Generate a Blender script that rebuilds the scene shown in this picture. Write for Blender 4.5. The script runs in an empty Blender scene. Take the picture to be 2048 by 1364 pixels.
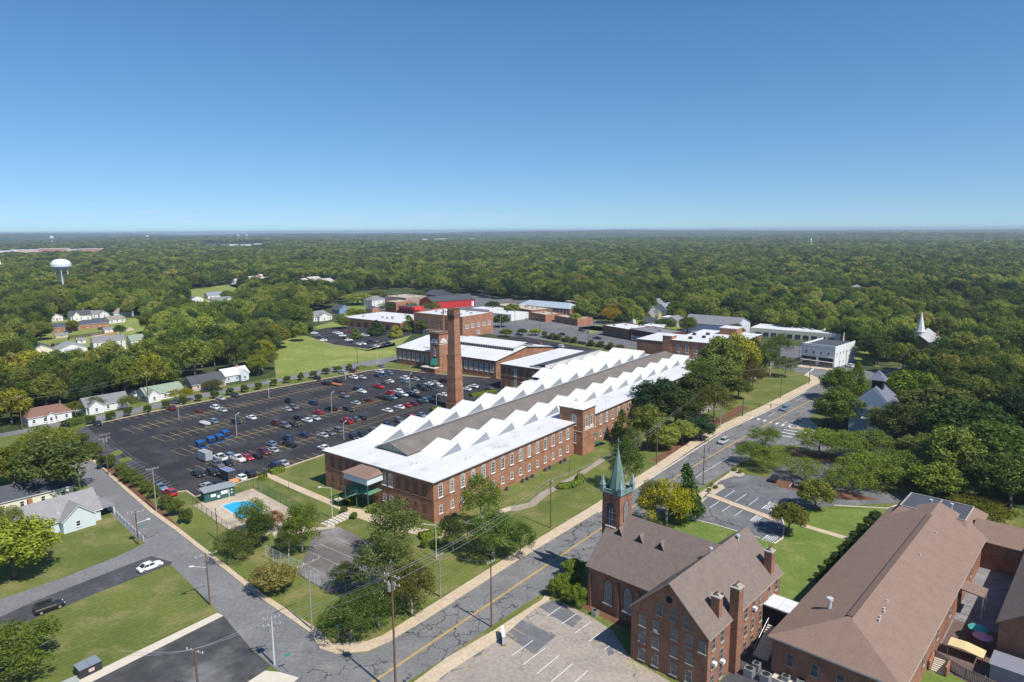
import bpy, math, random
import numpy as np
from mathutils import Vector, Matrix
rnd = random.Random(7)
R_ = math.radians
scene = bpy.context.scene
# ---------------- camera ----------------
CW, CH, FPX, CAMH = 2048, 1364, 1365.0, 67.0
PITCH = math.atan((682 - 461) / FPX); ROLL = R_(.336)
AX = np.array([1, 0, 0.]); AU = np.array([0, math.sin(PITCH), math.cos(PITCH)]); AF = np.array([0, math.cos(PITCH), -math.sin(PITCH)])
CR = AX * math.cos(ROLL) - AU * math.sin(ROLL); CV = AU * math.cos(ROLL) + AX * math.sin(ROLL)
cam_d = bpy.data.cameras.new('camera'); cam = bpy.data.objects.new('camera', cam_d); scene.collection.objects.link(cam)
cam_d.sensor_width = 36; cam_d.lens = FPX / CW * 36; cam_d.clip_start = 1; cam_d.clip_end = 60000
cam.matrix_world = Matrix(((CR[0], CV[0], -AF[0], 0), (CR[1], CV[1], -AF[1], 0), (CR[2], CV[2], -AF[2], CAMH), (0, 0, 0, 1)))
scene.camera = cam
# ---------------- sky, sun, exposure ----------------
SUN_AZ, SUN_EL = R_(-46.0), R_(51.5)       # direction towards the sun, ccw from +X
world = bpy.data.worlds.new('World'); scene.world = world; world.use_nodes = True
wt = world.node_tree; wt.nodes.clear()
sky = wt.nodes.new('ShaderNodeTexSky'); sky.sky_type = 'NISHITA'; sky.sun_disc = False
sky.sun_elevation = SUN_EL; sky.sun_rotation = math.pi / 2 - SUN_AZ
sky.altitude = 200; sky.air_density = 1.0; sky.dust_density = 0.4; sky.ozone_density = 4.0
bg = wt.nodes.new('ShaderNodeBackground'); bg.inputs[1].default_value = 0.108
wo = wt.nodes.new('ShaderNodeOutputWorld')
# thin low clouds in a band over the horizon
tc = wt.nodes.new('ShaderNodeTexCoord'); sep = wt.nodes.new('ShaderNodeSeparateXYZ'); wt.links.new(tc.outputs['Generated'], sep.inputs[0])
sm = wt.nodes.new('ShaderNodeMapping'); sm.inputs['Location'].default_value = (0, 0, .075); sm.inputs['Scale'].default_value = (1, 1, .95); wt.links.new(tc.outputs['Generated'], sm.inputs[0]); wt.links.new(sm.outputs[0], sky.inputs[0])
mp = wt.nodes.new('ShaderNodeMapping'); mp.inputs['Scale'].default_value = (9, 9, 190); wt.links.new(tc.outputs['Generated'], mp.inputs[0])
nz = wt.nodes.new('ShaderNodeTexNoise'); nz.inputs['Scale'].default_value = 1.6; nz.inputs['Detail'].default_value = 6; wt.links.new(mp.outputs[0], nz.inputs[0])
cr = wt.nodes.new('ShaderNodeMapRange'); cr.inputs[1].default_value = .52; cr.inputs[2].default_value = .75; cr.inputs[3].default_value = 0; cr.inputs[4].default_value = .3
wt.links.new(nz.outputs[0], cr.inputs[0])
b1 = wt.nodes.new('ShaderNodeMapRange'); b1.inputs[1].default_value = .042; b1.inputs[2].default_value = .022; wt.links.new(sep.outputs[2], b1.inputs[0])
b2 = wt.nodes.new('ShaderNodeMapRange'); b2.inputs[1].default_value = .25; b2.inputs[2].default_value = -.25; wt.links.new(sep.outputs[0], b2.inputs[0])
m1 = wt.nodes.new('ShaderNodeMath'); m1.operation = 'MULTIPLY'; wt.links.new(cr.outputs[0], m1.inputs[0]); wt.links.new(b1.outputs[0], m1.inputs[1])
m2 = wt.nodes.new('ShaderNodeMath'); m2.operation = 'MULTIPLY'; wt.links.new(m1.outputs[0], m2.inputs[0]); wt.links.new(b2.outputs[0], m2.inputs[1])
mx = wt.nodes.new('ShaderNodeMix'); mx.data_type = 'RGBA'; wt.links.new(m2.outputs[0], mx.inputs[0]); wt.links.new(sky.outputs[0], mx.inputs[6]); mx.inputs[7].default_value = (6.0, 6.0, 6.6, 1)
hs = wt.nodes.new('ShaderNodeHueSaturation'); hs.inputs['Saturation'].default_value = 1.2; wt.links.new(mx.outputs[2], hs.inputs['Color'])
wt.links.new(hs.outputs[0], bg.inputs[0]); wt.links.new(bg.outputs[0], wo.inputs[0])
sd = bpy.data.lights.new('sun', 'SUN'); sd.energy = 4.6; sd.angle = R_(.53); sd.color = (1, .955, .88)
so = bpy.data.objects.new('sun', sd); scene.collection.objects.link(so)
sv = Vector((math.cos(SUN_AZ) * math.cos(SUN_EL), math.sin(SUN_AZ) * math.cos(SUN_EL), math.sin(SUN_EL)))
so.rotation_euler = sv.to_track_quat('Z', 'Y').to_euler(); so.location = sv * 300
vs = scene.view_settings; vs.view_transform = 'Standard'; vs.look = 'None'; vs.exposure = 0.3; vs.gamma = 1
scene.cycles.max_bounces = 6; scene.cycles.diffuse_bounces = 2; scene.cycles.glossy_bounces = 2; scene.cycles.transmission_bounces = 2; scene.cycles.transparent_max_bounces = 4; scene.cycles.volume_bounces = 0
scene.cycles.use_denoising = True

# ---------------- helpers ----------------
def G(x, y, z=0):                     # photo pixel -> point on the level z
    d = AF * FPX + CR * (x - 1024) - CV * (y - 682); t = (z - CAMH) / d[2]
    return (float(d[0] * t), float(d[1] * t), float(z))
def PX(w):
    d = np.array(w, float) - np.array([0, 0, CAMH]); c = d @ AF
    return (1024 + FPX * (d @ CR) / c, 682 - FPX * (d @ CV) / c)
def HT(bx, by, ty):
    b = G(bx, by); lo, hi = 0, 120
    for _ in range(40):
        m = (lo + hi) / 2
        if PX((b[0], b[1], m))[1] > ty: lo = m
        else: hi = m
    return lo
def az2(a, b):
    A, B = G(*a), G(*b); return math.degrees(math.atan2(B[1] - A[1], B[0] - A[0]))
class Fr:
    def __init__(s, o, az): s.o = (o[0], o[1]); s.az = az; a = R_(az); s.u = (math.cos(a), math.sin(a)); s.v = (-math.sin(a), math.cos(a))
    def W(s, u, v, z=0): return (s.o[0] + u * s.u[0] + v * s.v[0], s.o[1] + u * s.u[1] + v * s.v[1], z)
    def L(s, w): dx, dy = w[0] - s.o[0], w[1] - s.o[1]; return (dx * s.u[0] + dy * s.u[1], dx * s.v[0] + dy * s.v[1])
COL = scene.collection
def tag(o, label=None, cat=None, group=None, kind=None):
    if label: o['label'] = label
    if cat: o['category'] = cat
    if group: o['group'] = group
    if kind: o['kind'] = kind
    return o
def thing(name, label, cat, loc=(0, 0, 0), az=0, group=None):
    o = bpy.data.objects.new(name, None); COL.objects.link(o); o.location = loc; o.rotation_euler = (0, 0, R_(az)); o.empty_display_size = .5
    return tag(o, label, cat, group)
def link(name, me, parent=None, loc=None, rz=None):
    o = bpy.data.objects.new(name, me); COL.objects.link(o); o.parent = parent
    if loc: o.location = loc
    if rz: o.rotation_euler = (0, 0, R_(rz))
    return o
class B:
    """collects polygons; .obj() links ONE mesh"""
    def __init__(s): s.v = []; s.f = []; s.m = []
    def poly(s, pts, m=0):
        i = len(s.v); s.v += [tuple(p) for p in pts]; s.f.append(tuple(range(i, i + len(pts)))); s.m.append(m); return s
    def hexa(s, b, t, m=0, mt=None, cap=True):        # b, t: bottom and top loops (ccw)
        n = len(b); i = len(s.v); s.v += [tuple(p) for p in b] + [tuple(p) for p in t]
        for k in range(n): s.f.append((i + k, i + (k + 1) % n, i + n + (k + 1) % n, i + n + k)); s.m.append(m)
        if cap:
            s.f.append(tuple(i + n + k for k in range(n))); s.m.append(m if mt is None else mt)
            s.f.append(tuple(i + k for k in reversed(range(n)))); s.m.append(m)
        return s
    def box(s, x0, x1, y0, y1, z0, z1, m=0, mt=None):
        return s.hexa([(x0, y0, z0), (x1, y0, z0), (x1, y1, z0), (x0, y1, z0)], [(x0, y0, z1), (x1, y0, z1), (x1, y1, z1), (x0, y1, z1)], m, mt)
    def prism(s, pts, z0, z1, m=0, mt=None): return s.hexa([(p[0], p[1], z0) for p in pts], [(p[0], p[1], z1) for p in pts], m, mt)
    def frus(s, cx, cy, hx0, hy0, hx1, hy1, z0, z1, m=0, mt=None):
        return s.hexa([(cx - hx0, cy - hy0, z0), (cx + hx0, cy - hy0, z0), (cx + hx0, cy + hy0, z0), (cx - hx0, cy + hy0, z0)],
                      [(cx - hx1, cy - hy1, z1), (cx + hx1, cy - hy1, z1), (cx + hx1, cy + hy1, z1), (cx - hx1, cy + hy1, z1)], m, mt)
    def tube(s, a, b, r0, r1=None, n=7, m=0):
        a, b = Vector(a), Vector(b); r1 = r0 if r1 is None else r1; d = (b - a)
        if d.length < 1e-5: return s
        d.normalize(); x = d.orthogonal().normalized(); y = d.cross(x)
        c = [(math.cos(2 * math.pi * k / n), math.sin(2 * math.pi * k / n)) for k in range(n)]
        return s.hexa([a + x * (r0 * p) + y * (r0 * q) for p, q in c], [b + x * (r1 * p) + y * (r1 * q) for p, q in c], m)
    def cyl(s, x, y, z0, z1, r0, r1=None, n=12, m=0): return s.tube((x, y, z0), (x, y, z1), r0, r1, n, m)
    def roofg(s, x0, x1, y0, y1, ze, zr, axis='x', over=.35, th=.22, m=0, mg=None, hip0=0, hip1=0):
        """gable / hip roof slab over a rectangle; ridge along axis"""
        if axis == 'y':
            t = B().roofg(y0, y1, x0, x1, ze, zr, 'x', over, th, m, mg, hip0, hip1); i = len(s.v)
            s.v += [(q, p, r) for p, q, r in t.v]; s.f += [tuple(i + k for k in reversed(f)) for f in t.f]; s.m += t.m; return s
        X0, X1, Y0, Y1 = x0 - over, x1 + over, y0 - over, y1 + over; ym = (y0 + y1) / 2; sl = (zr - ze) / ((y1 - y0) / 2); z0 = ze - over * sl
        a0, a1 = X0 + hip0 * (1 if hip0 else 0), X1 - hip1
        if th:
            for p in ([(X0, Y0, z0), (X1, Y0, z0), (a1, ym, zr), (a0, ym, zr)], [(X1, Y1, z0), (X0, Y1, z0), (a0, ym, zr), (a1, ym, zr)],
                      [(X0, Y1, z0), (X0, Y0, z0), (a0, ym, zr)], [(X1, Y0, z0), (X1, Y1, z0), (a1, ym, zr)]):
                if p is not None and not (len(p) == 3 and ((p[2][0] == X0) or (p[2][0] == X1))): s.poly([(q[0], q[1], q[2] + th) for q in p], m)
            e = m if mg is None else mg
            lo = [(X0, Y0, z0), (X1, Y0, z0), (X1, Y1, z0), (X0, Y1, z0)]
            s.poly([lo[0], lo[1], (X1, Y0, z0 + th), (X0, Y0, z0 + th)], e); s.poly([lo[2], lo[3], (X0, Y1, z0 + th), (X1, Y1, z0 + th)], e)
            for X, a in ((X0, a0), (X1, a1)):
                if a == X:
                    s.poly([(X, Y0, z0), (X, Y0, z0 + th), (X, ym, zr + th), (X, ym, zr)], e); s.poly([(X, ym, zr), (X, ym, zr + th), (X, Y1, z0 + th), (X, Y1, z0)], e)
                else: s.poly([(X, Y0, z0), (X, Y1, z0), (X, Y1, z0 + th), (X, Y0, z0 + th)], e)
            s.poly([(X0, Y0, z0), (X0, Y1, z0), (a0, ym, zr), ], e) if a0 != X0 else None
            s.poly([(X0, Y0, z0), (a0, ym, zr), (a1, ym, zr), (X1, Y0, z0)], e); s.poly([(X0, Y1, z0), (X1, Y1, z0), (a1, ym, zr), (a0, ym, zr)], e)
        return s
    def walls(s, x0, x1, y0, y1, z0, ze, zr=None, axis='x', m=0):
        """box walls with optional gable ends, open inside is fine"""
        if zr is None: return s.box(x0, x1, y0, y1, z0, ze, m)
        if axis == 'x':
            ym = (y0 + y1) / 2; A = [(x0, y0, z0), (x0, y1, z0), (x0, y1, ze), (x0, ym, zr), (x0, y0, ze)]
            s.poly(list(reversed(A)), m); s.poly([(x1, p[1], p[2]) for p in A], m)
            s.poly([(x0, y0, z0), (x1, y0, z0), (x1, y0, ze), (x0, y0, ze)], m); s.poly([(x1, y1, z0), (x0, y1, z0), (x0, y1, ze), (x1, y1, ze)], m)
        else:
            xm = (x0 + x1) / 2; A = [(x0, y0, z0), (x1, y0, z0), (x1, y0, ze), (xm, y0, zr), (x0, y0, ze)]
            s.poly(A, m); s.poly([(p[0], y1, p[2]) for p in reversed(A)], m)
            s.poly([(x0, y1, z0), (x0, y0, z0), (x0, y0, ze), (x0, y1, ze)], m); s.poly([(x1, y0, z0), (x1, y1, z0), (x1, y1, ze), (x1, y0, ze)], m)
        return s
    def mesh(s, name, mats, smooth=False):
        me = bpy.data.meshes.new(name); me.from_pydata(s.v, [], s.f)
        for m in (mats if isinstance(mats, (list, tuple)) else [mats]): me.materials.append(m)
        me.polygons.foreach_set('material_index', s.m)
        if smooth: me.polygons.foreach_set('use_smooth', [True] * len(s.f))
        me.update(); return me
    def obj(s, name, mats, parent=None, smooth=False, loc=None, rz=None): return link(name, s.mesh(name, mats, smooth), parent, loc, rz)
def grid_pts(me_v, me_f, name, mats, mi=None):
    me = bpy.data.meshes.new(name); nv = len(me_v); k = me_f.shape[1]; nf = len(me_f)
    me.vertices.add(nv); me.vertices.foreach_set('co', np.asarray(me_v, np.float32).ravel())
    me.loops.add(nf * k); me.loops.foreach_set('vertex_index', me_f.astype(np.int32).ravel())
    me.polygons.add(nf); me.polygons.foreach_set('loop_start', np.arange(0, nf * k, k, dtype=np.int32)); me.polygons.foreach_set('loop_total', np.full(nf, k, np.int32))
    for m in mats: me.materials.append(m)
    if mi is not None: me.polygons.foreach_set('material_index', np.asarray(mi, np.int32))
    me.update(calc_edges=True); return me
def copy_thing(o, loc, az, label, group=None, color=None, scale=None, idx=None, lvl=2):
    c = o.copy(); COL.objects.link(c); c.location = loc; c.rotation_euler = (0, 0, R_(az))
    if label: c['label'] = label
    if group: c['group'] = group
    if scale: c.scale = scale
    for ch in o.children:
        d = ch.copy(); COL.objects.link(d); d.parent = c
        if color: d.color = color
        for g in ch.children:
            e = g.copy(); COL.objects.link(e); e.parent = d
            if color: e.color = color
    if color: c.color = color
    return c
# ---------------- materials ----------------
MATS = {}
def mat(name, col, rough=.9, var=.12, scale=.6, fine=0, spec=.25, metal=0, objcol=False, bump=0, stain=None, streak=False, seams=None):
    if name in MATS: return MATS[name]
    m = bpy.data.materials.new(name); m.use_nodes = True; t = m.node_tree; p = t.nodes['Principled BSDF']
    p.inputs['Roughness'].default_value = rough; p.inputs['Metallic'].default_value = metal; p.inputs['Specular IOR Level'].default_value = spec
    N = t.nodes.new; Lk = t.links.new
    if objcol:
        oi = N('ShaderNodeObjectInfo'); base = oi.outputs['Color']
    else:
        rg = N('ShaderNodeRGB'); rg.outputs[0].default_value = (*col, 1); base = rg.outputs[0]
    if var or fine or stain:
        co = N('ShaderNodeTexCoord'); src = co.outputs['Object']
        if streak:
            mpn = N('ShaderNodeMapping'); mpn.inputs['Scale'].default_value = (1, 1, .15); Lk(src, mpn.inputs[0]); src = mpn.outputs[0]
        def layer(base, sc, amt, det=5):
            n = N('ShaderNodeTexNoise'); n.inputs['Scale'].default_value = sc; n.inputs['Detail'].default_value = det; n.inputs['Roughness'].default_value = .65; Lk(src, n.inputs[0])
            r = N('ShaderNodeMapRange'); r.inputs[1].default_value = .25; r.inputs[2].default_value = .75; r.inputs[3].default_value = 1 - amt; r.inputs[4].default_value = 1 + amt; Lk(n.outputs[0], r.inputs[0])
            v = N('ShaderNodeVectorMath'); v.operation = 'SCALE'; Lk(base, v.inputs[0]); Lk(r.outputs[0], v.inputs['Scale']); return v.outputs[0], n
        if var: base, n = layer(base, scale, var)
        if fine: base, n2 = layer(base, scale * 9, fine, 3)
        if stain:
            n3 = N('ShaderNodeTexNoise'); n3.inputs['Scale'].default_value = stain[1]; n3.inputs['Detail'].default_value = 6; Lk(src, n3.inputs[0])
            r3 = N('ShaderNodeMapRange'); r3.inputs[1].default_value = stain[2]; r3.inputs[2].default_value = stain[2] + .12; r3.inputs[4].default_value = stain[3]; Lk(n3.outputs[0], r3.inputs[0])
            x = N('ShaderNodeMix'); x.data_type = 'RGBA'; Lk(r3.outputs[0], x.inputs[0]); Lk(base, x.inputs[6]); x.inputs[7].default_value = (*stain[0], 1); base = x.outputs[2]
        if seams:
            bt = N('ShaderNodeTexBrick'); bt.inputs['Scale'].default_value = 1; bt.inputs['Brick Width'].default_value = seams[0]; bt.inputs['Row Height'].default_value = seams[1]; bt.inputs['Mortar Size'].default_value = seams[2]; bt.inputs['Color1'].default_value = (1, 1, 1, 1); bt.inputs['Color2'].default_value = (.93, .93, .93, 1); bt.inputs['Mortar'].default_value = (.76, .76, .76, 1); Lk(co.outputs['Object'], bt.inputs[0])
            mm = N('ShaderNodeVectorMath'); mm.operation = 'MULTIPLY'; Lk(base, mm.inputs[0]); Lk(bt.outputs[0], mm.inputs[1]); base = mm.outputs[0]
        if bump:
            b = N('ShaderNodeBump'); b.inputs['Strength'].default_value = bump; b.inputs['Distance'].default_value = .2; Lk(n.outputs[0], b.inputs['Height']); Lk(b.outputs[0], p.inputs['Normal'])
    Lk(base, p.inputs['Base Color'])
    MATS[name] = m; return m
def brickmat(name, c1, c2, mortar=(.26, .19, .14), var=.3):
    if name in MATS: return MATS[name]
    m = bpy.data.materials.new(name); m.use_nodes = True; t = m.node_tree; p = t.nodes['Principled BSDF']; p.inputs['Roughness'].default_value = .92; p.inputs['Specular IOR Level'].default_value = .15
    N = t.nodes.new; Lk = t.links.new; co = N('ShaderNodeTexCoord'); geo = N('ShaderNodeNewGeometry')
    # along-wall coordinate from the object-space position: x+y, z
    sx = N('ShaderNodeSeparateXYZ'); Lk(co.outputs['Object'], sx.inputs[0]); ad = N('ShaderNodeMath'); ad.operation = 'ADD'; Lk(sx.outputs[0], ad.inputs[0]); Lk(sx.outputs[1], ad.inputs[1])
    cb = N('ShaderNodeCombineXYZ'); Lk(ad.outputs[0], cb.inputs[0]); Lk(sx.outputs[2], cb.inputs[1])
    bt = N('ShaderNodeTexBrick'); bt.inputs['Scale'].default_value = 1; bt.inputs['Brick Width'].default_value = .42; bt.inputs['Row Height'].default_value = .15; bt.inputs['Mortar Size'].default_value = .018
    bt.inputs['Color1'].default_value = (*c1, 1); bt.inputs['Color2'].default_value = (*c2, 1); bt.inputs['Mortar'].default_value = (*mortar, 1); bt.inputs['Bias'].default_value = -.1
    Lk(cb.outputs[0], bt.inputs[0])
    n = N('ShaderNodeTexNoise'); n.inputs['Scale'].default_value = .35; n.inputs['Detail'].default_value = 7; n.inputs['Roughness'].default_value = .7; Lk(co.outputs['Object'], n.inputs[0])
    r = N('ShaderNodeMapRange'); r.inputs[1].default_value = .3; r.inputs[2].default_value = .7; r.inputs[3].default_value = 1 - var; r.inputs[4].default_value = 1 + var; Lk(n.outputs[0], r.inputs[0])
    v = N('ShaderNodeVectorMath'); v.operation = 'SCALE'; Lk(bt.outputs[0], v.inputs[0]); Lk(r.outputs[0], v.inputs['Scale']); Lk(v.outputs[0], p.inputs['Base Color'])
    MATS[name] = m; return m
BRICK = brickmat('mill_brick', (.30, .125, .066), (.40, .175, .095))
BRICK2 = brickmat('church_brick', (.23, .092, .053), (.33, .14, .08))
BRICK3 = brickmat('dark_brick', (.16, .07, .045), (.22, .09, .055))
BRICK4 = brickmat('orange_brick', (.36, .15, .085), (.44, .19, .11))
WHITEROOF = mat('white_membrane', (.66, .66, .655), .6, .06, .25, .05, stain=((.46, .44, .40), .16, .58, .55), seams=(14, 3.0, .05))
WHITE = mat('white_paint', (.68, .68, .66), .6, .05, .8)
CREAM = mat('cream_paint', (.70, .64, .52), .7, .06, .8)
STONE = mat('pale_stone', (.58, .54, .46), .85, .1, 1)
CONC = mat('pale_concrete', (.46, .385, .295), .9, .12, .35, .08, stain=((.30, .25, .19), .5, .62, .5))
CONC2 = mat('bright_concrete', (.58, .52, .42), .9, .09, .5, .06)
GLASS = mat('window_glass', (.05, .06, .07), .12, .3, .5, spec=.8)
GLASSL = mat('pale_blind_glass', (.25, .27, .28), .25, .35, .4, spec=.6)
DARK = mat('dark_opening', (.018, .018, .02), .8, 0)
METAL = mat('grey_metal', (.42, .43, .44), .45, .1, 2, metal=.6)
STEEL = mat('pale_galvanised', (.62, .63, .64), .5, .06, 2, metal=.3)
GREEN = mat('green_paint', (.03, .14, .11), .55, .12, 2)
AWN = mat('green_awning', (.03, .20, .14), .7, .12, 2)
COPPER = mat('copper_patina', (.145, .225, .19), .7, .28, .9, .12, streak=True)
WOOD = mat('pole_wood', (.15, .09, .06), .95, .2, 2)
WOODG = mat('grey_pole_wood', (.28, .25, .22), .95, .2, 2)
BLACKM = mat('black_rubber', (.02, .02, .02), .8, 0)
WIREM = mat('wire_aluminium', (.30, .31, .32), .6, 0)
ROOFG = mat('grey_shingle', (.20, .20, .205), .95, .12, .7, .1)
ROOFD = mat('charcoal_shingle', (.075, .08, .09), .95, .12, .7, .1)
ROOFB = mat('brown_shingle', (.185, .142, .122), .95, .16, 1.4, .32)
ROOFT = mat('tan_shingle', (.235, .157, .120), .95, .09, .5, .18)
ROOFR = mat('red_brown_shingle', (.20, .115, .085), .95, .12, .7, .12)
ROOFM = mat('sage_green_roof', (.24, .29, .22), .8, .1, .7)
# ---------------- ground materials ----------------
def gmat(name, cols, scales, extra=None, rough=.95):
    """cols: list of 3 colours mixed by two noises (world metres)"""
    m = bpy.data.materials.new(name); m.use_nodes = True; t = m.node_tree; p = t.nodes['Principled BSDF']; p.inputs['Roughness'].default_value = rough; p.inputs['Specular IOR Level'].default_value = .2
    N = t.nodes.new; Lk = t.links.new; co = N('ShaderNodeTexCoord').outputs['Object']
    def nz(sc, lo, hi, det=6, dist=0, stretch=None):
        s = co
        if stretch:
            q = N('ShaderNodeMapping'); q.inputs['Rotation'].default_value = (0, 0, R_(stretch[0])); q.inputs['Scale'].default_value = stretch[1]; Lk(co, q.inputs[0]); s = q.outputs[0]
        n = N('ShaderNodeTexNoise'); n.inputs['Scale'].default_value = sc; n.inputs['Detail'].default_value = det; n.inputs['Roughness'].default_value = .62; n.inputs['Distortion'].default_value = dist; Lk(s, n.inputs[0])
        r = N('ShaderNodeMapRange'); r.inputs[1].default_value = lo; r.inputs[2].default_value = hi; Lk(n.outputs[0], r.inputs[0]); return r.outputs[0]
    def mix(f, a, b):
        x = N('ShaderNodeMix'); x.data_type = 'RGBA'; Lk(f, x.inputs[0])
        for s, k in ((a, 6), (b, 7)):
            if isinstance(s, tuple): x.inputs[k].default_value = (*s, 1)
            else: Lk(s, x.inputs[k])
        return x.outputs[2]
    c = mix(nz(scales[0], .38, .62), cols[0], cols[1]); c = mix(nz(scales[1], .5, .68), c, cols[2])
    f = nz(scales[2], .3, .7, 3); v = N('ShaderNodeMapRange'); v.inputs[3].default_value = .82; v.inputs[4].default_value = 1.18; Lk(f, v.inputs[0])
    s = N('ShaderNodeVectorMath'); s.operation = 'SCALE'; Lk(c, s.inputs[0]); Lk(v.outputs[0], s.inputs['Scale']); c = s.outputs[0]
    if extra: c = extra(t, c, nz, mix, co)
    Lk(c, p.inputs['Base Color']); return m
def cracks(scale, width, lo, hi, dark):
    def f(t, c, nz, mix, co):
        N = t.nodes.new; Lk = t.links.new
        n = N('ShaderNodeTexNoise'); n.inputs['Scale'].default_value = .55; n.inputs['Detail'].default_value = 4; Lk(co, n.inputs[0])
        a = N('ShaderNodeVectorMath'); a.operation = 'SCALE'; a.inputs['Scale'].default_value = 3.2; Lk(n.outputs['Color'], a.inputs[0])
        b = N('ShaderNodeVectorMath'); b.operation = 'ADD'; Lk(co, b.inputs[0]); Lk(a.outputs[0], b.inputs[1])
        v = N('ShaderNodeTexVoronoi'); v.feature = 'DISTANCE_TO_EDGE'; v.inputs['Scale'].default_value = scale; Lk(b.outputs[0], v.inputs[0])
        r = N('ShaderNodeMapRange'); r.inputs[1].default_value = width; r.inputs[2].default_value = width * 1.6; r.inputs[3].default_value = 1; r.inputs[4].default_value = 0; Lk(v.outputs['Distance'], r.inputs[0])
        k = N('ShaderNodeMath'); k.operation = 'MULTIPLY'; Lk(r.outputs[0], k.inputs[0]); Lk(nz(.045, lo, hi, 3), k.inputs[1])
        return mix(k.outputs[0], c, dark)
    return f
def mow(t, c, nz, mix, co):
    N = t.nodes.new; Lk = t.links.new
    q = N('ShaderNodeMapping'); q.inputs['Rotation'].default_value = (0, 0, R_(-52)); Lk(co, q.inputs[0])
    w = N('ShaderNodeTexWave'); w.bands_direction = 'Y'; w.inputs['Scale'].default_value = .28; w.inputs['Distortion'].default_value = 1.5; w.inputs['Detail'].default_value = 3; Lk(q.outputs[0], w.inputs[0])
    v = N('ShaderNodeMapRange'); v.inputs[3].default_value = .93; v.inputs[4].default_value = 1.06; Lk(w.outputs[0], v.inputs[0])
    s = N('ShaderNodeVectorMath'); s.operation = 'SCALE'; Lk(c, s.inputs[0]); Lk(v.outputs[0], s.inputs['Scale']); return s.outputs[0]
GR = gmat('lawn_grass', [(.100, .128, .028), (.140, .162, .038), (.215, .19, .075)], (.055, .13, 1.6), mow)
GR2 = gmat('field_grass', [(.17, .215, .045), (.22, .255, .062), (.31, .29, .10)], (.03, .06, .5))
GR3 = gmat('church_grass', [(.11, .165, .03), (.145, .195, .04), (.20, .215, .065)], (.08, .2, 1.4))
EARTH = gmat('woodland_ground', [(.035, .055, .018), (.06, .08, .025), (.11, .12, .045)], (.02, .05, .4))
ASPH = gmat('street_asphalt', [(.155, .153, .15), (.19, .187, .182), (.225, .215, .205)], (.06, .2, 1.8), cracks(.26, .017, .40, .47, (.045, .045, .047)))
ASPH2 = gmat('side_street_asphalt', [(.165, .162, .165), (.19, .187, .19), (.215, .21, .205)], (.05, .12, 1.5), cracks(.05, .004, .5, .56, (.07, .07, .07)))
ASPH3 = gmat('new_black_asphalt', [(.030, .030, .034), (.041, .040, .044), (.066, .064, .064)], (.06, .12, 1.2))
ASPH4 = gmat('patch_asphalt', [(.06, .06, .066), (.08, .08, .085), (.10, .10, .10)], (.1, .3, 1.5))
PATCH = gmat('worn_patch', [(.13, .135, .14), (.16, .16, .165), (.20, .19, .18)], (.1, .3, 1.5))
GRAVEL = gmat('dark_gravel', [(.05, .05, .053), (.085, .085, .088), (.17, .17, .168)], (.3, .09, 6), None)
ASPH5 = gmat('bleached_asphalt', [(.315, .27, .23), (.36, .31, .26), (.27, .235, .205)], (.06, .2, 1.5), cracks(.06, .004, .42, .5, (.17, .155, .14)))
ASPH6 = gmat('church_lot_asphalt', [(.12, .12, .125), (.15, .15, .155), (.19, .19, .19)], (.05, .12, 1.2), cracks(.04, .004, .45, .5, (.07, .07, .07)))
SIDEW = gmat('sidewalk_concrete', [(.50, .39, .265), (.56, .45, .32), (.44, .35, .25)], (.2, .4, 2.5))
POOLC = gmat('pool_deck', [(.44, .36, .26), (.50, .42, .32), (.33, .26, .22)], (.12, .15, 2))
MULCH = gmat('mulch', [(.13, .06, .035), (.17, .08, .045), (.20, .12, .07)], (.3, .8, 3))
PATH = gmat('path_paving', [(.30, .25, .20), (.35, .29, .23), (.27, .22, .18)], (.3, .8, 3))
COURT = gmat('court_surface', [(.125, .105, .10), (.16, .14, .13), (.25, .235, .225)], (.07, .09, 1))
YEL = mat('yellow_paint', (.62, .38, .06), .8, .15, 1.5); YELQ = mat('lot_yellow_paint', (.42, .30, .11), .85, .25, 1); YELP = mat('faded_yellow_paint', (.46, .33, .11), .85, .25, 1.2); WHT = mat('white_road_paint', (.72, .72, .70), .8, .12, 1.2); ROADW = mat('worn_white_paint', (.40, .39, .37), .85, .2, 1)

GL = 0.0
def sheet(name, pts, m, z, px=True, kind='structure', label=None):
    P = [G(*p) for p in pts] if px else pts
    A = sum(P[i][0] * P[(i + 1) % len(P)][1] - P[(i + 1) % len(P)][0] * P[i][1] for i in range(len(P)))
    if A < 0: P = P[::-1]
    o = B().poly([(p[0], p[1], z) for p in P]).obj(name, m)
    o['kind'] = kind
    return o
def slab(name, pts, m, z, px=True, h=.12, lab=None):
    P = [G(*p) for p in pts] if px else pts
    A = sum(P[i][0] * P[(i + 1) % len(P)][1] - P[(i + 1) % len(P)][0] * P[i][1] for i in range(len(P)))
    if A < 0: P = P[::-1]
    o = B().prism([(p[0], p[1]) for p in P], z - .05, z + h).obj(name, m); o['kind'] = 'structure'; return o
def strip(pts, w, px=True):
    """polyline -> list of quads of width w"""
    P = [G(*p)[:2] for p in pts] if px else [p[:2] for p in pts]; L, Rr = [], []
    for i, p in enumerate(P):
        a = P[max(0, i - 1)]; b = P[min(len(P) - 1, i + 1)]; dx, dy = b[0] - a[0], b[1] - a[1]; l = math.hypot(dx, dy) or 1
        n = (-dy / l * w / 2, dx / l * w / 2); L.append((p[0] + n[0], p[1] + n[1])); Rr.append((p[0] - n[0], p[1] - n[1]))
    return L, Rr
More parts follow.
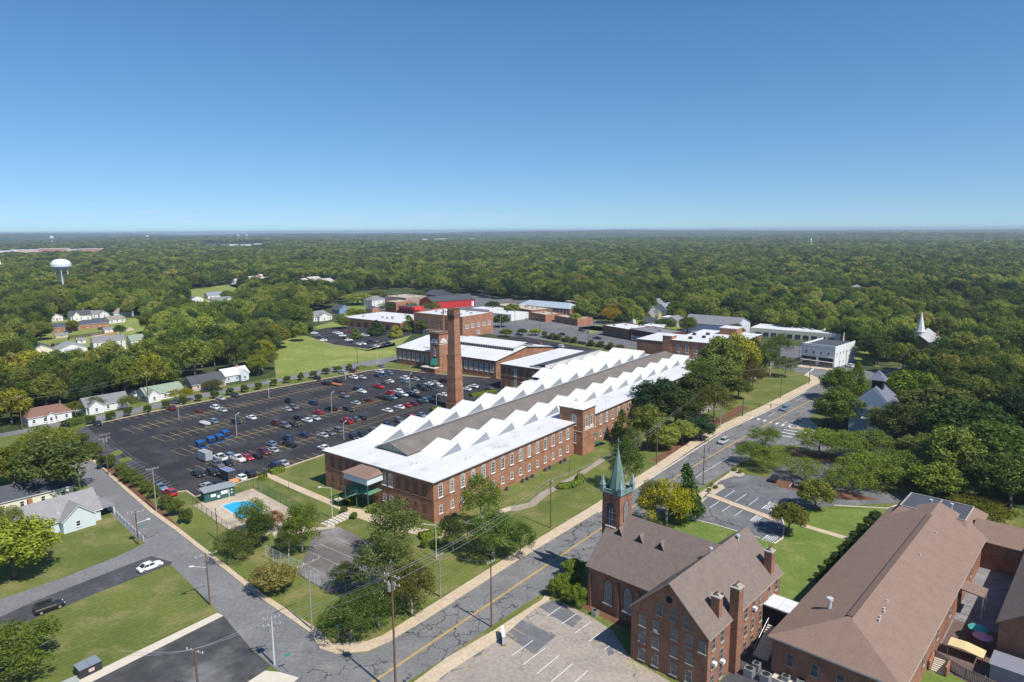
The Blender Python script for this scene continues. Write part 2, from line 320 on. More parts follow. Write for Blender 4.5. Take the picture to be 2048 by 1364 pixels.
def strips(name, lines, w, m, z, px=True, h=0):
    b = B()
    for ln in lines:
        L, Q = strip(ln, w, px)
        for i in range(len(L) - 1):
            q = [Q[i], Q[i + 1], L[i + 1], L[i]]
            if h: b.prism(q, z - .05, z + h)
            else: b.poly([(x, y, z) for x, y in q])
    o = b.obj(name, m); o['kind'] = 'structure'; return o
def hills(x, y):
    d = math.hypot(x, y)
    if d < 1500: return 0.0
    k = min(1, (d - 1500) / 2500)
    h = 9 * math.sin(x / 900 + 1.3) * math.sin(y / 1300 + .4) + 6 * math.sin(x / 410 + y / 700) + 5 * math.sin(y / 520 - x / 1500)
    far = max(0, min(1, (d - 7000) / 5000))
    h += far * 1.5 * (6 + 10 * math.sin(x / 1900 + .5) + 8 * math.sin(x / 830 + y / 2100) + 7 * max(0, x) / 9000)
    return k * h
# ground: one sheet to the horizon (polar grid in front of and around the camera)
def build_ground():
    rs = [0, 60, 140, 260, 420, 650, 900, 1200, 1500] + list(np.linspace(1750, 17000, 62)); na = 180
    V = [(0, 0, 0)]; F = []
    for r in rs[1:]:
        for k in range(na):
            a = 2 * math.pi * k / na; x, y = r * math.cos(a), r * math.sin(a); V.append((x, y, hills(x, y)))
    for k in range(na): F.append((0, 1 + k, 1 + (k + 1) % na))
    for i in range(len(rs) - 2):
        for k in range(na): a = 1 + i * na; F.append((a + k, a + na + k, a + na + (k + 1) % na, a + (k + 1) % na))
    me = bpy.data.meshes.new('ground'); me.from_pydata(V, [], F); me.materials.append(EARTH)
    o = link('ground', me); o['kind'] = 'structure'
build_ground()
# lawns
LAWN = [(-260, 1500), (-260, 905), (0, 870), (128, 840), (300, 800), (512, 762), (640, 737), (800, 705), (1000, 690), (1100, 660), (1210, 660), (1380, 690), (1600, 722), (1710, 738), (1740, 760), (1662, 775), (1640, 860), (1760, 960), (1830, 975), (2050, 1020), (2500, 1090), (3000, 1500), (2600, 2600), (-1500, 2600)]
sheet('lawn', LAWN, GR, .004)
sheet('field_lawn', [(512, 766), (552, 757), (545, 690), (600, 668), (625, 676), (668, 690), (735, 700), (790, 685), (792, 712), (640, 738)], GR2, .008)
sheet('grass_verge', [(620, 655), (680, 640), (760, 645), (820, 640), (840, 655), (800, 690), (735, 702), (668, 688)], GR2, .008)
sheet('church_lawn', [(1375, 1036), (1430, 1048), (1520, 1075)] + [(1560, 1078), (1600, 1020), (1650, 1018), (1772, 1018), (1765, 1035), (1570, 1210), (1440, 1200), (1300, 1100)], GR3, .008)
sheet('playground_lawn', [(1836, 1325), (1895, 1325), (2100, 1400), (2100, 1500), (1760, 1500)], GR3, .008)
# neighbourhood clearings
sheet('yard_grass', [(66, 735), (60, 690), (95, 655), (100, 640), (270, 636), (300, 650), (292, 690), (300, 720), (275, 745), (200, 745)], GR2, .004)
sheet('yard_path', [(180, 668), (262, 655), (270, 660), (185, 674)], SIDEW, .012)
sheet('driveway', [(180, 705), (235, 722), (268, 738), (255, 742), (170, 712)], SIDEW, .012)
sheet('yard_grass', [(372, 604), (380, 576), (480, 568), (478, 612), (400, 628)], GR2, .004)
sheet('driveway', [(405, 603), (425, 600), (436, 608), (430, 615), (400, 608)], SIDEW, .012)
sheet('shopping_yard', [(458, 572), (475, 557), (545, 553), (550, 572), (500, 582)], PATH, .004); sheet('shopping_yard', [(588, 574), (600, 562), (685, 562), (672, 582), (610, 582)], PATH, .004)
sheet('yard_grass', [(690, 640), (685, 612), (720, 600), (760, 640), (740, 660), (700, 655)], GR2, .010)
sheet('yard_grass', [(1235, 650), (1270, 618), (1340, 600), (1370, 640), (1400, 660), (1280, 665)], GR2, .004)
sheet('town_yard', [(700, 655), (770, 600), (960, 586), (1010, 596), (1130, 610), (1190, 640), (1290, 660), (1420, 668), (1560, 690), (1730, 700), (1700, 740), (1200, 690), (850, 655), (760, 655)], ASPH6, .006)
sheet('yard_grass', [(1155, 655), (1200, 650), (1212, 660), (1180, 668)], GR2, .012)
sheet('yard_grass', [(1708, 690), (1735, 700), (1760, 735), (1712, 722)], GR2, .012)
# ---- streets (asphalt sheets), kerbs and pavements are slabs
sheet('main_street', [(440, 1500), (597, 1352), (640, 1316), (672, 1308), (735, 1305), (777, 1284), (857, 1236), (1024, 1128), (1196, 1024), (1309, 950), (1399, 888), (1449, 860), (1536, 820), (1623, 774), (1642, 765), (1628, 757), (1611, 748),
     (1480, 716), (1360, 690), (1200, 662), (1100, 652), (1000, 640), (1000, 634), (1100, 645), (1205, 653), (1360, 678), (1480, 703), (1597, 731), (1700, 741), (1760, 742), (1800, 735), (1800, 745), (1720, 760), (1672, 775), (1655, 800), (1610, 845), (1599, 862), (1640, 880), (1720, 900), (1700, 925), (1590, 890), (1545, 890), (1459, 940), (1389, 982), (1290, 1045), (1184, 1118), (1084, 1186), (987, 1249), (894, 1314), (819, 1361), (640, 1500)], ASPH, .012)
sheet('side_street', [(672, 1308), (620, 1264), (512, 1189), (410, 1106), (350, 1060), (300, 1024), (185, 922), (150, 896), (120, 880), (92, 866), (75, 874), (118, 905), (150, 940), (196, 1002), (275, 1078), (292, 1086), (227, 1116), (125, 1156), (0, 1199), (-150, 1260), (-150, 1320), (0, 1268), (72, 1236), (212, 1179), (342, 1129), (445, 1231), (502, 1296), (560, 1345), (597, 1356)], ASPH2, .016)
sheet('parking_lane', [(302, 1112), (345, 1124), (342, 1129), (212, 1179), (72, 1236), (-60, 1290), (-60, 1262), (65, 1204), (185, 1157)], ASPH4, .020)
sheet('back_street', [(-150, 898), (0, 867), (130, 842), (225, 825), (295, 811), (375, 792), (512, 766), (627, 742), (789, 712), (850, 703), (850, 712), (791, 722), (752, 730), (627, 751), (512, 772), (375, 803), (300, 820), (225, 838), (130, 853), (60, 864), (0, 875), (-150, 908)], ASPH2, .016)
sheet('dark_lot', [(447, 1232), (502, 1298), (540, 1330), (470, 1420), (100, 1480), (180, 1364)], GRAVEL, .016)
sheet('church_front_lot', [(1100, 1194), (1160, 1215), (1216, 1249), (1261, 1316), (1340, 1364), (1420, 1440), (900, 1440), (980, 1364), (1010, 1273)][:0] + [(1095, 1198), (1128, 1207), (1188, 1237), (1225, 1262), (1262, 1318), (1345, 1366), (1480, 1460), (820, 1460), (860, 1364), (960, 1290)], ASPH5, .016)
for q in ([(1104, 1200), (1131, 1213), (1106, 1232), (1078, 1214)], [(1040, 1238), (1112, 1272), (1068, 1308), (998, 1262)], [(1131, 1214), (1165, 1237), (1145, 1255), (1105, 1232)], [(878, 1349), (890, 1338), (897, 1346), (880, 1362)],
          [(953, 1300), (975, 1286), (962, 1310), (945, 1316)], [(862, 1350), (886, 1340), (896, 1346), (872, 1358)], [(1212, 1290), (1222, 1288), (1228, 1308), (1216, 1312)]):
    sheet('asphalt_patch', q, PATCH, .020)
sheet('church_lot', [(1459, 944), (1530, 955), (1600, 905), (1660, 900), (1760, 985), (1830, 985), (1810, 1005), (1665, 1013), (1600, 1015), (1562, 1030), (1568, 1075), (1548, 1085), (1520, 1076), (1380, 1036), (1382, 1012), (1400, 985)], ASPH6, .014)
sheet('mulch_bed', [(1530, 956), (1570, 962), (1700, 985), (1760, 1000), (1700, 1000), (1560, 975)], MULCH, .018)
sheet('mulch_bed', [(1580, 898), (1660, 905), (1720, 930), (1690, 930), (1600, 915)], MULCH, .018)
sheet('mulch_bed', [(205, 935), (215, 930), (330, 1025), (388, 1085), (378, 1088), (300, 1035)], MULCH, .010)
sheet('mulch_bed', [(1300, 920), (1400, 860), (1420, 865), (1330, 925)], MULCH, .010)
sheet('mulch_bed', [(1384, 868), (1480, 810), (1500, 815), (1420, 860)], MULCH, .012)
# main lot
LOT = [(172, 852), (258, 834), (346, 815), (512, 783), (640, 760), (735, 742), (774, 737), (862, 747), (997, 757), (1020, 772), (1000, 800), (900, 850), (649, 909), (527, 950), (495, 962), (412, 987), (390, 994), (372, 982), (355, 984), (330, 993), (318, 990), (300, 965)]
sheet('parking_lot', LOT, ASPH3, .016)
sheet('parking_lot_annex', [(150, 865), (172, 852), (355, 984), (330, 993), (318, 990), (240, 938), (207, 936), (187, 922), (200, 915), (162, 885)], ASPH4, .014)
sheet('upper_lot', [(622, 662), (650, 656), (700, 652), (800, 655), (850, 662), (800, 676), (745, 690), (738, 698), (668, 689), (625, 676)], ASPH3, .016)
sheet('back_lot', [(988, 679), (1040, 672), (1062, 676), (1200, 700), (1215, 712), (1160, 720), (990, 700)], ASPH3, .016)
# pavements (slabs 12 cm high)
SWK = [((857, 1236), (1024, 1128), (1196, 1024), (1309, 950), (1399, 888), (1449, 860), (1536, 820), (1612, 781)), ((838, 1226), (1010, 1118), (1182, 1014), (1295, 941), (1386, 880), (1440, 851), (1526, 812), (1602, 773))]
slab('pavement', list(SWK[0]) + list(reversed(SWK[1])), SIDEW, .012)
slab('pavement', [(1612, 781), (1623, 774), (1642, 765), (1638, 758), (1628, 752), (1615, 747), (1612, 752), (1620, 757), (1622, 762), (1612, 768), (1602, 773)], SIDEW, .012)
slab('pavement', [(857, 1236), (777, 1284), (735, 1303), (672, 1308), (640, 1298), (655, 1293), (672, 1288), (735, 1283), (765, 1272), (838, 1226)], SIDEW, .012)
slab('pavement', [(640, 1298), (620, 1266), (512, 1191), (410, 1108), (350, 1061), (300, 1025), (185, 923), (158, 913), (156, 906), (190, 921), (305, 1019), (357, 1056), (418, 1104), (520, 1184), (630, 1256), (665, 1288)], SIDEW, .012, h=.14)
slab('pavement', [(894, 1316), (987, 1262), (1084, 1200), (1090, 1190), (1100, 1196), (1060, 1225), (1004, 1275), (900, 1342), (850, 1380), (800, 1420), (780, 1420), (819, 1372)], SIDEW, .018)
slab('pavement', [(1389, 994), (1459, 946), (1470, 940), (1480, 948), (1440, 962), (1415, 985), (1392, 1010), (1382, 1010)], SIDEW, .016)
slab('pavement', [(597, 731), (598, 731), (599, 732)], SIDEW, .016) if 0 else None
slab('pavement', [(1590, 729), (1668, 738), (1700, 741), (1700, 745), (1597, 734)], SIDEW, .013)
slab('pavement', [(435, 1226), (446, 1232), (180, 1366), (120, 1400), (60, 1420), (130, 1362), (205, 1337)], CONC2, .018, h=.06)
slab('pavement', [(490, 1368), (530, 1342), (560, 1345), (597, 1356), (570, 1380), (480, 1400)], CONC2, .018, h=.06)
slab('path', [(527, 950), (545, 960), (600, 985), (655, 1008), (700, 1030), (740, 1045), (790, 1062), (880, 1076), (950, 1050), (1022, 1020), (1022, 1012), (940, 1040), (880, 1063), (800, 1050), (740, 1020), (700, 1016), (560, 956), (540, 946)], SIDEW, .010, h=.05)
slab('path', [(1022, 1013), (1060, 1005), (1080, 985), (1110, 972), (1150, 950), (1175, 935), (1200, 918), (1212, 920), (1185, 937), (1160, 955), (1120, 976), (1095, 990), (1070, 1012), (1035, 1022), (1022, 1022)], PATH, .010, h=.05)
slab('path', [(1460, 775), (1500, 755), (1530, 740), (1538, 742), (1510, 758), (1466, 780)], PATH, .010, h=.05)
slab('path', [(1340, 860), (1400, 820), (1440, 800), (1450, 803), (1410, 826), (1350, 868)], PATH, .014, h=.05)
slab('path', [(1607, 1048), (1712, 1079), (1708, 1085), (1602, 1053)], SIDEW, .012, h=.05)
slab('path', [(540, 1062), (604, 1052), (648, 1055), (670, 1050), (670, 1056), (610, 1064), (550, 1076)], CONC, .012, h=.05)
# parking-lot kerb
strips('kerb', [[(172, 852), (346, 815), (512, 783), (735, 742), (774, 737), (862, 747), (997, 757)], [(649, 909), (527, 950), (412, 987), (390, 994), (372, 982), (355, 984), (330, 993)], [(625, 677), (668, 690), (738, 699), (800, 678)]], .5, SIDEW, .02, h=.13)
strips('kerb', [[(1196, 1026), (1309, 952), (1449, 862), (1536, 822), (1612, 783)], [(1382, 1038), (1430, 1050), (1520, 1077)], [(1562, 1030), (1568, 1050), (1566, 1076), (1548, 1088)], [(1668, 1011), (1775, 1017), (1812, 1005)]], .3, CONC2, .02, h=.14)
# church-lot islands and walks
slab('traffic_island', [(1415, 985), (1430, 970), (1445, 970), (1450, 976), (1428, 990)], CONC, .018, h=.13)
slab('traffic_island', [(1418, 988), (1428, 990), (1480, 1010), (1548, 1035), (1558, 1038), (1550, 1042), (1540, 1040), (1470, 1014), (1412, 992)], SIDEW, .018, h=.13)
slab('traffic_island', [(1392, 1005), (1418, 992), (1410, 1000), (1395, 1012), (1386, 1012)], CONC, .018, h=.13)
slab('traffic_island', [(1459, 942), (1476, 938), (1490, 950), (1478, 954), (1460, 951)], CONC, .018, h=.13)
for q in ([(712, 0)],): pass
slab('grass_island', [(218, 909), (236, 899), (246, 903), (244, 908), (226, 914)], GR, .018, h=.13); slab('grass_island', [(234, 920), (258, 914), (266, 918), (262, 922), (240, 926)], GR, .018, h=.13)
slab('grass_island', [(1590, 858), (1603, 842), (1616, 836), (1640, 858), (1625, 868), (1610, 862)], CONC, .014, h=.13)
# ---- painted markings
def off_line(pts, o):
    L, Q = strip(pts, 2 * abs(o)); return L if o > 0 else Q
CL = [(690, 1403), (752, 1360), (1024, 1177), (1199, 1059), (1366, 945), (1469, 885), (1551, 839), (1621, 801), (1645, 787)]
strips('road_marking', [off_line(CL, .13), off_line(CL, -.13)], .13, YEL, .024, px=False)
strips('road_marking', [[(1378, 963), (1459, 913)], [(1566, 848), (1575, 843)], [(1536, 833), (1549, 825)], [(1593, 801), (1622, 786)]], .14, WHT, .024)
strips('road_marking', [[(1610, 751), (1629, 736)]], .6, WHT, .024); strips('road_marking', [[(1618, 752), (1658, 755)], [(1618, 748), (1660, 750)]], .2, ROADW, .024)
b = B()   # zebra crossings
fz = Fr(G(1536, 838), 51.5)
for k in range(7):
    c = G(1505 + k * 12.2, 835.5 + k * 2.9); f2 = Fr(c, 49); b.poly([f2.W(-1.2, -.35, .024), f2.W(1.2, -.35, .024), f2.W(1.2, .35, .024), f2.W(-1.2, .35, .024)])
for k in range(6):
    c = G(1571 + k * 4.8, 872 - k * 5.4); f2 = Fr(c, -41); b.poly([f2.W(-2.2, -.28, .024), f2.W(2.2, -.28, .024), f2.W(2.2, .28, .024), f2.W(-2.2, .28, .024)])
c = G(1608, 867); f2 = Fr(c, 49); b.poly([f2.W(-2, -.3, .024), f2.W(2, -.3, .024), f2.W(2, .3, .024), f2.W(-2, .3, .024)])
b.obj('road_marking', WHT)['kind'] = 'structure'
strips('road_marking', [[(1095, 1207), (1115, 1195)][:0] or [(x0, y0), (x1, y1)] for x0, y0, x1, y1 in ((1094, 1233, 1127, 1210), (1122, 1249, 1154, 1227), (1150, 1266, 1182, 1244), (1178, 1283, 1200, 1266), (1024, 1311, 1066, 1281), (1045, 1330, 1091, 1296), (1073, 1348, 1118, 1311), (1102, 1364, 1146, 1327), (1150, 1364, 1175, 1342), (1208, 1300, 1220, 1291))], .12, WHT, .026)
strips('road_marking', [[(1024, 1255), (1048, 1269)], [(950, 1296), (980, 1315)], [(912, 1322), (945, 1342)], [(1242, 1328), (1257, 1320), (1295, 1340), (1284, 1352), (1242, 1328), (1260, 1324), (1294, 1350)], [(967, 1292), (994, 1300), (1034, 1277), (1012, 1264)]], .14, YELP, .026)
LF = Fr(G(390, 994), 52.5)
def at(u, v): return LF.W(u, v)
lines = []; dbl = []
ROWS = [(18.2, 9.5, 64, 95), (38.5, 15, 99, 99), (58.2, 18.5, 104, 104), (77, 17, 108, 108)]
for v, u0, u1, _ in ROWS:
    dbl += [[at(u0 + 4, v - .25), at(u1, v - .25)], [at(u0 + 4, v + .25), at(u1, v + .25)]]
    dbl += [[at(u0, v - 4.6), at(u0 + 3, v - 4.6), at(u0 + 3, v + 4.6), at(u0, v + 4.6), at(u0, v - 4.6)]]
    u = u0 + 3
    while u < u1: lines.append([at(u, v - 4.9), at(u, v + 4.9)]); u += 2.82
u = 3
while u < 54: lines.append([at(u, .3), at(u, 5.2)]); u += 2.82
u = 18
while u < 138: lines.append([at(u, 95.2 - max(0, u - 50) * .11), at(u, 90.2 - max(0, u - 50) * .11)]); u += 2.82
# hatched zones beside the mill
hz = [G(683, 867), G(845, 814), G(850, 806), G(688, 851)]
hf = Fr(hz[0], math.degrees(math.atan2(hz[1][1] - hz[0][1], hz[1][0] - hz[0][0])))
Lh = math.hypot(hz[1][0] - hz[0][0], hz[1][1] - hz[0][1])
dbl += [[hf.W(0, 0), hf.W(Lh, 0)], [hf.W(-2, 5.2), hf.W(Lh - 2, 5.2)], [hf.W(0, 0), hf.W(-2, 5.2)]]
u = 2.8
while u < Lh: dbl.append([hf.W(u, 0), hf.W(u - 2, 5.2)]); u += 2.8
u = 0
while u < 34: dbl.append([hf.W(Lh + 10 + u, 4), hf.W(Lh + 8 + u, 9)]); u += 2.2
strips('parking_line', lines, .15, YELQ, .024, px=False); strips('parking_line', dbl, .13, YELQ, .028, px=False)
# white stalls of the annex and the church lot
wl = []
A0, A1 = (158, 880), (318, 985)
for k in range(11): t = k / 10; wl.append([(150 + 52 * t + 4, 868 + 33 * t), (176 + 56 * t, 863 + 34 * t)])
for k in range(13): t = k / 12; wl.append([(247 + 70 * t, 930 + 50 * t), (272 + 73 * t, 920 + 48 * t)])
strips('parking_line', wl, .12, ROADW, .022)
strips('parking_line', [[(1449, 995), (1469, 981)], [(1471, 1003), (1493, 988)], [(1497, 1011), (1517, 996)], [(1419, 1016), (1441, 1001)], [(1444, 1023), (1466, 1008)], [(1469, 1032), (1491, 1016)], [(1500, 1041), (1520, 1025), (1536, 1030), (1514, 1046), (1500, 1041)], [(1523, 1018), (1541, 1003), (1560, 1009), (1542, 1022)],
     [(1524, 1079), (1544, 1063), (1556, 1074), (1545, 1085), (1524, 1079)], [(1545, 965), (1551, 960)], [(1579, 973), (1584, 967)], [(1635, 955), (1642, 949)]] + [[(1503 + 3.3 * k, 1041 + 1.0 * k), (1519 + 3.3 * k, 1028 + 1.0 * k)] for k in range(5)] + [[(1526 + 3.5 * k, 1017 + 1 * k), (1541 + 3.5 * k, 1005 + 1 * k)] for k in range(5)] + [[(1530 + 3 * k, 1078 + 1 * k), (1540 + 3 * k, 1066 + 2 * k)] for k in range(5)], .14, WHT, .026)
strips('parking_line', [[(1000 + 16 * k, 681 + 2.6 * k), (1010 + 16 * k, 679 + 2.5 * k)] for k in range(11)], .2, ROADW, .024)
# pool deck, pool, court
sheet('pool_deck', [(387, 1011), (403, 1005), (460, 992), (505, 977), (590, 1022), (575, 1045), (520, 1078), (455, 1058)], POOLC, .016)
POOLW = bpy.data.materials.new('pool_water'); POOLW.use_nodes = True; pb = POOLW.node_tree.nodes['Principled BSDF']; pb.inputs['Base Color'].default_value = (.03, .42, .70, 1); pb.inputs['Roughness'].default_value = .08
_n = POOLW.node_tree.nodes.new('ShaderNodeTexNoise'); _n.inputs['Scale'].default_value = 2.5; _b = POOLW.node_tree.nodes.new('ShaderNodeBump'); _b.inputs['Strength'].default_value = .25; POOLW.node_tree.links.new(_n.outputs[0], _b.inputs['Height']); POOLW.node_tree.links.new(_b.outputs[0], pb.inputs['Normal'])
pool = [(444, 1012), (466, 1005), (495, 1002), (525, 1015), (512, 1034), (480, 1036)]
slab('pool_coping', [(440, 1012), (465, 1003), (496, 1000), (530, 1015), (514, 1038), (479, 1039)], CONC2, .012, h=.05)
sheet('pool_water', pool, POOLW, .075)
sheet('court', [(632, 1060), (678, 1054), (760, 1095), (800, 1130), (770, 1160), (665, 1188), (594, 1147)], COURT, .016)
strips('court_line', [[(612, 1100), (672, 1075), (745, 1110), (700, 1140), (612, 1100)], [(640, 1088), (725, 1125)], [(595, 1120), (640, 1143)]], .1, ROADW, .02)
strips('court_line', [[(600, 1112), (665, 1080), (730, 1108)]], .1, YELP, .022)
# ---------------- foliage ----------------
def leafmat(name, stops, tint=False, sat=1):
    m = bpy.data.materials.new(name); m.use_nodes = True; t = m.node_tree; t.nodes.clear(); N = t.nodes.new; Lk = t.links.new
    oi = N('ShaderNodeObjectInfo'); ge = N('ShaderNodeNewGeometry'); rp = N('ShaderNodeValToRGB'); e = rp.color_ramp.elements
    e[0].position = stops[0][0]; e[0].color = (*stops[0][1], 1); e[1].position = stops[-1][0]; e[1].color = (*stops[-1][1], 1)
    for p, c in stops[1:-1]: q = e.new(p); q.color = (*c, 1)
    Lk(oi.outputs['Random'], rp.inputs[0])
    r = N('ShaderNodeMapRange'); r.inputs[3].default_value = .55; r.inputs[4].default_value = 1.45; Lk(ge.outputs['Random Per Island'], r.inputs[0])
    v = N('ShaderNodeVectorMath'); v.operation = 'SCALE'; Lk(rp.outputs[0], v.inputs[0]); Lk(r.outputs[0], v.inputs['Scale'])
    nn = N('ShaderNodeTexNoise'); nn.inputs['Scale'].default_value = .006; nn.inputs['Detail'].default_value = 3; Lk(oi.outputs['Location'], nn.inputs[0]); nr_ = N('ShaderNodeMapRange'); nr_.inputs[1].default_value = .3; nr_.inputs[2].default_value = .7; nr_.inputs[3].default_value = .82; nr_.inputs[4].default_value = 1.62; Lk(nn.outputs[0], nr_.inputs[0])
    v2 = N('ShaderNodeVectorMath'); v2.operation = 'SCALE'; Lk(v.outputs[0], v2.inputs[0]); Lk(nr_.outputs[0], v2.inputs['Scale']); v = v2
    w = N('ShaderNodeVectorMath'); w.operation = 'MULTIPLY'; Lk(v.outputs[0], w.inputs[0]); Lk(oi.outputs['Color'], w.inputs[1])
    d = N('ShaderNodeBsdfDiffuse'); Lk(w.outputs[0], d.inputs[0]); tr = N('ShaderNodeBsdfTranslucent')
    w2 = N('ShaderNodeVectorMath'); w2.operation = 'MULTIPLY'; Lk(w.outputs[0], w2.inputs[0]); w2.inputs[1].default_value = (1.3, 1.5, .6); Lk(w2.outputs[0], tr.inputs[0])
    x = N('ShaderNodeMixShader'); x.inputs[0].default_value = .27; Lk(d.outputs[0], x.inputs[1]); Lk(tr.outputs[0], x.inputs[2])
    o = N('ShaderNodeOutputMaterial'); Lk(x.outputs[0], o.inputs[0]); return m
LEAF = leafmat('leaves', [(0, (.036, .066, .028)), (.16, (.056, .086, .022)), (.3, (.098, .112, .032)), (.5, (.092, .135, .028)), (.7, (.140, .172, .034)), (.88, (.190, .215, .042)), (.96, (.200, .215, .050)), (1, (.230, .195, .060))])
LEAFN = leafmat('leaves_plain', [(0, (.075, .11, .025)), (1, (.095, .13, .028))])
BARK = mat('bark', (.16, .13, .10), .95, .2, 2)
BARKP = mat('pale_bark', (.34, .30, .25), .95, .2, 2)
def crown_mesh(name, seed, R=5, H=9, z0=3.2, nb=34, leaves=60, ls=.55, shape='round', core=True, br=(.26, .40), material=None, gap=0, hole=.0):
    r = np.random.default_rng(seed); cs = []
    k = 0
    while len(cs) < nb and k < nb * 40:
        k += 1; u = r.normal(size=3); u /= np.linalg.norm(u)
        if u[2] < -.55: continue
        if shape == 'cone': t = r.random(); rad = R * (1 - t) ** .8; a = r.random() * 2 * math.pi; c = np.array([rad * .72 * math.cos(a), rad * .72 * math.sin(a), z0 + H * (.06 + .9 * t)]); rb = R * (.18 + .26 * (1 - t))
        else:
            q = .62 + .18 * r.random() if r.random() < .78 else r.random() * .5
            w = 1.0 if shape == 'round' else 1.25
            c = np.array([u[0] * R * q * w, u[1] * R * q * w, z0 + H * .48 + u[2] * H * .5 * q]); rb = R * (br[0] + (br[1] - br[0]) * r.random())
        if gap and any(np.linalg.norm(c - c2) < (rb + r2) * gap for c2, r2 in cs): continue
        cs.append((c, rb))
    V = []; n = 0
    for c, rb in cs:
        m = int(leaves * (rb / (R * .33)) ** 2); d = r.normal(size=(m, 3)); d[:, 2] = d[:, 2] * .9 + .25; d /= np.linalg.norm(d, axis=1)[:, None]
        pos = c + d * rb * (.62 + .48 * r.random((m, 1)))
        pos[:, 2] = np.maximum(pos[:, 2], z0 * .55)
        nr = d * .9 + r.normal(size=(m, 3)) * .45; nr /= np.linalg.norm(nr, axis=1)[:, None]
        a = np.cross(nr, r.normal(size=(m, 3))); a /= np.linalg.norm(a, axis=1)[:, None]; b = np.cross(nr, a); s = ls * (.55 + .9 * r.random((m, 1))) * .5
        V.append(np.stack([pos - a * s, pos - b * s * .7, pos + a * s, pos + b * s * .7], 1).reshape(-1, 3)); n += m
    V = np.concatenate(V); F = np.arange(n * 4).reshape(n, 4); mi = np.zeros(n, int)
    if core:       # a dark, rough inner mass so that the crown is not see-through everywhere
        cv = []; cf = []; base = len(V)
        for c, rb in cs[::2]:
            rr = rb * .62; o = np.array([[1, 0, 0], [-1, 0, 0], [0, 1, 0], [0, -1, 0], [0, 0, 1], [0, 0, -1]]) * rr * (.8 + .4 * r.random((6, 1))) + c
            i = base + len(cv) * 1; cv += list(o)
            for f in ((0, 2, 4), (2, 1, 4), (1, 3, 4), (3, 0, 4), (2, 0, 5), (1, 2, 5), (3, 1, 5), (0, 3, 5)): cf.append((i + f[0], i + f[1], i + f[2], i + f[2]))
        me = bpy.data.meshes.new(name); tv = np.concatenate([V, np.array(cv)]); me.vertices.add(len(tv)); me.vertices.foreach_set('co', tv.astype(np.float32).ravel())
        q = F; tr = np.array(cf)[:, :3]; nl = len(q) * 4 + len(tr) * 3; me.loops.add(nl); me.loops.foreach_set('vertex_index', np.concatenate([q.ravel(), tr.ravel()]).astype(np.int32))
        me.polygons.add(len(q) + len(tr)); me.polygons.foreach_set('loop_start', np.concatenate([np.arange(len(q)) * 4, len(q) * 4 + np.arange(len(tr)) * 3]).astype(np.int32))
        me.polygons.foreach_set('loop_total', np.concatenate([np.full(len(q), 4), np.full(len(tr), 3)]).astype(np.int32)); me.materials.append(material or LEAF); me.update(calc_edges=True); return me
    return grid_pts(V, F, name, [material or LEAF])
def trunk_mesh(name, seed, H=9, R=5, z0=3.2, r0=.32, m=None, limbs=7, lean=0):
    r = random.Random(seed); b = B(); p = Vector((0, 0, -.1)); rr = r0; top = z0 + H * .62
    steps = 5; pts = [p]
    for k in range(steps): q = Vector((lean * (k + 1) / steps + r.uniform(-.12, .12), r.uniform(-.12, .12), top * (k + 1) / steps)); pts.append(q)
    for k in range(steps): b.tube(pts[k], pts[k + 1], r0 * (1 - .8 * k / steps), r0 * (1 - .8 * (k + 1) / steps), 7)
    for k in range(limbs):
        a = k * 2.4 + r.random(); s = pts[2 + k % 3]; ln = R * r.uniform(.5, .85); mid = s + Vector((math.cos(a) * ln * .5, math.sin(a) * ln * .5, H * .2)); e = s + Vector((math.cos(a) * ln, math.sin(a) * ln, H * r.uniform(.3, .45)))
        b.tube(s, mid, r0 * .34, r0 * .22, 5); b.tube(mid, e, r0 * .22, r0 * .06, 5)
    return b.mesh(name, m or BARK, smooth=True)
# prototypes: (crown, trunk); size normalised to R=5, total height ~ z0+H = 12.5
PROTO = {}
def proto(k, crown, trunk): PROTO[k] = (crown, trunk)
for i in range(5): proto('big%d' % i, crown_mesh('crown_broad', 10 + i, nb=58, leaves=210, ls=.42, br=(.19, .33), z0=2.0, H=10.4), trunk_mesh('trunk', i))
for i in range(3): proto('near%d' % i, crown_mesh('crown_open', 30 + i, nb=52, leaves=330, ls=.27, br=(.15, .27), gap=.40, core=False, material=LEAFN, z0=1.9, H=10.4), trunk_mesh('trunk', 20 + i, r0=.26, m=BARKP, limbs=9))
for i in range(2): proto('wide%d' % i, crown_mesh('crown_wide', 40 + i, nb=52, leaves=300, ls=.27, shape='wide', H=7.6, z0=1.4, br=(.16, .28), gap=.35, core=False, material=LEAFN), trunk_mesh('trunk', 26 + i, H=7, z0=2.2, r0=.2, limbs=9))
for i in range(2): proto('cone%d' % i, crown_mesh('crown_cone', 50 + i, nb=44, leaves=120, ls=.45, shape='cone', R=4, H=11, z0=1.2), trunk_mesh('trunk', 28 + i, H=10, R=2.5, z0=1.5, r0=.25))
for i in range(2): proto('bush%d' % i, crown_mesh('foliage', 60 + i, R=5, H=9, z0=.6, nb=40, leaves=300, ls=.40, br=(.2, .33), material=LEAFN), None)
FARM = [crown_mesh('crown_far', 70 + i, nb=26, leaves=58, ls=.95, br=(.26, .42)) for i in range(5)]
FARM2 = [crown_mesh('crown_farther', 80 + i, nb=18, leaves=26, ls=1.5, br=(.3, .45)) for i in range(4)]
TREES = []      # (world loc, thing) for labels
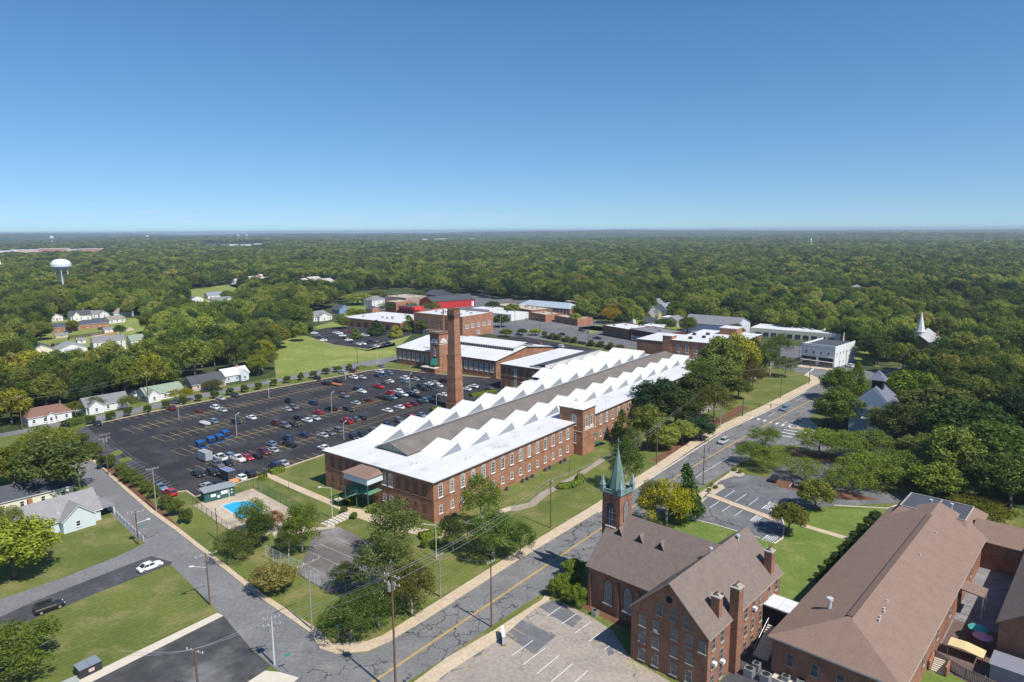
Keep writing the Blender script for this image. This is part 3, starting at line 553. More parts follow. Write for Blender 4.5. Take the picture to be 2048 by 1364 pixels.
def plant(name, loc, kind, R, Hh, color, label, cat, group=None):
    cm, tm = PROTO[kind]; z = 13.0 if kind.startswith('cone') else (9.6 if kind.startswith(('bush', 'wide')) else 12.6); r0 = 4.0 if kind.startswith('cone') else (6 if kind.startswith('wide') else 5.2)
    o = thing(name, label, cat, loc, rnd.uniform(0, 360), group); sx = R / r0; sz = Hh / z
    o.scale = (sx * rnd.uniform(.93, 1.07), sx * rnd.uniform(.93, 1.07), sz)
    if tm is not None: link('trunk', tm, o)
    c = link('crown' if tm is not None else 'foliage', cm, o); c.color = (*color, 1)
    TREES.append((loc, o, R)); return o
def tree_px(cx, cy, w, H, kind, color, label, name='tree', cat='tree', group=None):
    """crown centre and width in the photograph, height in metres"""
    zc = .56 * H if not kind.startswith(('bush', 'cone')) else .5 * H
    p = G(cx, cy, zc); d = math.dist(p, (0, 0, CAMH)); R = w / 2 * d / FPX * 1.16; H *= 1.06
    return plant(name, (p[0], p[1], 0), kind, R, H, color, label, cat, group)
NEU = (1, 1, 1); YG = (1.7, 1.35, .8); DK = (.62, .66, .7); OLV = (1.15, 1.0, 1.05); YEL_ = (2.7, 1.75, .5); RED_ = (2.3, .75, .6); GRY = (1.35, 1.15, 1.5); LG = (1.35, 1.3, .85); RB = (1.15, .8, .85)
HAND = [
 # x, y, w, H, kind, colour, label, name
 (22, 1092, 118, 12, 'big0', LG, 'big green tree standing on the lawn below the pale blue cottage', 'tree'),
 (22, 1300, 142, 8, 'near1', (1.25, 1.15, .8), 'wide olive green tree beside the black parked estate car in the lower corner', 'tree'),
 (4, 1045, 60, 9, 'near1', YG, 'yellow green tree at the back corner of the pale blue cottage', 'tree'),
 (104, 930, 122, 15, 'big1', NEU, 'tall green tree spreading over the side street behind the cottage', 'tree'),
 (96, 886, 96, 12, 'near0', YG, 'yellow green tree between the side street and the back street corner', 'tree'),
 (22, 930, 70, 11, 'big3', YG, 'yellowish tree left of the tall green tree behind the cottage', 'tree'),
 (55, 905, 60, 10, 'near2', GRY, 'thin greyish tree with bare branches near the street corner', 'tree'),
 (505, 1030, 56, 9, 'near0', LG, 'open crowned tree leaning over the swimming pool', 'tree'),
 (520, 1058, 52, 7, 'big4', DK, 'dark green tree on the pool deck', 'tree'),
 (548, 1040, 36, 5, 'near2', RED_, 'small tree with rust red leaves on the pool deck', 'tree'),
 (470, 1086, 84, 6.5, 'wide0', OLV, 'low olive tree outside the pool fence near the kerb', 'tree'),
 (602, 1050, 84, 11, 'near1', LG, 'tall open tree with pale branches between pool and court', 'tree'),
 (576, 1076, 50, 8, 'near2', NEU, 'slender green tree below the open tree by the court', 'tree'),
 (547, 1154, 78, 5.5, 'big1', NEU, 'small round tree on the verge beside the side street kerb', 'tree'),
 (788, 1052, 112, 14, 'near0', GRY, 'tall grey green tree behind the court near the mill corner', 'tree'),
 (762, 1130, 118, 12, 'near2', (1, .95, 1.2), 'broad grey green tree over the edge of the court', 'tree'),
 (700, 1236, 104, 7, 'near1', (.9, .95, .9), 'dark low tree on the corner lawn above the pavement bend', 'tree'),
 (822, 1172, 96, 10, 'near0', RB, 'bronze green tree near the pavement below the court', 'tree'),
 (755, 1206, 90, 8, 'near2', (.85, .9, .8), 'dark tree in the middle of the corner clump', 'tree'),
 (690, 1152, 60, 6, 'near1', DK, 'small dark tree against the court fence', 'tree'),
 (962, 1000, 84, 14, 'near2', LG, 'open tree in front of the near corner of the long mill', 'tree'),
 (985, 1066, 118, 10, 'near1', (.85, .95, .85), 'wide dark tree between the mill corner and the main street', 'tree'),
 (905, 1064, 56, 8, 'near0', DK, 'dark tree left of the wide tree by the mill corner', 'tree'),
 (1040, 1078, 60, 8, 'near2', (.8, .9, .8), 'dark tree close to the main street pavement below the mill', 'tree'),
 (1320, 800, 104, 16, 'big0', DK, 'large dark tree against the long wall of the mill', 'tree'),
 (1352, 812, 96, 15, 'big2', DK, 'dark tree right of the large one against the mill', 'tree'),
 (1296, 850, 70, 14, 'big3', (.7, .72, .7), 'dark tree hiding the mill windows beyond the entrance tower', 'tree'),
 (1244, 850, 38, 11, 'cone0', DK, 'narrow dark evergreen beside the entrance tower', 'tree'),
 (1252, 922, 70, 14, 'near1', (.8, .85, .8), 'dark ivy covered tree between the steeple and the mill', 'tree'),
 (1264, 885, 40, 12, 'near2', GRY, 'grey brown thin tree behind the steeple', 'tree'),
 (1325, 872, 66, 7, 'big4', NEU, 'low green tree in the row along the pavement, nearest the steeple', 'tree'),
 (1365, 862, 62, 7, 'big1', NEU, 'low green tree in the middle of the row along the pavement', 'tree'),
 (1402, 855, 56, 7, 'big2', (.9, .95, .9), 'low green tree at the crossing end of the row along the pavement', 'tree'),
 (1430, 800, 84, 14, 'near0', RB, 'brownish green tree beside the traffic signal poles', 'tree'),
 (1395, 780, 80, 15, 'big3', (.75, .8, .75), 'dark tree behind the brownish one near the signals', 'tree'),
 (1560, 690, 46, 15, 'near2', NEU, 'narrow tree beside the white corner shop building', 'tree'),
 (1572, 730, 44, 10, 'near0', OLV, 'small tree on the lawn corner across from the shop building', 'tree'),
 (1334, 1006, 104, 12, 'near1', YEL_, 'big golden yellow tree beside the church steeple', 'tree'),
 (1302, 1000, 56, 12, 'near0', (1.9, 1.35, .7), 'yellow tree right against the steeple', 'tree'),
 (1372, 985, 56, 14, 'cone1', (1.1, 1.2, .9), 'green conifer behind the golden tree', 'tree'),
 (1531, 872, 66, 7, 'near2', LG, 'light green tree between the main street and the church car park', 'tree'),
 (1502, 903, 74, 7, 'wide0', LG, 'spreading tree at the street edge of the church car park', 'tree'),
 (1540, 912, 74, 7, 'wide1', (1.3, 1.2, .9), 'spreading pale tree over the mulch bed in the church car park', 'tree'),
 (1612, 935, 74, 6, 'wide0', (1.5, 1.4, 1.0), 'thin pale tree over the two dark cars in the church car park', 'tree'),
 (1632, 986, 66, 7.5, 'big3', (.75, .7, .7), 'round dark bronze tree on the mulch of the church car park', 'tree'),
 (1579, 1034, 64, 7, 'big1', (.85, .7, .7), 'round dark bronze tree at the end of the car park walk', 'tree'),
 (1640, 880, 84, 9, 'near2', LG, 'pale green tree beyond the church car park', 'tree'),
 (1690, 890, 84, 9, 'near0', LG, 'pale green tree in the middle beyond the church car park', 'tree'),
 (1742, 885, 84, 9, 'near1', (1.3, 1.2, 1.0), 'pale green tree in front of the dark woods beyond the car park', 'tree'),
 (1745, 935, 110, 9, 'near2', LG, 'wide pale tree over the white parked car', 'tree'),
 (1700, 955, 90, 8, 'wide1', LG, 'low spreading tree by the lane behind the church car park', 'tree'),
 (1800, 930, 110, 9, 'near0', (1.2, 1.2, 1.0), 'wide pale tree behind the brown roofed hall', 'tree'),
 (1850, 900, 100, 10, 'near1', (1.3, 1.15, 1.1), 'grey green tree between the pale trees and the dark wood', 'tree'),
 (1880, 960, 90, 9, 'big0', LG, 'bright green tree behind the flat roof of the hall', 'tree'),
 (1960, 1012, 96, 5, 'wide0', (1.6, 1.1, .7), 'low brownish yellow tree touching the far wing of the hall', 'tree'),
 (1676, 764, 60, 13, 'big2', (.8, .9, .8), 'dark green tree at the bend of the main street', 'tree'),
 (1684, 815, 88, 13, 'big4', NEU, 'large green tree shading the main street', 'tree'),
 (1720, 812, 56, 12, 'near0', YEL_, 'yellow tree in front of the big slate roofed house', 'tree'),
 (1756, 840, 40, 10, 'near2', (1.8, 1.4, .6), 'small yellow green tree beside the wall of the slate roofed house', 'tree'),
 (1715, 755, 34, 14, 'cone0', LG, 'pointed light green tree left of the slate roofed house', 'tree'),
 (1796, 812, 70, 12, 'big3', LG, 'bright tree in front of the slate roofed house wall', 'tree'), (938, 640, 26, 8, 'big1', NEU, 'small tree behind the brick office block roof', 'tree'), (985, 612, 30, 9, 'big2', OLV, 'tree right of the red warehouse', 'tree'), (1150, 636, 26, 8, 'big0', NEU, 'small tree at the end of the long orange brick building', 'tree'), (1245, 640, 30, 9, 'big4', NEU, 'tree beside the small blue roofed cottage', 'tree'), (1375, 648, 34, 11, 'big2', NEU, 'tree left of the grey gabled store', 'tree'), (1470, 662, 36, 11, 'big1', NEU, 'tree right of the grey gabled store', 'tree'), (1025, 618, 30, 10, 'big3', NEU, 'tree behind the pale shops', 'tree'),
 (1822, 785, 104, 17, 'big0', LG, 'tall bright green tree right of the slate roofed house', 'tree'),
 (1875, 820, 130, 17, 'big3', NEU, 'very large green tree in the right hand wood', 'tree'),
 (1935, 850, 130, 17, 'big1', (.9, .95, .9), 'large dark green tree in the right hand wood', 'tree'),
 (1800, 845, 84, 13, 'big2', DK, 'dark tree under the bright green ones in the wood', 'tree'),
 (1995, 900, 120, 16, 'big4', (.8, .85, .8), 'dark tree at the edge of the picture above the hall', 'tree'),
 (2025, 960, 110, 14, 'big0', (.75, .8, .75), 'dark tree hanging over the far wing of the hall', 'tree'),
 (594, 648, 56, 13, 'cone0', (.7, .8, .7), 'dense dark evergreen at the corner of the upper car park', 'tree'),
 (572, 655, 50, 12, 'big3', NEU, 'round tree left of the dense evergreen by the field', 'tree'),
 (524, 718, 62, 11, 'near1', YG, 'yellow green tree at the lower end of the mown field', 'tree'),
 (545, 672, 60, 14, 'big4', YG, 'tall yellow green tree along the edge of the mown field', 'tree'),
 (520, 660, 60, 14, 'big0', NEU, 'tall green tree behind the edge of the mown field', 'tree'),
 (685, 643, 29, 9, 'big1', NEU, 'round lawn tree at the entrance of the upper car park', 'tree'),
 (711, 666, 24, 7, 'cone1', NEU, 'small pointed tree among the cars of the upper car park', 'tree'),
 (753, 655, 34, 10, 'cone1', NEU, 'pointed dense tree in the middle of the upper car park', 'tree'),
 (791, 662, 26, 8, 'cone0', LG, 'small tree at the turning circle of the upper car park', 'tree'),
 (817, 646, 34, 11, 'cone1', LG, 'bright green pointed tree in front of the brick office block', 'tree'),
 (846, 652, 30, 9, 'big2', LG, 'round light green tree at the corner of the brick office block', 'tree'),
 (706, 626, 26, 9, 'big3', LG, 'light green tree behind the pointed one at the upper car park', 'tree'),
 (722, 628, 22, 9, 'big0', LG, 'light green street tree beside the path to the upper car park', 'tree'),
 (780, 612, 48, 9, 'wide1', NEU, 'wide low tree behind the long white roofed workshop', 'tree'),
 (812, 610, 40, 9, 'wide0', NEU, 'second wide low tree behind the long white roofed workshop', 'tree'),
 (862, 612, 40, 8, 'wide1', OLV, 'low orange tinged tree in front of the red warehouse', 'tree'),
 (715, 596, 60, 11, 'big1', NEU, 'rounded tree left of the grey hipped roof house', 'tree'),
 (750, 590, 50, 9, 'big4', OLV, 'rounded tree behind the grey hipped roof house', 'tree'),
 (835, 590, 34, 8, 'big2', OLV, 'tree between the red shop and the red warehouse', 'tree'),
 (1002, 640, 34, 9, 'big3', (.75, .85, .75), 'dark tree beside the brick office block end wall', 'tree'),
 (1012, 665, 26, 5, 'big0', NEU, 'small street tree at the corner of the back car park', 'tree'),
 (1044, 663, 20, 4.5, 'big1', LG, 'small green street tree beside the back car park', 'tree'),
 (1071, 663, 22, 4.5, 'big2', LG, 'second small green street tree beside the back car park', 'tree'),
 (1284, 650, 18, 6, 'bush0', (.9, .7, .8), 'small round bronze tree on the lawn below the yellow house', 'tree'),
 (1330, 648, 44, 8, 'big3', NEU, 'tree beside the small white gabled house', 'tree'),
 (1222, 628, 48, 12, 'near0', (2.6, 1.3, .5), 'orange tinted tree across the cross street', 'tree'),
 (1170, 622, 50, 14, 'big4', NEU, 'tall tree at the end of the long brick row', 'tree'),
 (252, 803, 26, 6, 'near0', YG, 'small yellow green tree at the right end of the grey roofed house', 'tree'), (188, 806, 34, 6, 'near1', LG, 'small green tree in front of the grey roofed house', 'tree'), (362, 788, 46, 6, 'near2', YEL_, 'yellow tree right of the sage roofed house', 'tree'), (426, 769, 42, 5, 'near0', RB, 'bronze flowering tree in front of the charcoal roofed house', 'tree'),
 (150, 815, 26, 6, 'near1', YG, 'small tree right of the red roofed cottage', 'tree'), (20, 810, 60, 13, 'big0', YG, 'yellow green tree at the left edge above the back street', 'tree'), (240, 660, 22, 8, 'big1', LG, 'small green tree right of the brick houses', 'tree'), (145, 650, 18, 8, 'big2', YG, 'small tree left of the steep gabled house', 'tree'), (190, 690, 16, 5, 'big3', NEU, 'small tree beside the white shed', 'tree'), (80, 660, 40, 12, 'big4', NEU, 'tree left of the brick houses', 'tree'), (290, 705, 40, 11, 'big0', NEU, 'tree right of the small green roofed house', 'tree'), (410, 612, 22, 9, 'big1', NEU, 'tree in the middle left clearing', 'tree'), (455, 590, 26, 10, 'big2', NEU, 'tree behind the blue grey roofed house', 'tree'), (520, 568, 26, 9, 'big3', NEU, 'tree in the pale building row', 'tree'), (575, 566, 40, 9, 'big0', LG, 'bright tree between the pale building rows', 'tree'), (1515, 720, 40, 9, 'big1', NEU, 'lower green tree before the far street corner', 'tree'), (1400, 745, 60, 15, 'big3', (.9, .95, .9), 'dark green tree over the corner of the white roof', 'tree'),
]
hy = [h for h in HAND if h[6]]
hand_objs = [tree_px(*h[:7], name=h[7]) for h in hy]
MTF = Fr(G(866, 964, 10), 53)
for u, v, R, H, kd, col, lb in [(152, -10, 11, 18.5, 'big0', (1.0, .95, 1.05), 'huge round tree next to the far end of the white roof'), (167, -7, 10.5, 25, 'big1', NEU, 'tallest green tree hiding the three storey mill wall'), (181, -9, 9.5, 24, 'big4', YG, 'tall yellow green tree right of the three storey mill'), (193, -12, 8.5, 21, 'big2', (.9, 1, .9), 'tall green tree behind the yellow green one by the street corner'), (206, -15, 6.5, 18, 'near2', NEU, 'narrower tree left of the white corner shop'), (176, -17, 7, 13, 'near0', RB, 'bronze green tree below the yellow green one'), (158, -17, 6, 9, 'big3', DK, 'dark low tree at the foot of the huge round one'), (140, -10, 7.5, 18, 'near1', (.9, .95, .9), 'grey green tree left of the huge round one')]:
    p = MTF.W(u, v); plant('tree', (p[0], p[1], 0), kd, R, H, col, lb, 'tree')
for x, y, R, H, lb in [(516, 752, 5.5, 11, 'green tree at the lowest corner of the mown field'), (532, 726, 6, 13, 'green tree on the left border of the mown field'), (546, 704, 6, 14, 'round green tree halfway up the border of the mown field'), (560, 690, 6.5, 14, 'round green tree at the upper border of the mown field')]:
    plant('tree', G(x, y), 'big%d' % (x % 5), R, H, YG if x < 540 else NEU, lb, 'tree')
# rows of small trees
def row(name, pts, w, H, kind, col, cat, group, fmt):
    for i, (x, y) in enumerate(pts): tree_px(x, y - 2, w * rnd.uniform(.85, 1.15), H * rnd.uniform(.9, 1.1), kind + str(i % 2), col, fmt % ORD[i], name, cat, group)
ORD = ['first', 'second', 'third', 'fourth', 'fifth', 'sixth', 'seventh', 'eighth', 'ninth', 'tenth', 'eleventh', 'twelfth', 'thirteenth', 'fourteenth', 'fifteenth', 'sixteenth', 'seventeenth', 'eighteenth', 'nineteenth', 'twentieth']
def ordn(k):
    if k < 20: return ORD[k]
    t = ['twentieth', 'thirtieth', 'fortieth', 'fiftieth', 'sixtieth', 'seventieth', 'eightieth', 'ninetieth']; s = ['twenty', 'thirty', 'forty', 'fifty', 'sixty', 'seventy', 'eighty', 'ninety']
    n = k + 1
    return t[n // 10 - 2] if n % 10 == 0 else s[n // 10 - 2] + '-' + ORD[n % 10 - 1]
row('shrub', [(162, 882), (180, 898), (193, 907), (213, 925), (240, 941), (257, 952), (275, 964), (292, 975), (307, 986), (331, 1006), (351, 1018), (372, 1034)], 27, 3.6, 'bush', OLV, 'shrub', 'shrubs along the car park strip', '%s shrub from the back street in the strip beside the side street')
row('small_tree', [(182, 842), (221, 834), (256, 826), (295, 820), (332, 811), (366, 803), (397, 797), (429, 791), (460, 785), (489, 779), (517, 774), (547, 767), (574, 761), (602, 755), (627, 751), (652, 744), (674, 740), (698, 736)], 15, 3.2, 'bush', NEU, 'tree', 'young trees along the far kerb of the car park', '%s young tree from the houses in the row along the far kerb')
row('small_tree', [(1089, 670), (1105, 674), (1116, 676), (1134, 680), (1149, 682), (1183, 688), (1202, 690), (1222, 694), (1240, 697)], 15, 4, 'bush', (1.5, 1.0, 1.1), 'tree', 'bronze trees behind the back car park', '%s bronze street tree behind the back car park, counted from the office block')
row('bush', [(1146, 1140), (1119, 1173), (1154, 1196), (1140, 1165)], 44, 4, 'bush', LG, 'bush', 'bushes at the front of the church', '%s bush from the street against the church front')
row('clipped_bush', [(688, 1022), (707, 1033), (848, 1090), (872, 1092)], 18, 1.7, 'bush', LG, 'bush', 'clipped round bushes by the steps', '%s clipped round bush along the mill walk, counted from the stairs')
row('small_bush', [(1423, 972), (1431, 976), (1418, 982), (1400, 1000), (1393, 998), (1468, 941), (1480, 945)], 9, 1.1, 'bush', (1.7, 1.4, .6), 'bush', 'small golden bushes on the car park islands', '%s small golden bush on the islands of the church car park')
row('bush', [(1638, 1158), (1648, 1146), (1658, 1132), (1670, 1118), (1684, 1104), (1696, 1090), (1708, 1076), (1722, 1062), (1736, 1047), (1750, 1032)], 19, 2.0, 'bush', DK, 'bush', 'dark shrubs along the hall wall', '%s dark shrub along the eaves of the brown roofed hall')
# low hedges: rounded long masses of clipped leaves
def hedge(pts, w, h, label, col=LG, group=None):
    P = [G(*p) for p in pts]; r = np.random.default_rng(int(pts[0][0])); V = []
    for i in range(len(P) - 1):
        a, b = np.array(P[i]), np.array(P[i + 1]); L = np.linalg.norm(b - a); n = int(L * w * 60) + 40; t = r.random(n); d = (b - a) / L; nn = np.array([-d[1], d[0], 0])
        th = r.random(n) * math.pi; k = .9 + .15 * r.random(n)
        pos = a + d * (t * L)[:, None] + nn * (np.cos(th) * w / 2 * k)[:, None]; pos[:, 2] = np.minimum(1.0, np.sin(th) * 1.35) * h * k
        nr = nn * np.cos(th)[:, None] + np.array([0, 0, 1]) * np.sin(th)[:, None] + r.normal(size=(n, 3)) * .35; nr /= np.linalg.norm(nr, axis=1)[:, None]
        A = np.cross(nr, r.normal(size=(n, 3))); A /= np.linalg.norm(A, axis=1)[:, None]; Bv = np.cross(nr, A); s = .2 * (.6 + .8 * r.random((n, 1)))
        V.append(np.stack([pos - A * s, pos - Bv * s, pos + A * s, pos + Bv * s], 1).reshape(-1, 3))
    V = np.concatenate(V); o = link('hedge', grid_pts(V, np.arange(len(V)).reshape(-1, 4), 'hedge', [LEAFN])); o.color = (*col, 1); tag(o, label, 'hedge', group)
hedge([(540, 948), (566, 941)], 3, 1.2, 'clipped hedge at the corner of the big car park and the mill walk'); hedge([(518, 958), (533, 957)], 3, 1.1, 'second clipped hedge across the walk from the first')
hedge([(672, 1002), (692, 1010), (706, 1004)], 3, 1.4, 'broad clipped hedge beside the green stairs'); hedge([(738, 1022), (756, 1024)], 3, 1.3, 'clipped hedge right of the green stairs')
hedge([(1115, 977), (1140, 975), (1160, 966), (1160, 955)], 2.2, 1.2, 'curved clipped hedge at the bend of the mill walk'); hedge([(130, 856), (150, 848), (172, 843)], 4, 2.2, 'dark long hedge at the corner of the car park', NEU)
hedge([(863, 823), (880, 818)], 3, 1.1, 'clipped hedge at the foot of the tall chimney'); hedge([(942, 793), (990, 785)], 3, 1.2, 'long clipped hedge between chimney and mill'); hedge([(840, 1078), (880, 1068)], 2.5, 1.2, 'clipped hedge on the lawn near the mill corner')
hedge([(715, 738), (730, 735)], 2.2, 1, 'low hedge at the top corner of the big car park')
for k in range(9): hedge([(1088 + 17.5 * k, 675 + 3.0 * k), (1100 + 17.5 * k, 677.5 + 3.0 * k)], 2.2, 1.5, '%s dark hedge block from the office end, behind the back car park' % ORD[k], DK, 'hedge blocks behind the back car park')
# ---------------- forest ----------------
CLEAR = [[(-1500, 2600), (-300, 905), (-100, 868), (60, 844), (190, 816), (330, 790), (400, 776), (470, 758), (535, 752), (545, 715), (585, 690), (612, 690), (612, 655), (600, 630), (690, 612), (705, 583), (830, 576), (860, 588), (950, 588), (1000, 600), (1090, 602), (1150, 620), (1170, 645), (1270, 655), (1290, 628), (1330, 610), (1350, 650), (1480, 655), (1545, 668), (1690, 690), (1740, 716), (1760, 760), (1700, 785), (1640, 850), (1690, 880), (1760, 975), (1815, 985), (2060, 1030), (2400, 1100), (3500, 1700), (3500, 2600)],
         [(62, 744), (58, 700), (95, 655), (100, 637), (270, 634), (300, 650), (292, 690), (290, 715), (270, 748), (180, 756)], [(368, 620), (378, 580), (480, 568), (480, 618), (420, 636), (385, 632)], [(462, 572), (475, 560), (530, 556), (545, 570), (500, 580)], [(588, 574), (600, 562), (680, 562), (672, 582), (610, 582)],
         [(1800, 742), (1808, 688), (1905, 688), (1912, 728)], [(1728, 870), (1728, 740), (1800, 740), (1830, 870)], [(470, 760), (395, 800), (370, 760), (440, 740)], [(96, 590), (116, 548), (138, 548), (156, 590)], [(-60, 513), (-60, 502), (206, 500), (206, 511)], [(405, 500), (405, 491), (530, 490), (530, 500)], [(1685, 600), (1690, 580), (1735, 580), (1735, 600)]]
CLW = [[G(*p)[:2] for p in poly] for poly in CLEAR]
def inside(poly, x, y):
    c = False; j = len(poly) - 1
    for i in range(len(poly)):
        xi, yi = poly[i]; xj, yj = poly[j]
        if (yi > y) != (yj > y) and x < (xj - xi) * (y - yi) / (yj - yi) + xi: c = not c
        j = i
    return c
fr = np.random.default_rng(5); FP = []
def scatter(d0, d1, sp, jit=.45, ang=46):
    out = []; n = int(d1 / sp) + 1; ta = math.tan(R_(ang))
    for j in range(int(d0 * .6 / sp), n + 1):
        y = j * sp
        for i in range(-int(y * ta / sp) - 3, int(y * ta / sp) + 4):
            X = (i + .5 * (j % 2) + fr.uniform(-jit, jit)) * sp; Y = (j + fr.uniform(-jit, jit)) * sp; d = math.hypot(X, Y)
            if d0 <= d < d1: out.append((X, Y, d))
    return out
near = []; far = []
for X, Y, d in scatter(120, 900, 9.9):
    if any(inside(p, X, Y) for p in CLW): continue
    px = PX((X, Y, 8))
    if any(math.hypot(X - l[0], Y - l[1]) < (r_ + 2) for l, _, r_ in TREES): continue
    near.append((X, Y, d, px))
near.sort(key=lambda q: q[2])
vis = [q for q in near if -40 < q[3][0] < 2088][:150]; vset = set(id(q) for q in vis)
rest = [q for q in near if id(q) not in vset]
GRPW = {}
for q in sorted(vis, key=lambda q: q[3][0]):
    X, Y, d, px = q
    R = rnd.choice((4.6, 5.2, 5.8, 6.6, 7.6, 8.6)); H = 8 + R * 1.15 + rnd.uniform(-2, 2)
    left = px[0] < 700; region = 'the wood behind the back street, counted from the left' if px[0] < 760 else 'the wood beyond the street bend, counted from the left'
    k = GRPW.get(region, 0); GRPW[region] = k + 1
    dk = rnd.random(); col = NEU if dk < .5 else ((.75, .8, .75) if dk < .72 else ((1.5, 1.25, .75) if (dk < .9 and left) else (1.15, 1.1, .95)))
    tone = {NEU: 'green', (.75, .8, .75): 'dark green', (1.5, 1.25, .75): 'yellow green', (1.15, 1.1, .95): 'light green'}[col]
    plant('tree', (X, Y, 0), 'big%d' % rnd.randrange(5), R, H, col, '%s %s tree in %s' % (ordn(k), tone, region), 'tree', 'trees of ' + region.split(',')[0])
def stuff_forest(name, pts, protos, label):
    """one object: canopy of a wood nobody could count, instanced on points"""
    n = len(pts); me = bpy.data.meshes.new(name); me.vertices.add(n); me.vertices.foreach_set('co', np.array([p[:3] for p in pts], np.float32).ravel())
    for nm, ty, col in (('rot', 'FLOAT', 3), ('sc', 'FLOAT_VECTOR', 4), ('pick', 'INT', 5)):
        a = me.attributes.new(nm, ty, 'POINT')
        if ty == 'FLOAT_VECTOR': a.data.foreach_set('vector', np.array([p[4] for p in pts], np.float32).ravel())
        else: a.data.foreach_set('value', np.array([p[col] for p in pts], np.float32 if ty == 'FLOAT' else np.int32))
    o = link(name, me); o['kind'] = 'stuff'; tag(o, label)
    ng = bpy.data.node_groups.new(name, 'GeometryNodeTree'); ng.interface.new_socket('Geometry', in_out='INPUT', socket_type='NodeSocketGeometry'); ng.interface.new_socket('Geometry', in_out='OUTPUT', socket_type='NodeSocketGeometry')
    N = ng.nodes.new; Lk = ng.links.new; gi = N('NodeGroupInput'); go = N('NodeGroupOutput'); gj = N('GeometryNodeGeometryToInstance')
    for m_ in reversed(protos):
        po = bpy.data.objects.new('tree_crown', m_); oi = N('GeometryNodeObjectInfo'); oi.inputs[0].default_value = po; oi.inputs['As Instance'].default_value = True; Lk(oi.outputs['Geometry'], gj.inputs[0])
    ip = N('GeometryNodeInstanceOnPoints'); Lk(gi.outputs[0], ip.inputs['Points']); Lk(gj.outputs[0], ip.inputs['Instance']); ip.inputs['Pick Instance'].default_value = True
    def at_(nm, ty):
        a = N('GeometryNodeInputNamedAttribute'); a.data_type = ty; a.inputs['Name'].default_value = nm; return a.outputs['Attribute']
    cx = N('ShaderNodeCombineXYZ'); Lk(at_('rot', 'FLOAT'), cx.inputs[2]); Lk(cx.outputs[0], ip.inputs['Rotation']); Lk(at_('sc', 'FLOAT_VECTOR'), ip.inputs['Scale']); Lk(at_('pick', 'INT'), ip.inputs['Instance Index'])
    Lk(ip.outputs[0], go.inputs[0]); md = o.modifiers.new('scatter', 'NODES'); md.node_group = ng; return o
def rh(X, Y, a, b):
    t = fr.random() ** 1.6; big = .5 + .5 * math.sin(X / 47 + 1.7 * math.sin(Y / 61)) * math.sin(Y / 39 + X / 83)
    return a + (b - a) * (.55 * t + .45 * t * big), 9 + 7 * t + 7 * big * fr.uniform(.6, 1.1)
def fp(X, Y, R, H, np_): s = R / 5.2; return (X, Y, hills(X, Y), fr.uniform(0, 6.28), (s, s, H / 12.6), int(fr.integers(np_)))
mid = [fp(X, Y, *rh(X, Y, 4.6, 10.0), 5) for X, Y, d, px in rest]
stuff_forest('woodland', mid, [PROTO['big%d' % i][0] for i in range(5)], 'dense green wood spreading behind the streets and houses')
f1 = [fp(X, Y, *rh(X, Y, 5.0, 10.5), 5) for X, Y, d in scatter(900, 2000, 11.2, ang=42) if not any(inside(p, X, Y) for p in CLW)]
stuff_forest('distant_woodland', f1, FARM, 'distant green wood stretching away from the town')
f2 = [fp(X, Y, *rh(X, Y, 7, 14), 4) for X, Y, d in scatter(2000, 4200, 15.5, ang=40) if not any(inside(p, X, Y) for p in CLW) and math.sin(X / 190 + 2 * math.sin(Y / 400)) * math.sin(Y / 350) < .86]
f3 = [fp(X, Y, fr.uniform(14, 26), fr.uniform(9, 19), 4) for X, Y, d in scatter(4200, 9000, 34, ang=40) if math.sin(X / 400 + 2 * math.sin(Y / 700)) * math.sin(Y / 650) < .88]
f4 = [fp(X, Y, fr.uniform(34, 60), fr.uniform(12, 26), 4) for X, Y, d in scatter(9000, 16800, 80, ang=40)]
stuff_forest('horizon_woodland', f2 + f3 + f4, FARM2, 'far hazy wood reaching the horizon')
print('trees', len(vis), len(rest), len(f1), len(f2), len(f3), len(f4))
# ---------------- windows and small building parts ----------------
def win_mesh(name, w, h, fr=.09, frm=None, gl=None, nx=2, nz_=3, arch=False, sill=True, depth=.07, mw=.045):
    b = B(); y0 = -depth
    b.box(-w / 2, w / 2, -.025, .02, 0, h, 1)
    if arch:
        n = 6; pts = [(w / 2 * math.cos(math.pi * k / n), h + w * .22 * math.sin(math.pi * k / n)) for k in range(n + 1)]
        b.poly([(p[0], -.025, p[1]) for p in reversed(pts)][::-1], 1)
        for k in range(n):
            a, c = pts[k], pts[k + 1]; b.poly([(a[0], y0, a[1]), (a[0] * 1.0, y0, a[1] + fr), (c[0], y0, c[1] + fr), (c[0], y0, c[1])], 0)
    for x0, x1, z0, z1 in ((-w / 2, -w / 2 + fr, 0, h), (w / 2 - fr, w / 2, 0, h), (-w / 2 + fr, w / 2 - fr, 0, fr), (-w / 2 + fr, w / 2 - fr, h - fr, h)): b.box(x0, x1, y0, .02, z0, z1, 0)
    for k in range(1, nx): x = -w / 2 + w * k / nx; b.box(x - mw / 2, x + mw / 2, y0 + .02, -.02, fr, h - fr, 0)
    for k in range(1, nz_): z = h * k / nz_; q = mw if k != nz_ // 2 or nz_ % 2 else mw * 1.8; b.box(-w / 2 + fr, w / 2 - fr, y0 + .015, -.02, z - q / 2, z + q / 2, 0)
    if sill: b.box(-w / 2 - .12, w / 2 + .12, -depth - .12, .02, -.14, -.003, 0)
    return b.mesh(name, [frm or WHITE, gl or GLASS])
def put_win(me, par, x, y, z, face, name='window'):
    return link(name, me, par, (x, y, z), {'-y': 0, '-x': -90, '+x': 90, '+y': 180}[face])
W_TALL = win_mesh('window_tall', 1.45, 3.0, .13, nx=2, nz_=4, arch=True)
W_LOW = win_mesh('window_low', 1.15, 1.75, .12, nx=2, nz_=2, arch=True)
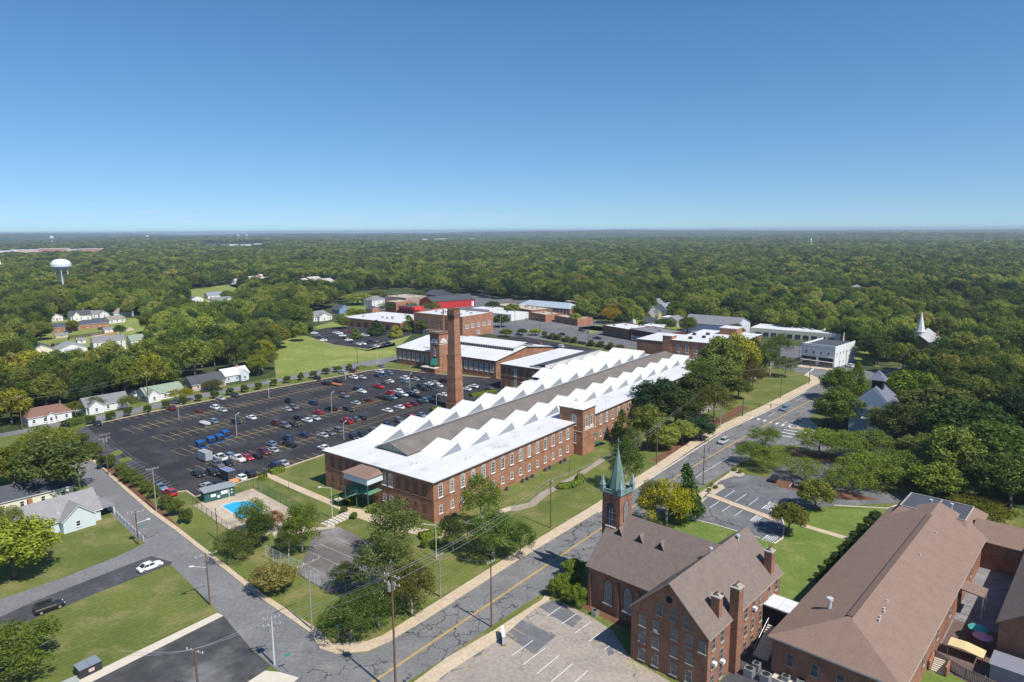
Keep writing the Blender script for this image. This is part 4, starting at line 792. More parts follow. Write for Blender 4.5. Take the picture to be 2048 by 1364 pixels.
W_TALLB = win_mesh('window_tall', 1.45, 3.0, .13, gl=mat('half_blind_glass', (.16, .17, .17), .2, .6, .9, spec=.7), nx=2, nz_=4, arch=True)
W_BRK = win_mesh('bricked_window', 1.5, 3.0, .03, frm=BRICK3, gl=brickmat('infill_brick', (.13, .06, .045), (.18, .08, .06)), nx=1, nz_=1, arch=True, depth=.03)
W_BRKL = win_mesh('bricked_window_low', 1.1, 2.2, .03, frm=BRICK3, gl=MATS['infill_brick'], nx=1, nz_=1, arch=True, depth=.03)
W_TALLG = win_mesh('window_tall', 1.35, 3.0, .13, gl=GLASSL, nx=2, nz_=4, arch=True)
W_HOUSE = win_mesh('window', 1.0, 1.5, .1, nx=1, nz_=2)
W_SASH = win_mesh('sash_window', 1.05, 1.9, .07, frm=mat('dull_frame', (.30, .28, .25), .8, .1), gl=mat('dark_sash_glass', (.07, .075, .08), .15, .3, .6, spec=.6), nx=1, nz_=2)
W_SASHW = win_mesh('sash_window', 1.1, 1.9, .06, frm=mat('grey_frame', (.30, .29, .27), .8, .1), gl=mat('sash_glass_b', (.10, .11, .115), .12, .6, .35, spec=.7), nx=1, nz_=2)
def ac_unit(par_none, p, az, label, s=1.0, group=None, m=None):
    t = thing('condenser_unit', label, 'air conditioner', p, az, group)
    B().box(-.45 * s, .45 * s, -.45 * s, .45 * s, 0, .9 * s).obj('casing', m or METAL, t); b = B().cyl(0, 0, .9 * s, .93 * s, .36 * s, n=14); b.obj('fan_grille', DARK, t); return t
# ---------------- long mill ----------------
MF = Fr(G(866, 964, 10), 53)
mill = thing('mill_building', 'long brick mill with white sawtooth roof and grey ridge skylight, beside the main street', 'mill', MF.W(0, 0), 53)
ML, MW, MH = 178.0, 39.3, 10.0
b = B().box(0, ML, 0, MW, 0, MH - .35); b.box(100, ML, MW, 48.3, 0, 8.6); b.obj('wall', BRICK, mill)
b = B(); o = .55
b.box(-o, ML, -o, MW + o, MH - .3, MH - .05, 1, 1); b.box(-o + .08, ML, -o + .08, MW + o - .08, MH - .05, MH + .04, 0); b.box(100, ML, MW + o, 48.3, 8.6, 8.8, 0)
b.obj('roof', [WHITEROOF, mat('brown_fascia', (.14, .11, .09), .8, .1)], mill)
# corbels: white downpipes
b = B()
for k in range(12): u = 6 + k * 14.5; b.tube((u, -.1, .2), (u, -.1, MH - .5), .09, n=6)
b.obj('drainpipe', mat('pinkish_pipe', (.55, .36, .27), .8, .1), mill)
# central ridge skylight building
sk = B(); u0, u1, v0, v1, ze, zr = 9.0, ML, 17.9, 29.2, 10.55, 12.3; vm = (v0 + v1) / 2
sk.roofg(u0 + .4, u1 - .35, v0, v1, ze, zr, 'x', .5, .16)
so_ = sk.obj('ridge_roof', mat('weathered_grey_roof', (.175, .155, .135), .95, .2, .25, .18, seams=(40, 1.1, .05)), mill)
so_.data.materials[0].node_tree.nodes.new('ShaderNodeMapping')
g = B(); g.poly([(u0 + .6, v1, MH + .04), (u0 + .6, v0, MH + .04), (u0 + .6, v0, ze), (u0 + .6, vm, zr - .02), (u0 + .6, v1, ze)], 0)
for k in range(9): v = v0 + .3 + (v1 - v0 - .6) * k / 8; g.box(u0 + .52, u0 + .6, v - .06, v + .06, MH + .04, ze + (zr - ze) * (1 - abs(v - vm) / (vm - v0)) - .02, 1)
g.box(u0 + .5, u0 + .62, v0, v1, MH + .04, MH + .2, 1); g.box(u0 + .62, u1, v0 + .1, v0 + .2, MH + .04, ze + .1, 1); g.box(u0 + .62, u1, v1 - .2, v1 - .1, MH + .04, ze + .1, 1)
g.obj('gable_glazing', [mat('dull_glazing', (.26, .28, .25), .5, .15, 1), mat('grey_green_frame', (.20, .22, .19), .8, .1)], mill)
TGM = mat('tooth_end_panel', (.26, .28, .30), .7, .06, .6)
for k in range(14):
    u = 12.6 + 11.72 * k
    for (va, vb) in ((9.8, 17.2), (31.2, 39.0 if k < 8 else 47.5)):
        if u + 9 > ML: continue
        t = B(); z0 = MH + .04; zp = 12.45; up = u + 7.3; ub = u + 8.8
        t.poly([(u, va, z0), (up, va, zp), (up, vb, zp), (u, vb, z0)][::1], 0)
        t.poly([(u, vb, z0 if vb < 40 else 8.8), (up, vb, zp), (ub, vb, z0 if vb < 40 else 8.8)], 1); t.poly([(u, va, z0), (ub, va, z0), (up, va, zp)], 1)
        t.poly([(up, va, zp), (ub, va, z0), (ub, vb, z0), (up, vb, zp)], 2)
        t.box(up - .1, up + .15, va - .12, vb + .12, zp - .05, zp + .08, 0)
        t.obj('sawtooth', [mat('tooth_white', (.72, .72, .715), .6, .05, .35, .03), TGM, GLASS], mill)
# windows of the street side (two storeys) and of the end wall
NS = 44
for k in range(NS):
    u = 2.4 + k * 3.95
    if 59.5 < u < 70 or u > 176: continue
    put_win((W_TALL, W_TALLB, W_TALLG, W_TALL, W_TALLB)[rnd.randrange(5)], mill, u, 0, 5.6, '-y')
    put_win(W_LOW, mill, u, 0, 1.6, '-y') if k < 26 else None
for k, v in enumerate([2.9, 5.8, 8.7, 11.6, 14.2, 16.5, 24.9, 27.6, 30.3, 33.0, 36.2]):
    up = W_TALLG if k in (4, 5, 6) else W_BRK; put_win(up, mill, 0, v, 5.6, '-x')
    put_win(W_TALLG if k in (6,) else (W_LOW if k in (4, 5) else W_BRKL), mill, 0, v, 1.5, '-x')
b = B().box(-.06, 0.02, 0, MW, 5.15, 5.35); b.box(0, ML, -.06, .02, 5.1, 5.28); b.obj('string_course', BRICK3, mill)
# rooftop pipes
for i, (u, v) in enumerate([(16, 4), (27, 3.5), (38, 5), (49, 4.4), (74, 4), (88, 4), (104, 4), (14, 34), (30, 35), (45, 34), (60, 35.5), (5, 12), (5, 27), (78, 34), (95, 35), (120, 4), (135, 4)]):
    b = B().cyl(u, v, MH, MH + .7, .12, n=6); b.box(u + .6, u + .9, v, v + .25, MH + .04, MH + .45); b.box(u + 1.6, u + 1.75, v - .4, v - .25, MH + .04, MH + .6); b.obj('roof_vent', STEEL, mill)
# stair tower on the street side
tw = B().box(61.3, 68.5, -3.1, 5.2, 0, 14.0); tw.box(61.15, 68.65, -3.25, -3.08, 5.4, 5.7, 0)
for k in range(7): tw.box(61.2, 61.32, -2.7 + k * 1.2, -2.1 + k * 1.2, 12.6, 13.2)
o_ = tw.obj('entrance_tower', BRICK, mill)
bb = B().box(61.0, 68.8, -3.4, 5.5, 14.0, 14.25, 1, 1); bb.box(61.1, 68.7, -3.3, 5.4, 14.25, 14.33, 0); bb.obj('tower_roof', [mat('tower_membrane', (.80, .79, .76), .7, .06, .4, stain=((.45, .38, .30), .35, .52, .7)), MATS['brown_fascia']], mill)
for v, m_ in ((.0, W_TALL), (3.2, W_BRK)):
    put_win(m_, mill, 61.3, v, 9.0, '-x'); put_win(m_, mill, 61.3, v, 3.6, '-x')
b = B().box(61.2, 61.33, -3.1, 5.2, 7.3, 7.5); b.obj('string_course', STONE, mill)
for u in (63.3, 66.2): put_win(W_TALL, mill, u, -3.1, 8.7, '-y')
B().box(62.2, 67.4, -3.2, -3.08, 7.6, 8.4).obj('stone_panel', STONE, mill)
aw = B(); aw.poly([(68.5, -3.1 + .8, 6.3), (68.5, -.6 + .8, 6.3), (71.6, -.6 + .8, 4.2), (71.6, -3.1 + .8, 4.2)]); aw.poly([(68.5, -2.3, 6.3), (71.6, -2.3, 4.2), (71.6, -2.3, 3.8), (68.5, -2.3, 3.8)]); aw.poly([(71.6, -2.3, 4.2), (71.6, .2, 4.2), (71.6, .2, 3.8), (71.6, -2.3, 3.8)])
aw.poly([(68.5, .2, 6.3), (68.5, .2, 3.8), (71.6, .2, 3.8), (71.6, .2, 4.2)]); aw.obj('green_awning', AWN, mill)
# street side stairs
st = B(); st.box(68.6, 72, -3.0, .6, 1.5, 1.65)
for k in range(9): st.box(72 + k * .45, 72.5 + k * .45, -3.0, -1.2, 1.45 - k * .17, 1.52 - k * .17)
for v in (-3.0, -1.2): st.tube((72, v, 2.5), (76.2, v, 1.0), .04, n=5); st.tube((72, v, 1.6), (76.2, v, .1), .06, n=5)
for u in (69, 71.8): st.tube((u, -2.9, 0), (u, -2.9, 2.5), .06, n=5)
st.obj('green_steps', GREEN, mill)
for k, u in enumerate([3, 5.5, 11, 18, 20.2, 26, 33, 35.3, 37.6, 44, 46.2, 52, 54.1, 80, 88]):
    ac_unit(None, MF.W(u, -1.5), 53, '%s air conditioner from the near corner along the mill wall' % ORD[k], .95, 'condensers along the mill wall', mat('dark_casing', (.12, .12, .125), .6, .1))
# entrance canopy and green stairs on the end wall
cp = thing('entrance_canopy', 'white sided canopy with brown roof at the end wall of the mill', 'canopy', MF.W(0, 21), 53)
c0, c1, cy = -5.2, -.1, 4.3   # u range, half width in v
B().box(c0, c1, -cy, cy, 6.9, 8.6).obj('canopy_sides', mat('pale_siding', (.62, .67, .68), .7, .04, .8), cp)
r = B(); r.poly([(c0 - .4, -cy - .4, 8.62), (c0 - .4, cy + .4, 8.62), (c1, cy - 1.4, 9.6), (c1, -cy + 1.4, 9.6)][::-1]); r.poly([(c0 - .4, -cy - .4, 8.62), (c1, -cy - .4, 8.62), (c1, -cy + 1.4, 9.6)]); r.poly([(c1, cy + .4, 8.62), (c0 - .4, cy + .4, 8.62), (c1, cy - 1.4, 9.6)]); r.poly([(c0 - .4, -cy - .4, 8.62), (c0 - .4, cy + .4, 8.62), (c1, cy + .4, 8.62), (c1, -cy - .4, 8.62)])
r.obj('canopy_roof', ROOFT, cp)
for x, y in ((c0 + .1, -cy + .1), (c0 + .1, cy - .1), (c0 + .1, 0)): B().box(x - .09, x + .09, y - .09, y + .09, 0, 6.9).obj('post', GREEN, cp)
s = B(); s.box(-4.6, -.3, -4.0, 4.2, 4.15, 4.3)
for k in range(14): s.box(-5.4 - .0, -4.2, 3.2 - k * .38 + .9, 3.6 - k * .38 + .9, 0, 0) if 0 else None
B_ = s; B_.obj('landing', mat('green_deck', (.13, .26, .18), .7, .15, 1), cp)
s = B()
for k in range(13): y = -.5 + k * .38; z = 4.1 - k * .2; s.box(-7.0, -5.4, y, y + .34, z - .04, z)
s.box(-7.2, -5.3, 4.4, 6.4, 1.45, 1.55)
for k in range(7): s.box(-5.3 + k * .32, -5.0 + k * .32, 4.5, 6.2, 1.35 - k * .2, 1.4 - k * .2)
s.obj('steps', mat('pale_tread', (.48, .47, .36), .8, .1, 1), cp)
s = B()
for x in (-7.05, -5.35):
    s.tube((x, -.5, 4.0), (x, 4.4, 1.4), .09, n=5); s.tube((x, -.5, 5.1), (x, 4.4, 2.5), .05, n=5)
    for k in range(6): y = -.5 + k * .98; z = 4.0 - k * .52; s.tube((x, y, z), (x, y, z + 1.1), .035, n=4)
s.tube((-7.2, 4.4, 2.5), (-7.2, 6.4, 2.5), .05, n=5); s.tube((-7.2, 6.4, 2.5), (-5.3, 6.4, 2.5), .05, n=5); s.tube((-4.6, -4, 5.3), (-4.6, -.6, 5.3), .05, n=5); s.tube((-4.6, .9, 5.3), (-4.6, 4.2, 5.3), .05, n=5)
for x, y in ((-7.1, 4.5), (-7.1, 6.3), (-5.4, 6.3), (-5.4, 4.5)): s.tube((x, y, 0), (x, y, 2.5), .06, n=5)
s.box(-7.0, -5.2, -.7, -.4, 4.0, 4.15); s.box(-5.3, -4.6, -1.2, .2, 4.0, 4.15)
s.obj('railing', GREEN, cp)
# ---------------- chimney ----------------
cpos = G(911, 816); ch = thing('mill_chimney', 'very tall square brick smokestack with a corbelled top rising over the car park', 'chimney', cpos, 53)
b = B(); b.frus(0, 0, 2.6, 2.6, 2.55, 2.55, 0, 2.4); b.frus(0, 0, 2.3, 2.3, 1.46, 1.46, 2.4, 34.6); b.obj('shaft', brickmat('stack_brick', (.31, .125, .068), (.43, .185, .105), var=.3), ch)
b = B(); b.frus(0, 0, 1.5, 1.5, 1.8, 1.8, 34.6, 36.2); b.frus(0, 0, 1.8, 1.8, 1.7, 1.7, 36.2, 37.8)
for k in range(4):
    for q in (-1, 1): b.box(-1.6 + k * .9, -1.15 + k * .9, q * 1.5 - .2, q * 1.5 + .2, 37.8, 38.5); b.box(q * 1.5 - .18, q * 1.5 + .18, -1.55 + k * .9, -1.1 + k * .9, 37.8, 38.4)
b.obj('cap', BRICK3, ch)
b = B()
for k in range(7): z = 3 + k * 4.4; s_ = 2.3 - (z - 2.4) * .0261 + .03; b.frus(0, 0, s_, s_, s_, s_, z, z + .12)
b.obj('iron_band', BRICK3, ch)
fl = G(886, 665, 14)
# ---------------- second mill block beside the long one ----------------
m2 = thing('mill_annex', 'two storey brick mill block with white roof and a dark sloping side roof', 'mill', MF.W(0, 0), 53)
B().box(116.5, 163, 48.45, 71, 0, 10.8).obj('wall', BRICK, m2)
b = B().box(116.0, 163.4, 48.2, 71.5, 10.82, 11.05, 1, 1); b.box(116.1, 163.3, 48.3, 71.4, 11.05, 11.12, 0); b.obj('roof', [WHITEROOF, MATS['brown_fascia']], m2)
b = B().box(117.5, 163, 48.6, 48.9, 11.12, 12.9); b.box(117.5, 117.8, 48.9, 56, 11.12, 11.9); b.obj('clerestory_band', mat('pale_panel', (.50, .50, .47), .8, .08, .5), m2)
b = B().hexa([(117.3, 48.4, 12.9), (163.2, 48.4, 12.9), (163.2, 56.5, 11.3), (117.3, 56.5, 11.3)], [(117.3, 48.4, 13.05), (163.2, 48.4, 13.05), (163.2, 56.5, 11.45), (117.3, 56.5, 11.45)]); b.obj('side_roof', ROOFD, m2)
for k in range(7):
    v = 50.8 + k * 3.1; put_win(W_TALLG if k % 3 == 1 else W_BRK, m2, 116.5, v, 6.3, '-x'); put_win(W_TALLG if k % 3 == 1 else W_BRKL, m2, 116.5, v, 1.8, '-x')
b = B().box(116.4, 116.52, 48.45, 71, 5.6, 5.8); b.obj('string_course', BRICK3, m2)
for k in range(8): B().box(120 + k * 5.2, 121.2 + k * 5.2, 46.6, 47.6, 8.82, 9.7).obj('roof_vent', mat('rusty_vent', (.16, .10, .07), .9, .2), mill)
# ---------------- third mill with clock tower ----------------
m3 = thing('mill_hall', 'low brick mill hall with white gabled roof behind the clock tower', 'mill', MF.W(0, 0), 53)
U0, U1, V0, V1 = 131, 178, 85, 149.5; um = (U0 + U1) / 2
b = B().walls(U0, U1, V0, V1, 0, 8.3, 11.6, 'y'); b.obj('wall', BRICK, m3)
B().roofg(U0, U1, V0, V1, 8.35, 11.65, 'y', .6, .2, 0, 1).obj('roof', [WHITEROOF, MATS['brown_fascia']], m3)
b = B(); zc = 10.3; b.box(146, 146.3, 86, 121, zc - .4, 12.1, 0)
for k in range(24): b.box(145.9, 146.0, 86.4 + k * 1.45, 87.4 + k * 1.45, zc + .3, 11.8, 1)
b.poly([(146.3, 86, zc), (146.3, 86, 12.1), (150, 86, 13.2), (156, 86, 11.6)], 0)
b.obj('clerestory', [mat('pale_grey_panel', (.52, .53, .5), .8, .08, .5), DARK], m3)
b = B().hexa([(145.6, 85.6, 12.1), (145.6, 121.4, 12.1), (156, 121.4, 13.4), (156, 85.6, 13.4)][::-1], [(145.6, 85.6, 12.28), (145.6, 121.4, 12.28), (156, 121.4, 13.6), (156, 85.6, 13.6)][::-1]); b.poly([(156, 85.6, 13.5), (156, 121.4, 13.5), (164, 121.4, 10.8), (164, 85.6, 10.8)]); b.obj('monitor_roof', WHITEROOF, m3)
for k in range(20):
    v = 87.4 + k * 3.15
    if 113 < v < 122: continue
    put_win(win_mesh('window_tall', 1.7, 3.9, .14, gl=GLASSL, nx=2, nz_=3) if k == 0 else W3, m3, U0, v, 2.8, '-x')
    if k == 0: W3 = m3.children[-1].data
ct = thing('clock_tower', 'square battlemented brick tower with white half round windows behind the car park', 'tower', MF.W(128.3, 117.6), 53)
B().box(-3, 3, -3, 3, 0, 18.2).obj('wall', BRICK, ct)
b = B().frus(0, 0, 3.0, 3.0, 3.55, 3.55, 18.2, 18.9); b.frus(0, 0, 3.55, 3.55, 3.55, 3.55, 18.9, 19.3)
for k in range(7):
    for q in (-1, 1): b.box(-3.5 + k * 1.05, -2.9 + k * 1.05, q * 3.35 - .18, q * 3.35 + .18, 19.3, 19.9); b.box(q * 3.36 - .17, q * 3.36 + .17, -3.5 + k * 1.05, -2.9 + k * 1.05, 19.3, 19.8)
b.obj('battlement', [BRICK2], ct)
b = B().box(-3.2, 3.2, -3.2, 3.2, 19.3, 19.4); b.obj('tower_roof', COPPER, ct)
def lunette(par, x, y, z, r, face):
    b = B(); n = 10; pts = [(r * math.cos(math.pi * k / n), r * math.sin(math.pi * k / n)) for k in range(n + 1)]
    b.poly([(p[0], -.06, p[1]) for p in pts], 0)
    for k in (2, 5, 8): a = math.pi * k / n; b.tube((0, -.1, .05), (r * math.cos(a), -.1, r * math.sin(a)), .06, n=4, m=1)
    b.box(-r - .2, r + .2, -.2, .02, -.2, 0, 0); put = b.obj('half_round_window', [WHITE, DARK], par, loc=(x, y, z), rz={'-y': 0, '-x': -90}[face])
lunette(ct, -3, 0, 14.6, 2.0, '-x'); lunette(ct, 0, -3, 14.6, 2.0, '-y')
B().box(-3.1, 3.1, -3.1, 3.1, 13.6, 13.85).obj('string_course', STONE, ct)
put_win(win_mesh('tower_window', 1.3, 3.1, .2, nx=1, nz_=2, arch=True), ct, -3, 0, 8.2, '-x')
aw = B(); aw.poly([(-3, 1.6, 6.9), (-3, -1.6, 6.9), (-4.9, -1.6, 4.0), (-4.9, 1.6, 4.0)]); aw.poly([(-3, -1.6, 6.9), (-3, -1.6, 4), (-4.9, -1.6, 4)]); aw.poly([(-3, 1.6, 6.9), (-4.9, 1.6, 4), (-3, 1.6, 4)]); aw.obj('green_awning', AWN, ct)
b = B().box(-6.4, -3, -3.0, 6.2, 0, 2.6); b.box(-6.6, -3, -3.2, 6.4, 2.6, 2.85, 1, 1); b.obj('porch', [BRICK2, STONE], ct)
b = B();
for k in range(8): b.tube((-6.4, -3 + k * 1.3, 2.85), (-6.4, -3 + k * 1.3, 3.8), .05, n=4)
b.tube((-6.4, -3, 3.8), (-6.4, 6.2, 3.8), .06, n=4); b.obj('railing', GREEN, ct)
bs = thing('boiler_stack', 'thin rusty steel pipe standing on the clock tower roof side', 'pipe', MF.W(133.6, 119.2, 0), 53); B().cyl(0, 0, 0, 29.5, .45, .4, 10).obj('pipe_shaft', mat('rusty_pipe', (.34, .13, .08), .8, .2), bs); B().cyl(0, 0, 29.5, 29.8, .5, .5, 10).obj('rim', METAL, bs)
# ---------------- three storey mill end ----------------
m4 = thing('mill_block', 'three storey brick mill block with flat white roof behind the long mill', 'mill', MF.W(0, 0), 53)
B().box(178.2, 217, -7, 21, 0, 17.6).obj('wall', BRICK, m4)
b = B().box(177.8, 217.4, -7.4, 21.4, 17.62, 17.85, 1, 1); b.box(177.9, 217.3, -7.3, 21.3, 17.85, 17.93, 0); b.obj('roof', [WHITEROOF, MATS['brown_fascia']], m4)
B().box(178.0, 183.5, 20.8, 25.2, 0, 19.4).obj('stair_tower', BRICK, m4); B().box(177.8, 183.7, 20.6, 25.4, 19.4, 19.6).obj('tower_roof', WHITEROOF, m4)
B().box(206, 214, 1, 9, 17.93, 21).obj('penthouse', BRICK, m4); B().box(205.7, 214.3, .7, 9.3, 21, 21.2).obj('penthouse_roof', WHITEROOF, m4)
B().box(190, 215, 25.3, 44, 0, 14.5).obj('side_wing', BRICK, m4); B().box(189.8, 215.2, 25.5, 44.2, 14.5, 14.7).obj('wing_roof', WHITEROOF, m4)
for k in range(6):
    for z in (12.6, 7.5 + .3): put_win(W_TALL, m4, 178.2, 17.5 - k * 4.0, z if z > 8 else 9.4 - .9, '-x') if z > 8 else put_win(W_TALL, m4, 178.2, 17.5 - k * 4.0, 10.2 - 2.2 + .6, '-x')
for u, v in ((184, 14), (190, 10), (196, 17), (200, 12)): B().box(u, u + 1.4, v, v + 1.4, 17.93, 19).obj('roof_vent', mat('dark_vent', (.06, .06, .065), .7, .1), m4)
# ---------------- white corner shop building ----------------
WF = Fr(G(1668, 737), az2((1668, 737), (1601, 728)) - 90)
wb = thing('shop_building', 'white two storey brick shop building with dark shopfronts on the street corner', 'building', WF.W(0, 0), WF.az)
Lw = math.dist(G(1668, 737), G(1601, 728)); Dw = math.dist(G(1668, 737), G(1705, 722))
b = B().box(0, Dw, 0, Lw, 0, 9.6, 0); b.box(0, .4, 0, Lw, 9.6, 10.9, 0); b.box(0, Dw, 0, .35, 9.6, 10.6, 0); b.box(0, Dw, Lw - .35, Lw, 9.6, 10.6, 0); b.obj('wall', mat('white_brick_paint', (.66, .68, .69), .85, .06, .6, .05), wb)
B().box(.4, Dw, .35, Lw - .35, 9.7, 9.8).obj('roof', ROOFD, wb)
B().box(-.25, 0, .0, Lw, 9.6, 10.0).obj('cornice', mat('grey_blue_trim', (.36, .42, .46), .8, .1), wb)
for k in range(2):
    y0 = .9 + k * Lw / 2; y1 = y0 + Lw / 2 - 1.6
    B().box(-.06, .02, y0, y1, .5, 2.7).obj('shop_window', GLASS, wb); B().box(-.08, .02, y0 - .2, y1 + .2, 3.0, 4.6).obj('transom', DARK, wb)
B().box(-1.3, -.1, .2, Lw - .2, 2.75, 2.9).obj('canopy', mat('shop_canopy', (.55, .55, .52), .8, .1), wb); B().box(-.2, 0, 0, Lw, 4.8, 5.0).obj('ledge', WHITE, wb)
for k in range(4): put_win(W_HOUSE, wb, 0, 3 + k * (Lw - 5.5) / 3, 6, '-x')
for k in range(6): put_win(W_HOUSE, wb, 2.5 + k * (Dw - 5) / 5, 0, 6, '-y')
for k in (1, 2, 4): put_win(W_HOUSE, wb, 2.5 + k * (Dw - 5) / 5, 0, 1.5, '-y')
# ---------------- generic blocks ----------------
def block(name, label, cat, F, u0, u1, v0, v1, h, wallm, roofm, par=.5, wins=(), parts=(), z0=0):
    t = thing(name, label, cat, F.W((u0 + u1) / 2, (v0 + v1) / 2), F.az); hx, hy = (u1 - u0) / 2, (v1 - v0) / 2
    b = B().box(-hx, hx, -hy, hy, 0, h - par)
    if par:
        for q in ((-hx, hx, -hy, -hy + .3), (-hx, hx, hy - .3, hy), (-hx, -hx + .3, -hy + .3, hy - .3), (hx - .3, hx, -hy + .3, hy - .3)): b.box(*q, h - par, h)
    b.obj('wall', wallm, t); i = .3 if par else -.25; B().box(-hx + i, hx - i, -hy + i, hy - i, h - par + .01, h - par + .1).obj('roof', roofm, t)
    for face, n, me, z, mg in wins:
        L = hy if face in ('-x', '+x') else hx
        for k in range(n):
            s_ = 0 if n == 1 else -L + mg + (2 * L - 2 * mg) * k / (n - 1)
            if face == '-x': put_win(me, t, -hx, s_, z, face)
            if face == '-y': put_win(me, t, s_, -hy, z, face)
            if face == '+x': put_win(me, t, hx, s_, z, face)
    r = random.Random(int(u0 * 7 + v0))
    for k in range(int(min(6, hx * hy / 40))):
        x, y = r.uniform(-hx * .7, hx * .7), r.uniform(-hy * .7, hy * .7); B().box(x, x + 1.5, y, y + 1.3, h - par + .1, h - par + 1.1).obj('rooftop_unit', METAL, t)
    return t, hx, hy
W_BIG = win_mesh('office_window', 3.0, 2.4, .14, nx=3, nz_=2, gl=GLASSL)
W_SHOP = win_mesh('shop_window', 3.2, 2.3, .1, frm=mat('dark_frame', (.05, .05, .05), .6, .1), nx=2, nz_=1)
t, hx, hy = block('office_block', 'modern three storey orange brick office block with white flat roof behind the chimney', 'office building', MF, 212.5, 243.5, 176, 219, 13.7, BRICK4, WHITEROOF, .6,
      (('-x', 9, W_SASHW, 9.3, 4), ('-x', 9, W_SASHW, 5.3, 4), ('-y', 5, W_BIG, 5.8, 4), ('-y', 1, W_BIG, 1.2, 4)))
B().box(-hx - 1.5, -hx, -hy * .55, hy * .55, 0, 3.4).obj('entrance', GLASSL, t)
block('workshop', 'long low brick workshop with white roof beyond the upper car park', 'workshop', MF, 209, 250, 228, 290, 6, BRICK2, WHITEROOF, .3, (('-x', 8, W_SHOP, 1.5, 5),))
F2 = Fr(G(866, 618), az2((866, 618), (950, 612)))
rw = thing('red_warehouse', 'long red metal warehouse with dark gabled roof', 'warehouse', F2.W(0, 0), F2.az)
Lr_ = math.dist(G(950, 612), G(866, 618)); B().walls(0, Lr_, 0, 26, 0, 6.2, 9.5, 'x').obj('wall', mat('red_sheeting', (.46, .035, .03), .6, .12, 1, .06), rw); B().roofg(0, Lr_, 0, 26, 6.25, 9.55, 'x', .4, .15).obj('roof', ROOFD, rw)
b = B()
for k in range(9): x_ = .1 + k * (Lr_ - .3) / 8; b.box(x_ - .12, x_ + .12, -.08, 0, 0, 6.1)
b.obj('wall_rib', mat('dark_red', (.25, .02, .02), .6, .1), rw); B().box(Lr_ - 3.4, Lr_ - 1.2, -.1, 0, .2, 4.5).obj('door', WHITE, rw)
F3 = Fr(G(812, 628), 50)
rs = thing('red_shop', 'small red shop with black window band and a bright red sign box', 'shop', F3.W(0, 0), 50); B().box(0, 12, -9, 9, 0, 6).obj('wall', mat('red_wall', (.5, .05, .04), .7, .1), rs); B().box(.2, 11.8, -8.8, 8.8, 6, 6.15).obj('roof', ROOFD, rs)
for k in range(5): B().box(-.08, .0, -8 + k * 3.4, -5.6 + k * 3.4, .8, 4.2).obj('window', DARK, rs)
B().box(-2, 6, -13, -9.1, 4.2, 6.4).obj('sign_box', mat('bright_red', (.75, .05, .03), .6, .06), rs)
block('brick_shop', 'brown brick shop with flat roof left of the red shop', 'shop', F3, 0, 16, 12, 26, 9, BRICK4, CONC, .3, (('-x', 3, W_SHOP, 5, 3),))
block('brick_shop', 'tan box shaped building behind the brown brick shop', 'building', F3, 30, 55, 34, 62, 9, mat('tan_block', (.36, .27, .22), .9, .1), CONC, .3)
bn = thing('barn', 'dark roofed barn behind the red warehouse', 'barn', G(862, 600), 40); B().walls(0, 20, -12, 12, 0, 5, 9, 'y').obj('wall', ROOFD, bn); B().roofg(0, 20, -12, 12, 5, 9, 'y').obj('roof', ROOFD, bn)
# dark brick shops along the cross street
F4 = Fr(G(1322, 692), az2((1322, 692), (1205, 670)) - 90)
Ls = math.dist(G(1322, 692), G(1205, 670))
block('shop_row', 'long dark purple fronted shop with flat roof on the cross street', 'shop', F4, 0, 20, 0, Ls * .52, 7, mat('purple_front', (.10, .03, .035), .8, .1), ROOFG, .5, (('-x', 6, win_mesh('shop_window', 4.2, 2.6, .3, gl=GLASSL, nx=2, nz_=1), .6, 4),))
block('shop_row', 'long dark brown shop with white flat roof at the corner of the cross street', 'shop', F4, 0, 20, Ls * .53, Ls, 6.6, BRICK3, WHITEROOF, .5, (('-x', 5, W_SHOP, .6, 4),))
F5 = Fr(G(1155, 652), az2((1155, 652), (1109, 644)) - 90); L5 = math.dist(G(1155, 652), G(1109, 644))
block('brick_garage', 'low brick garage with white parapet caps at the cross street corner', 'garage', F5, 0, 14, 0, L5, 5, BRICK4, CONC, .6, (('-x', 3, W_SHOP, .8, 4),))
block('brick_garage', 'low brick garage with a white awning next to the corner garage', 'garage', F5, -6, 10, L5 + 3, L5 + 24, 5.6, BRICK4, CONC, .6, (('-x', 3, W_SHOP, .8, 4), ('-y', 1, W_HOUSE, 1.5, 3)))
block('brick_shop', 'long dark brick shop row left of the garages', 'shop', F5, -2, 18, L5 + 26, L5 + 82, 6.5, BRICK3, CONC, .5, (('-x', 10, W_SHOP, .8, 4),))
F6 = Fr(G(1139, 633), 36)
hb_ = thing('long_brick_building', 'long orange brick building with pale blue hipped roof and white windows', 'building', F6.W(0, 0), 50); B().box(0, 16, 0, 52, 0, 6).obj('wall', BRICK4, hb_); B().roofg(0, 16, 0, 52, 6, 9.5, 'y', .5, .2, hip0=6, hip1=6).obj('roof', mat('pale_blue_metal', (.36, .42, .47), .6, .08), hb_)
for k in range(9): put_win(win_mesh('window', 1.4, 2.6, .3, gl=CREAM) if k == 0 else hb_.children[-1].data, hb_, 0, 3 + k * 3.4, 1.6, '-x')
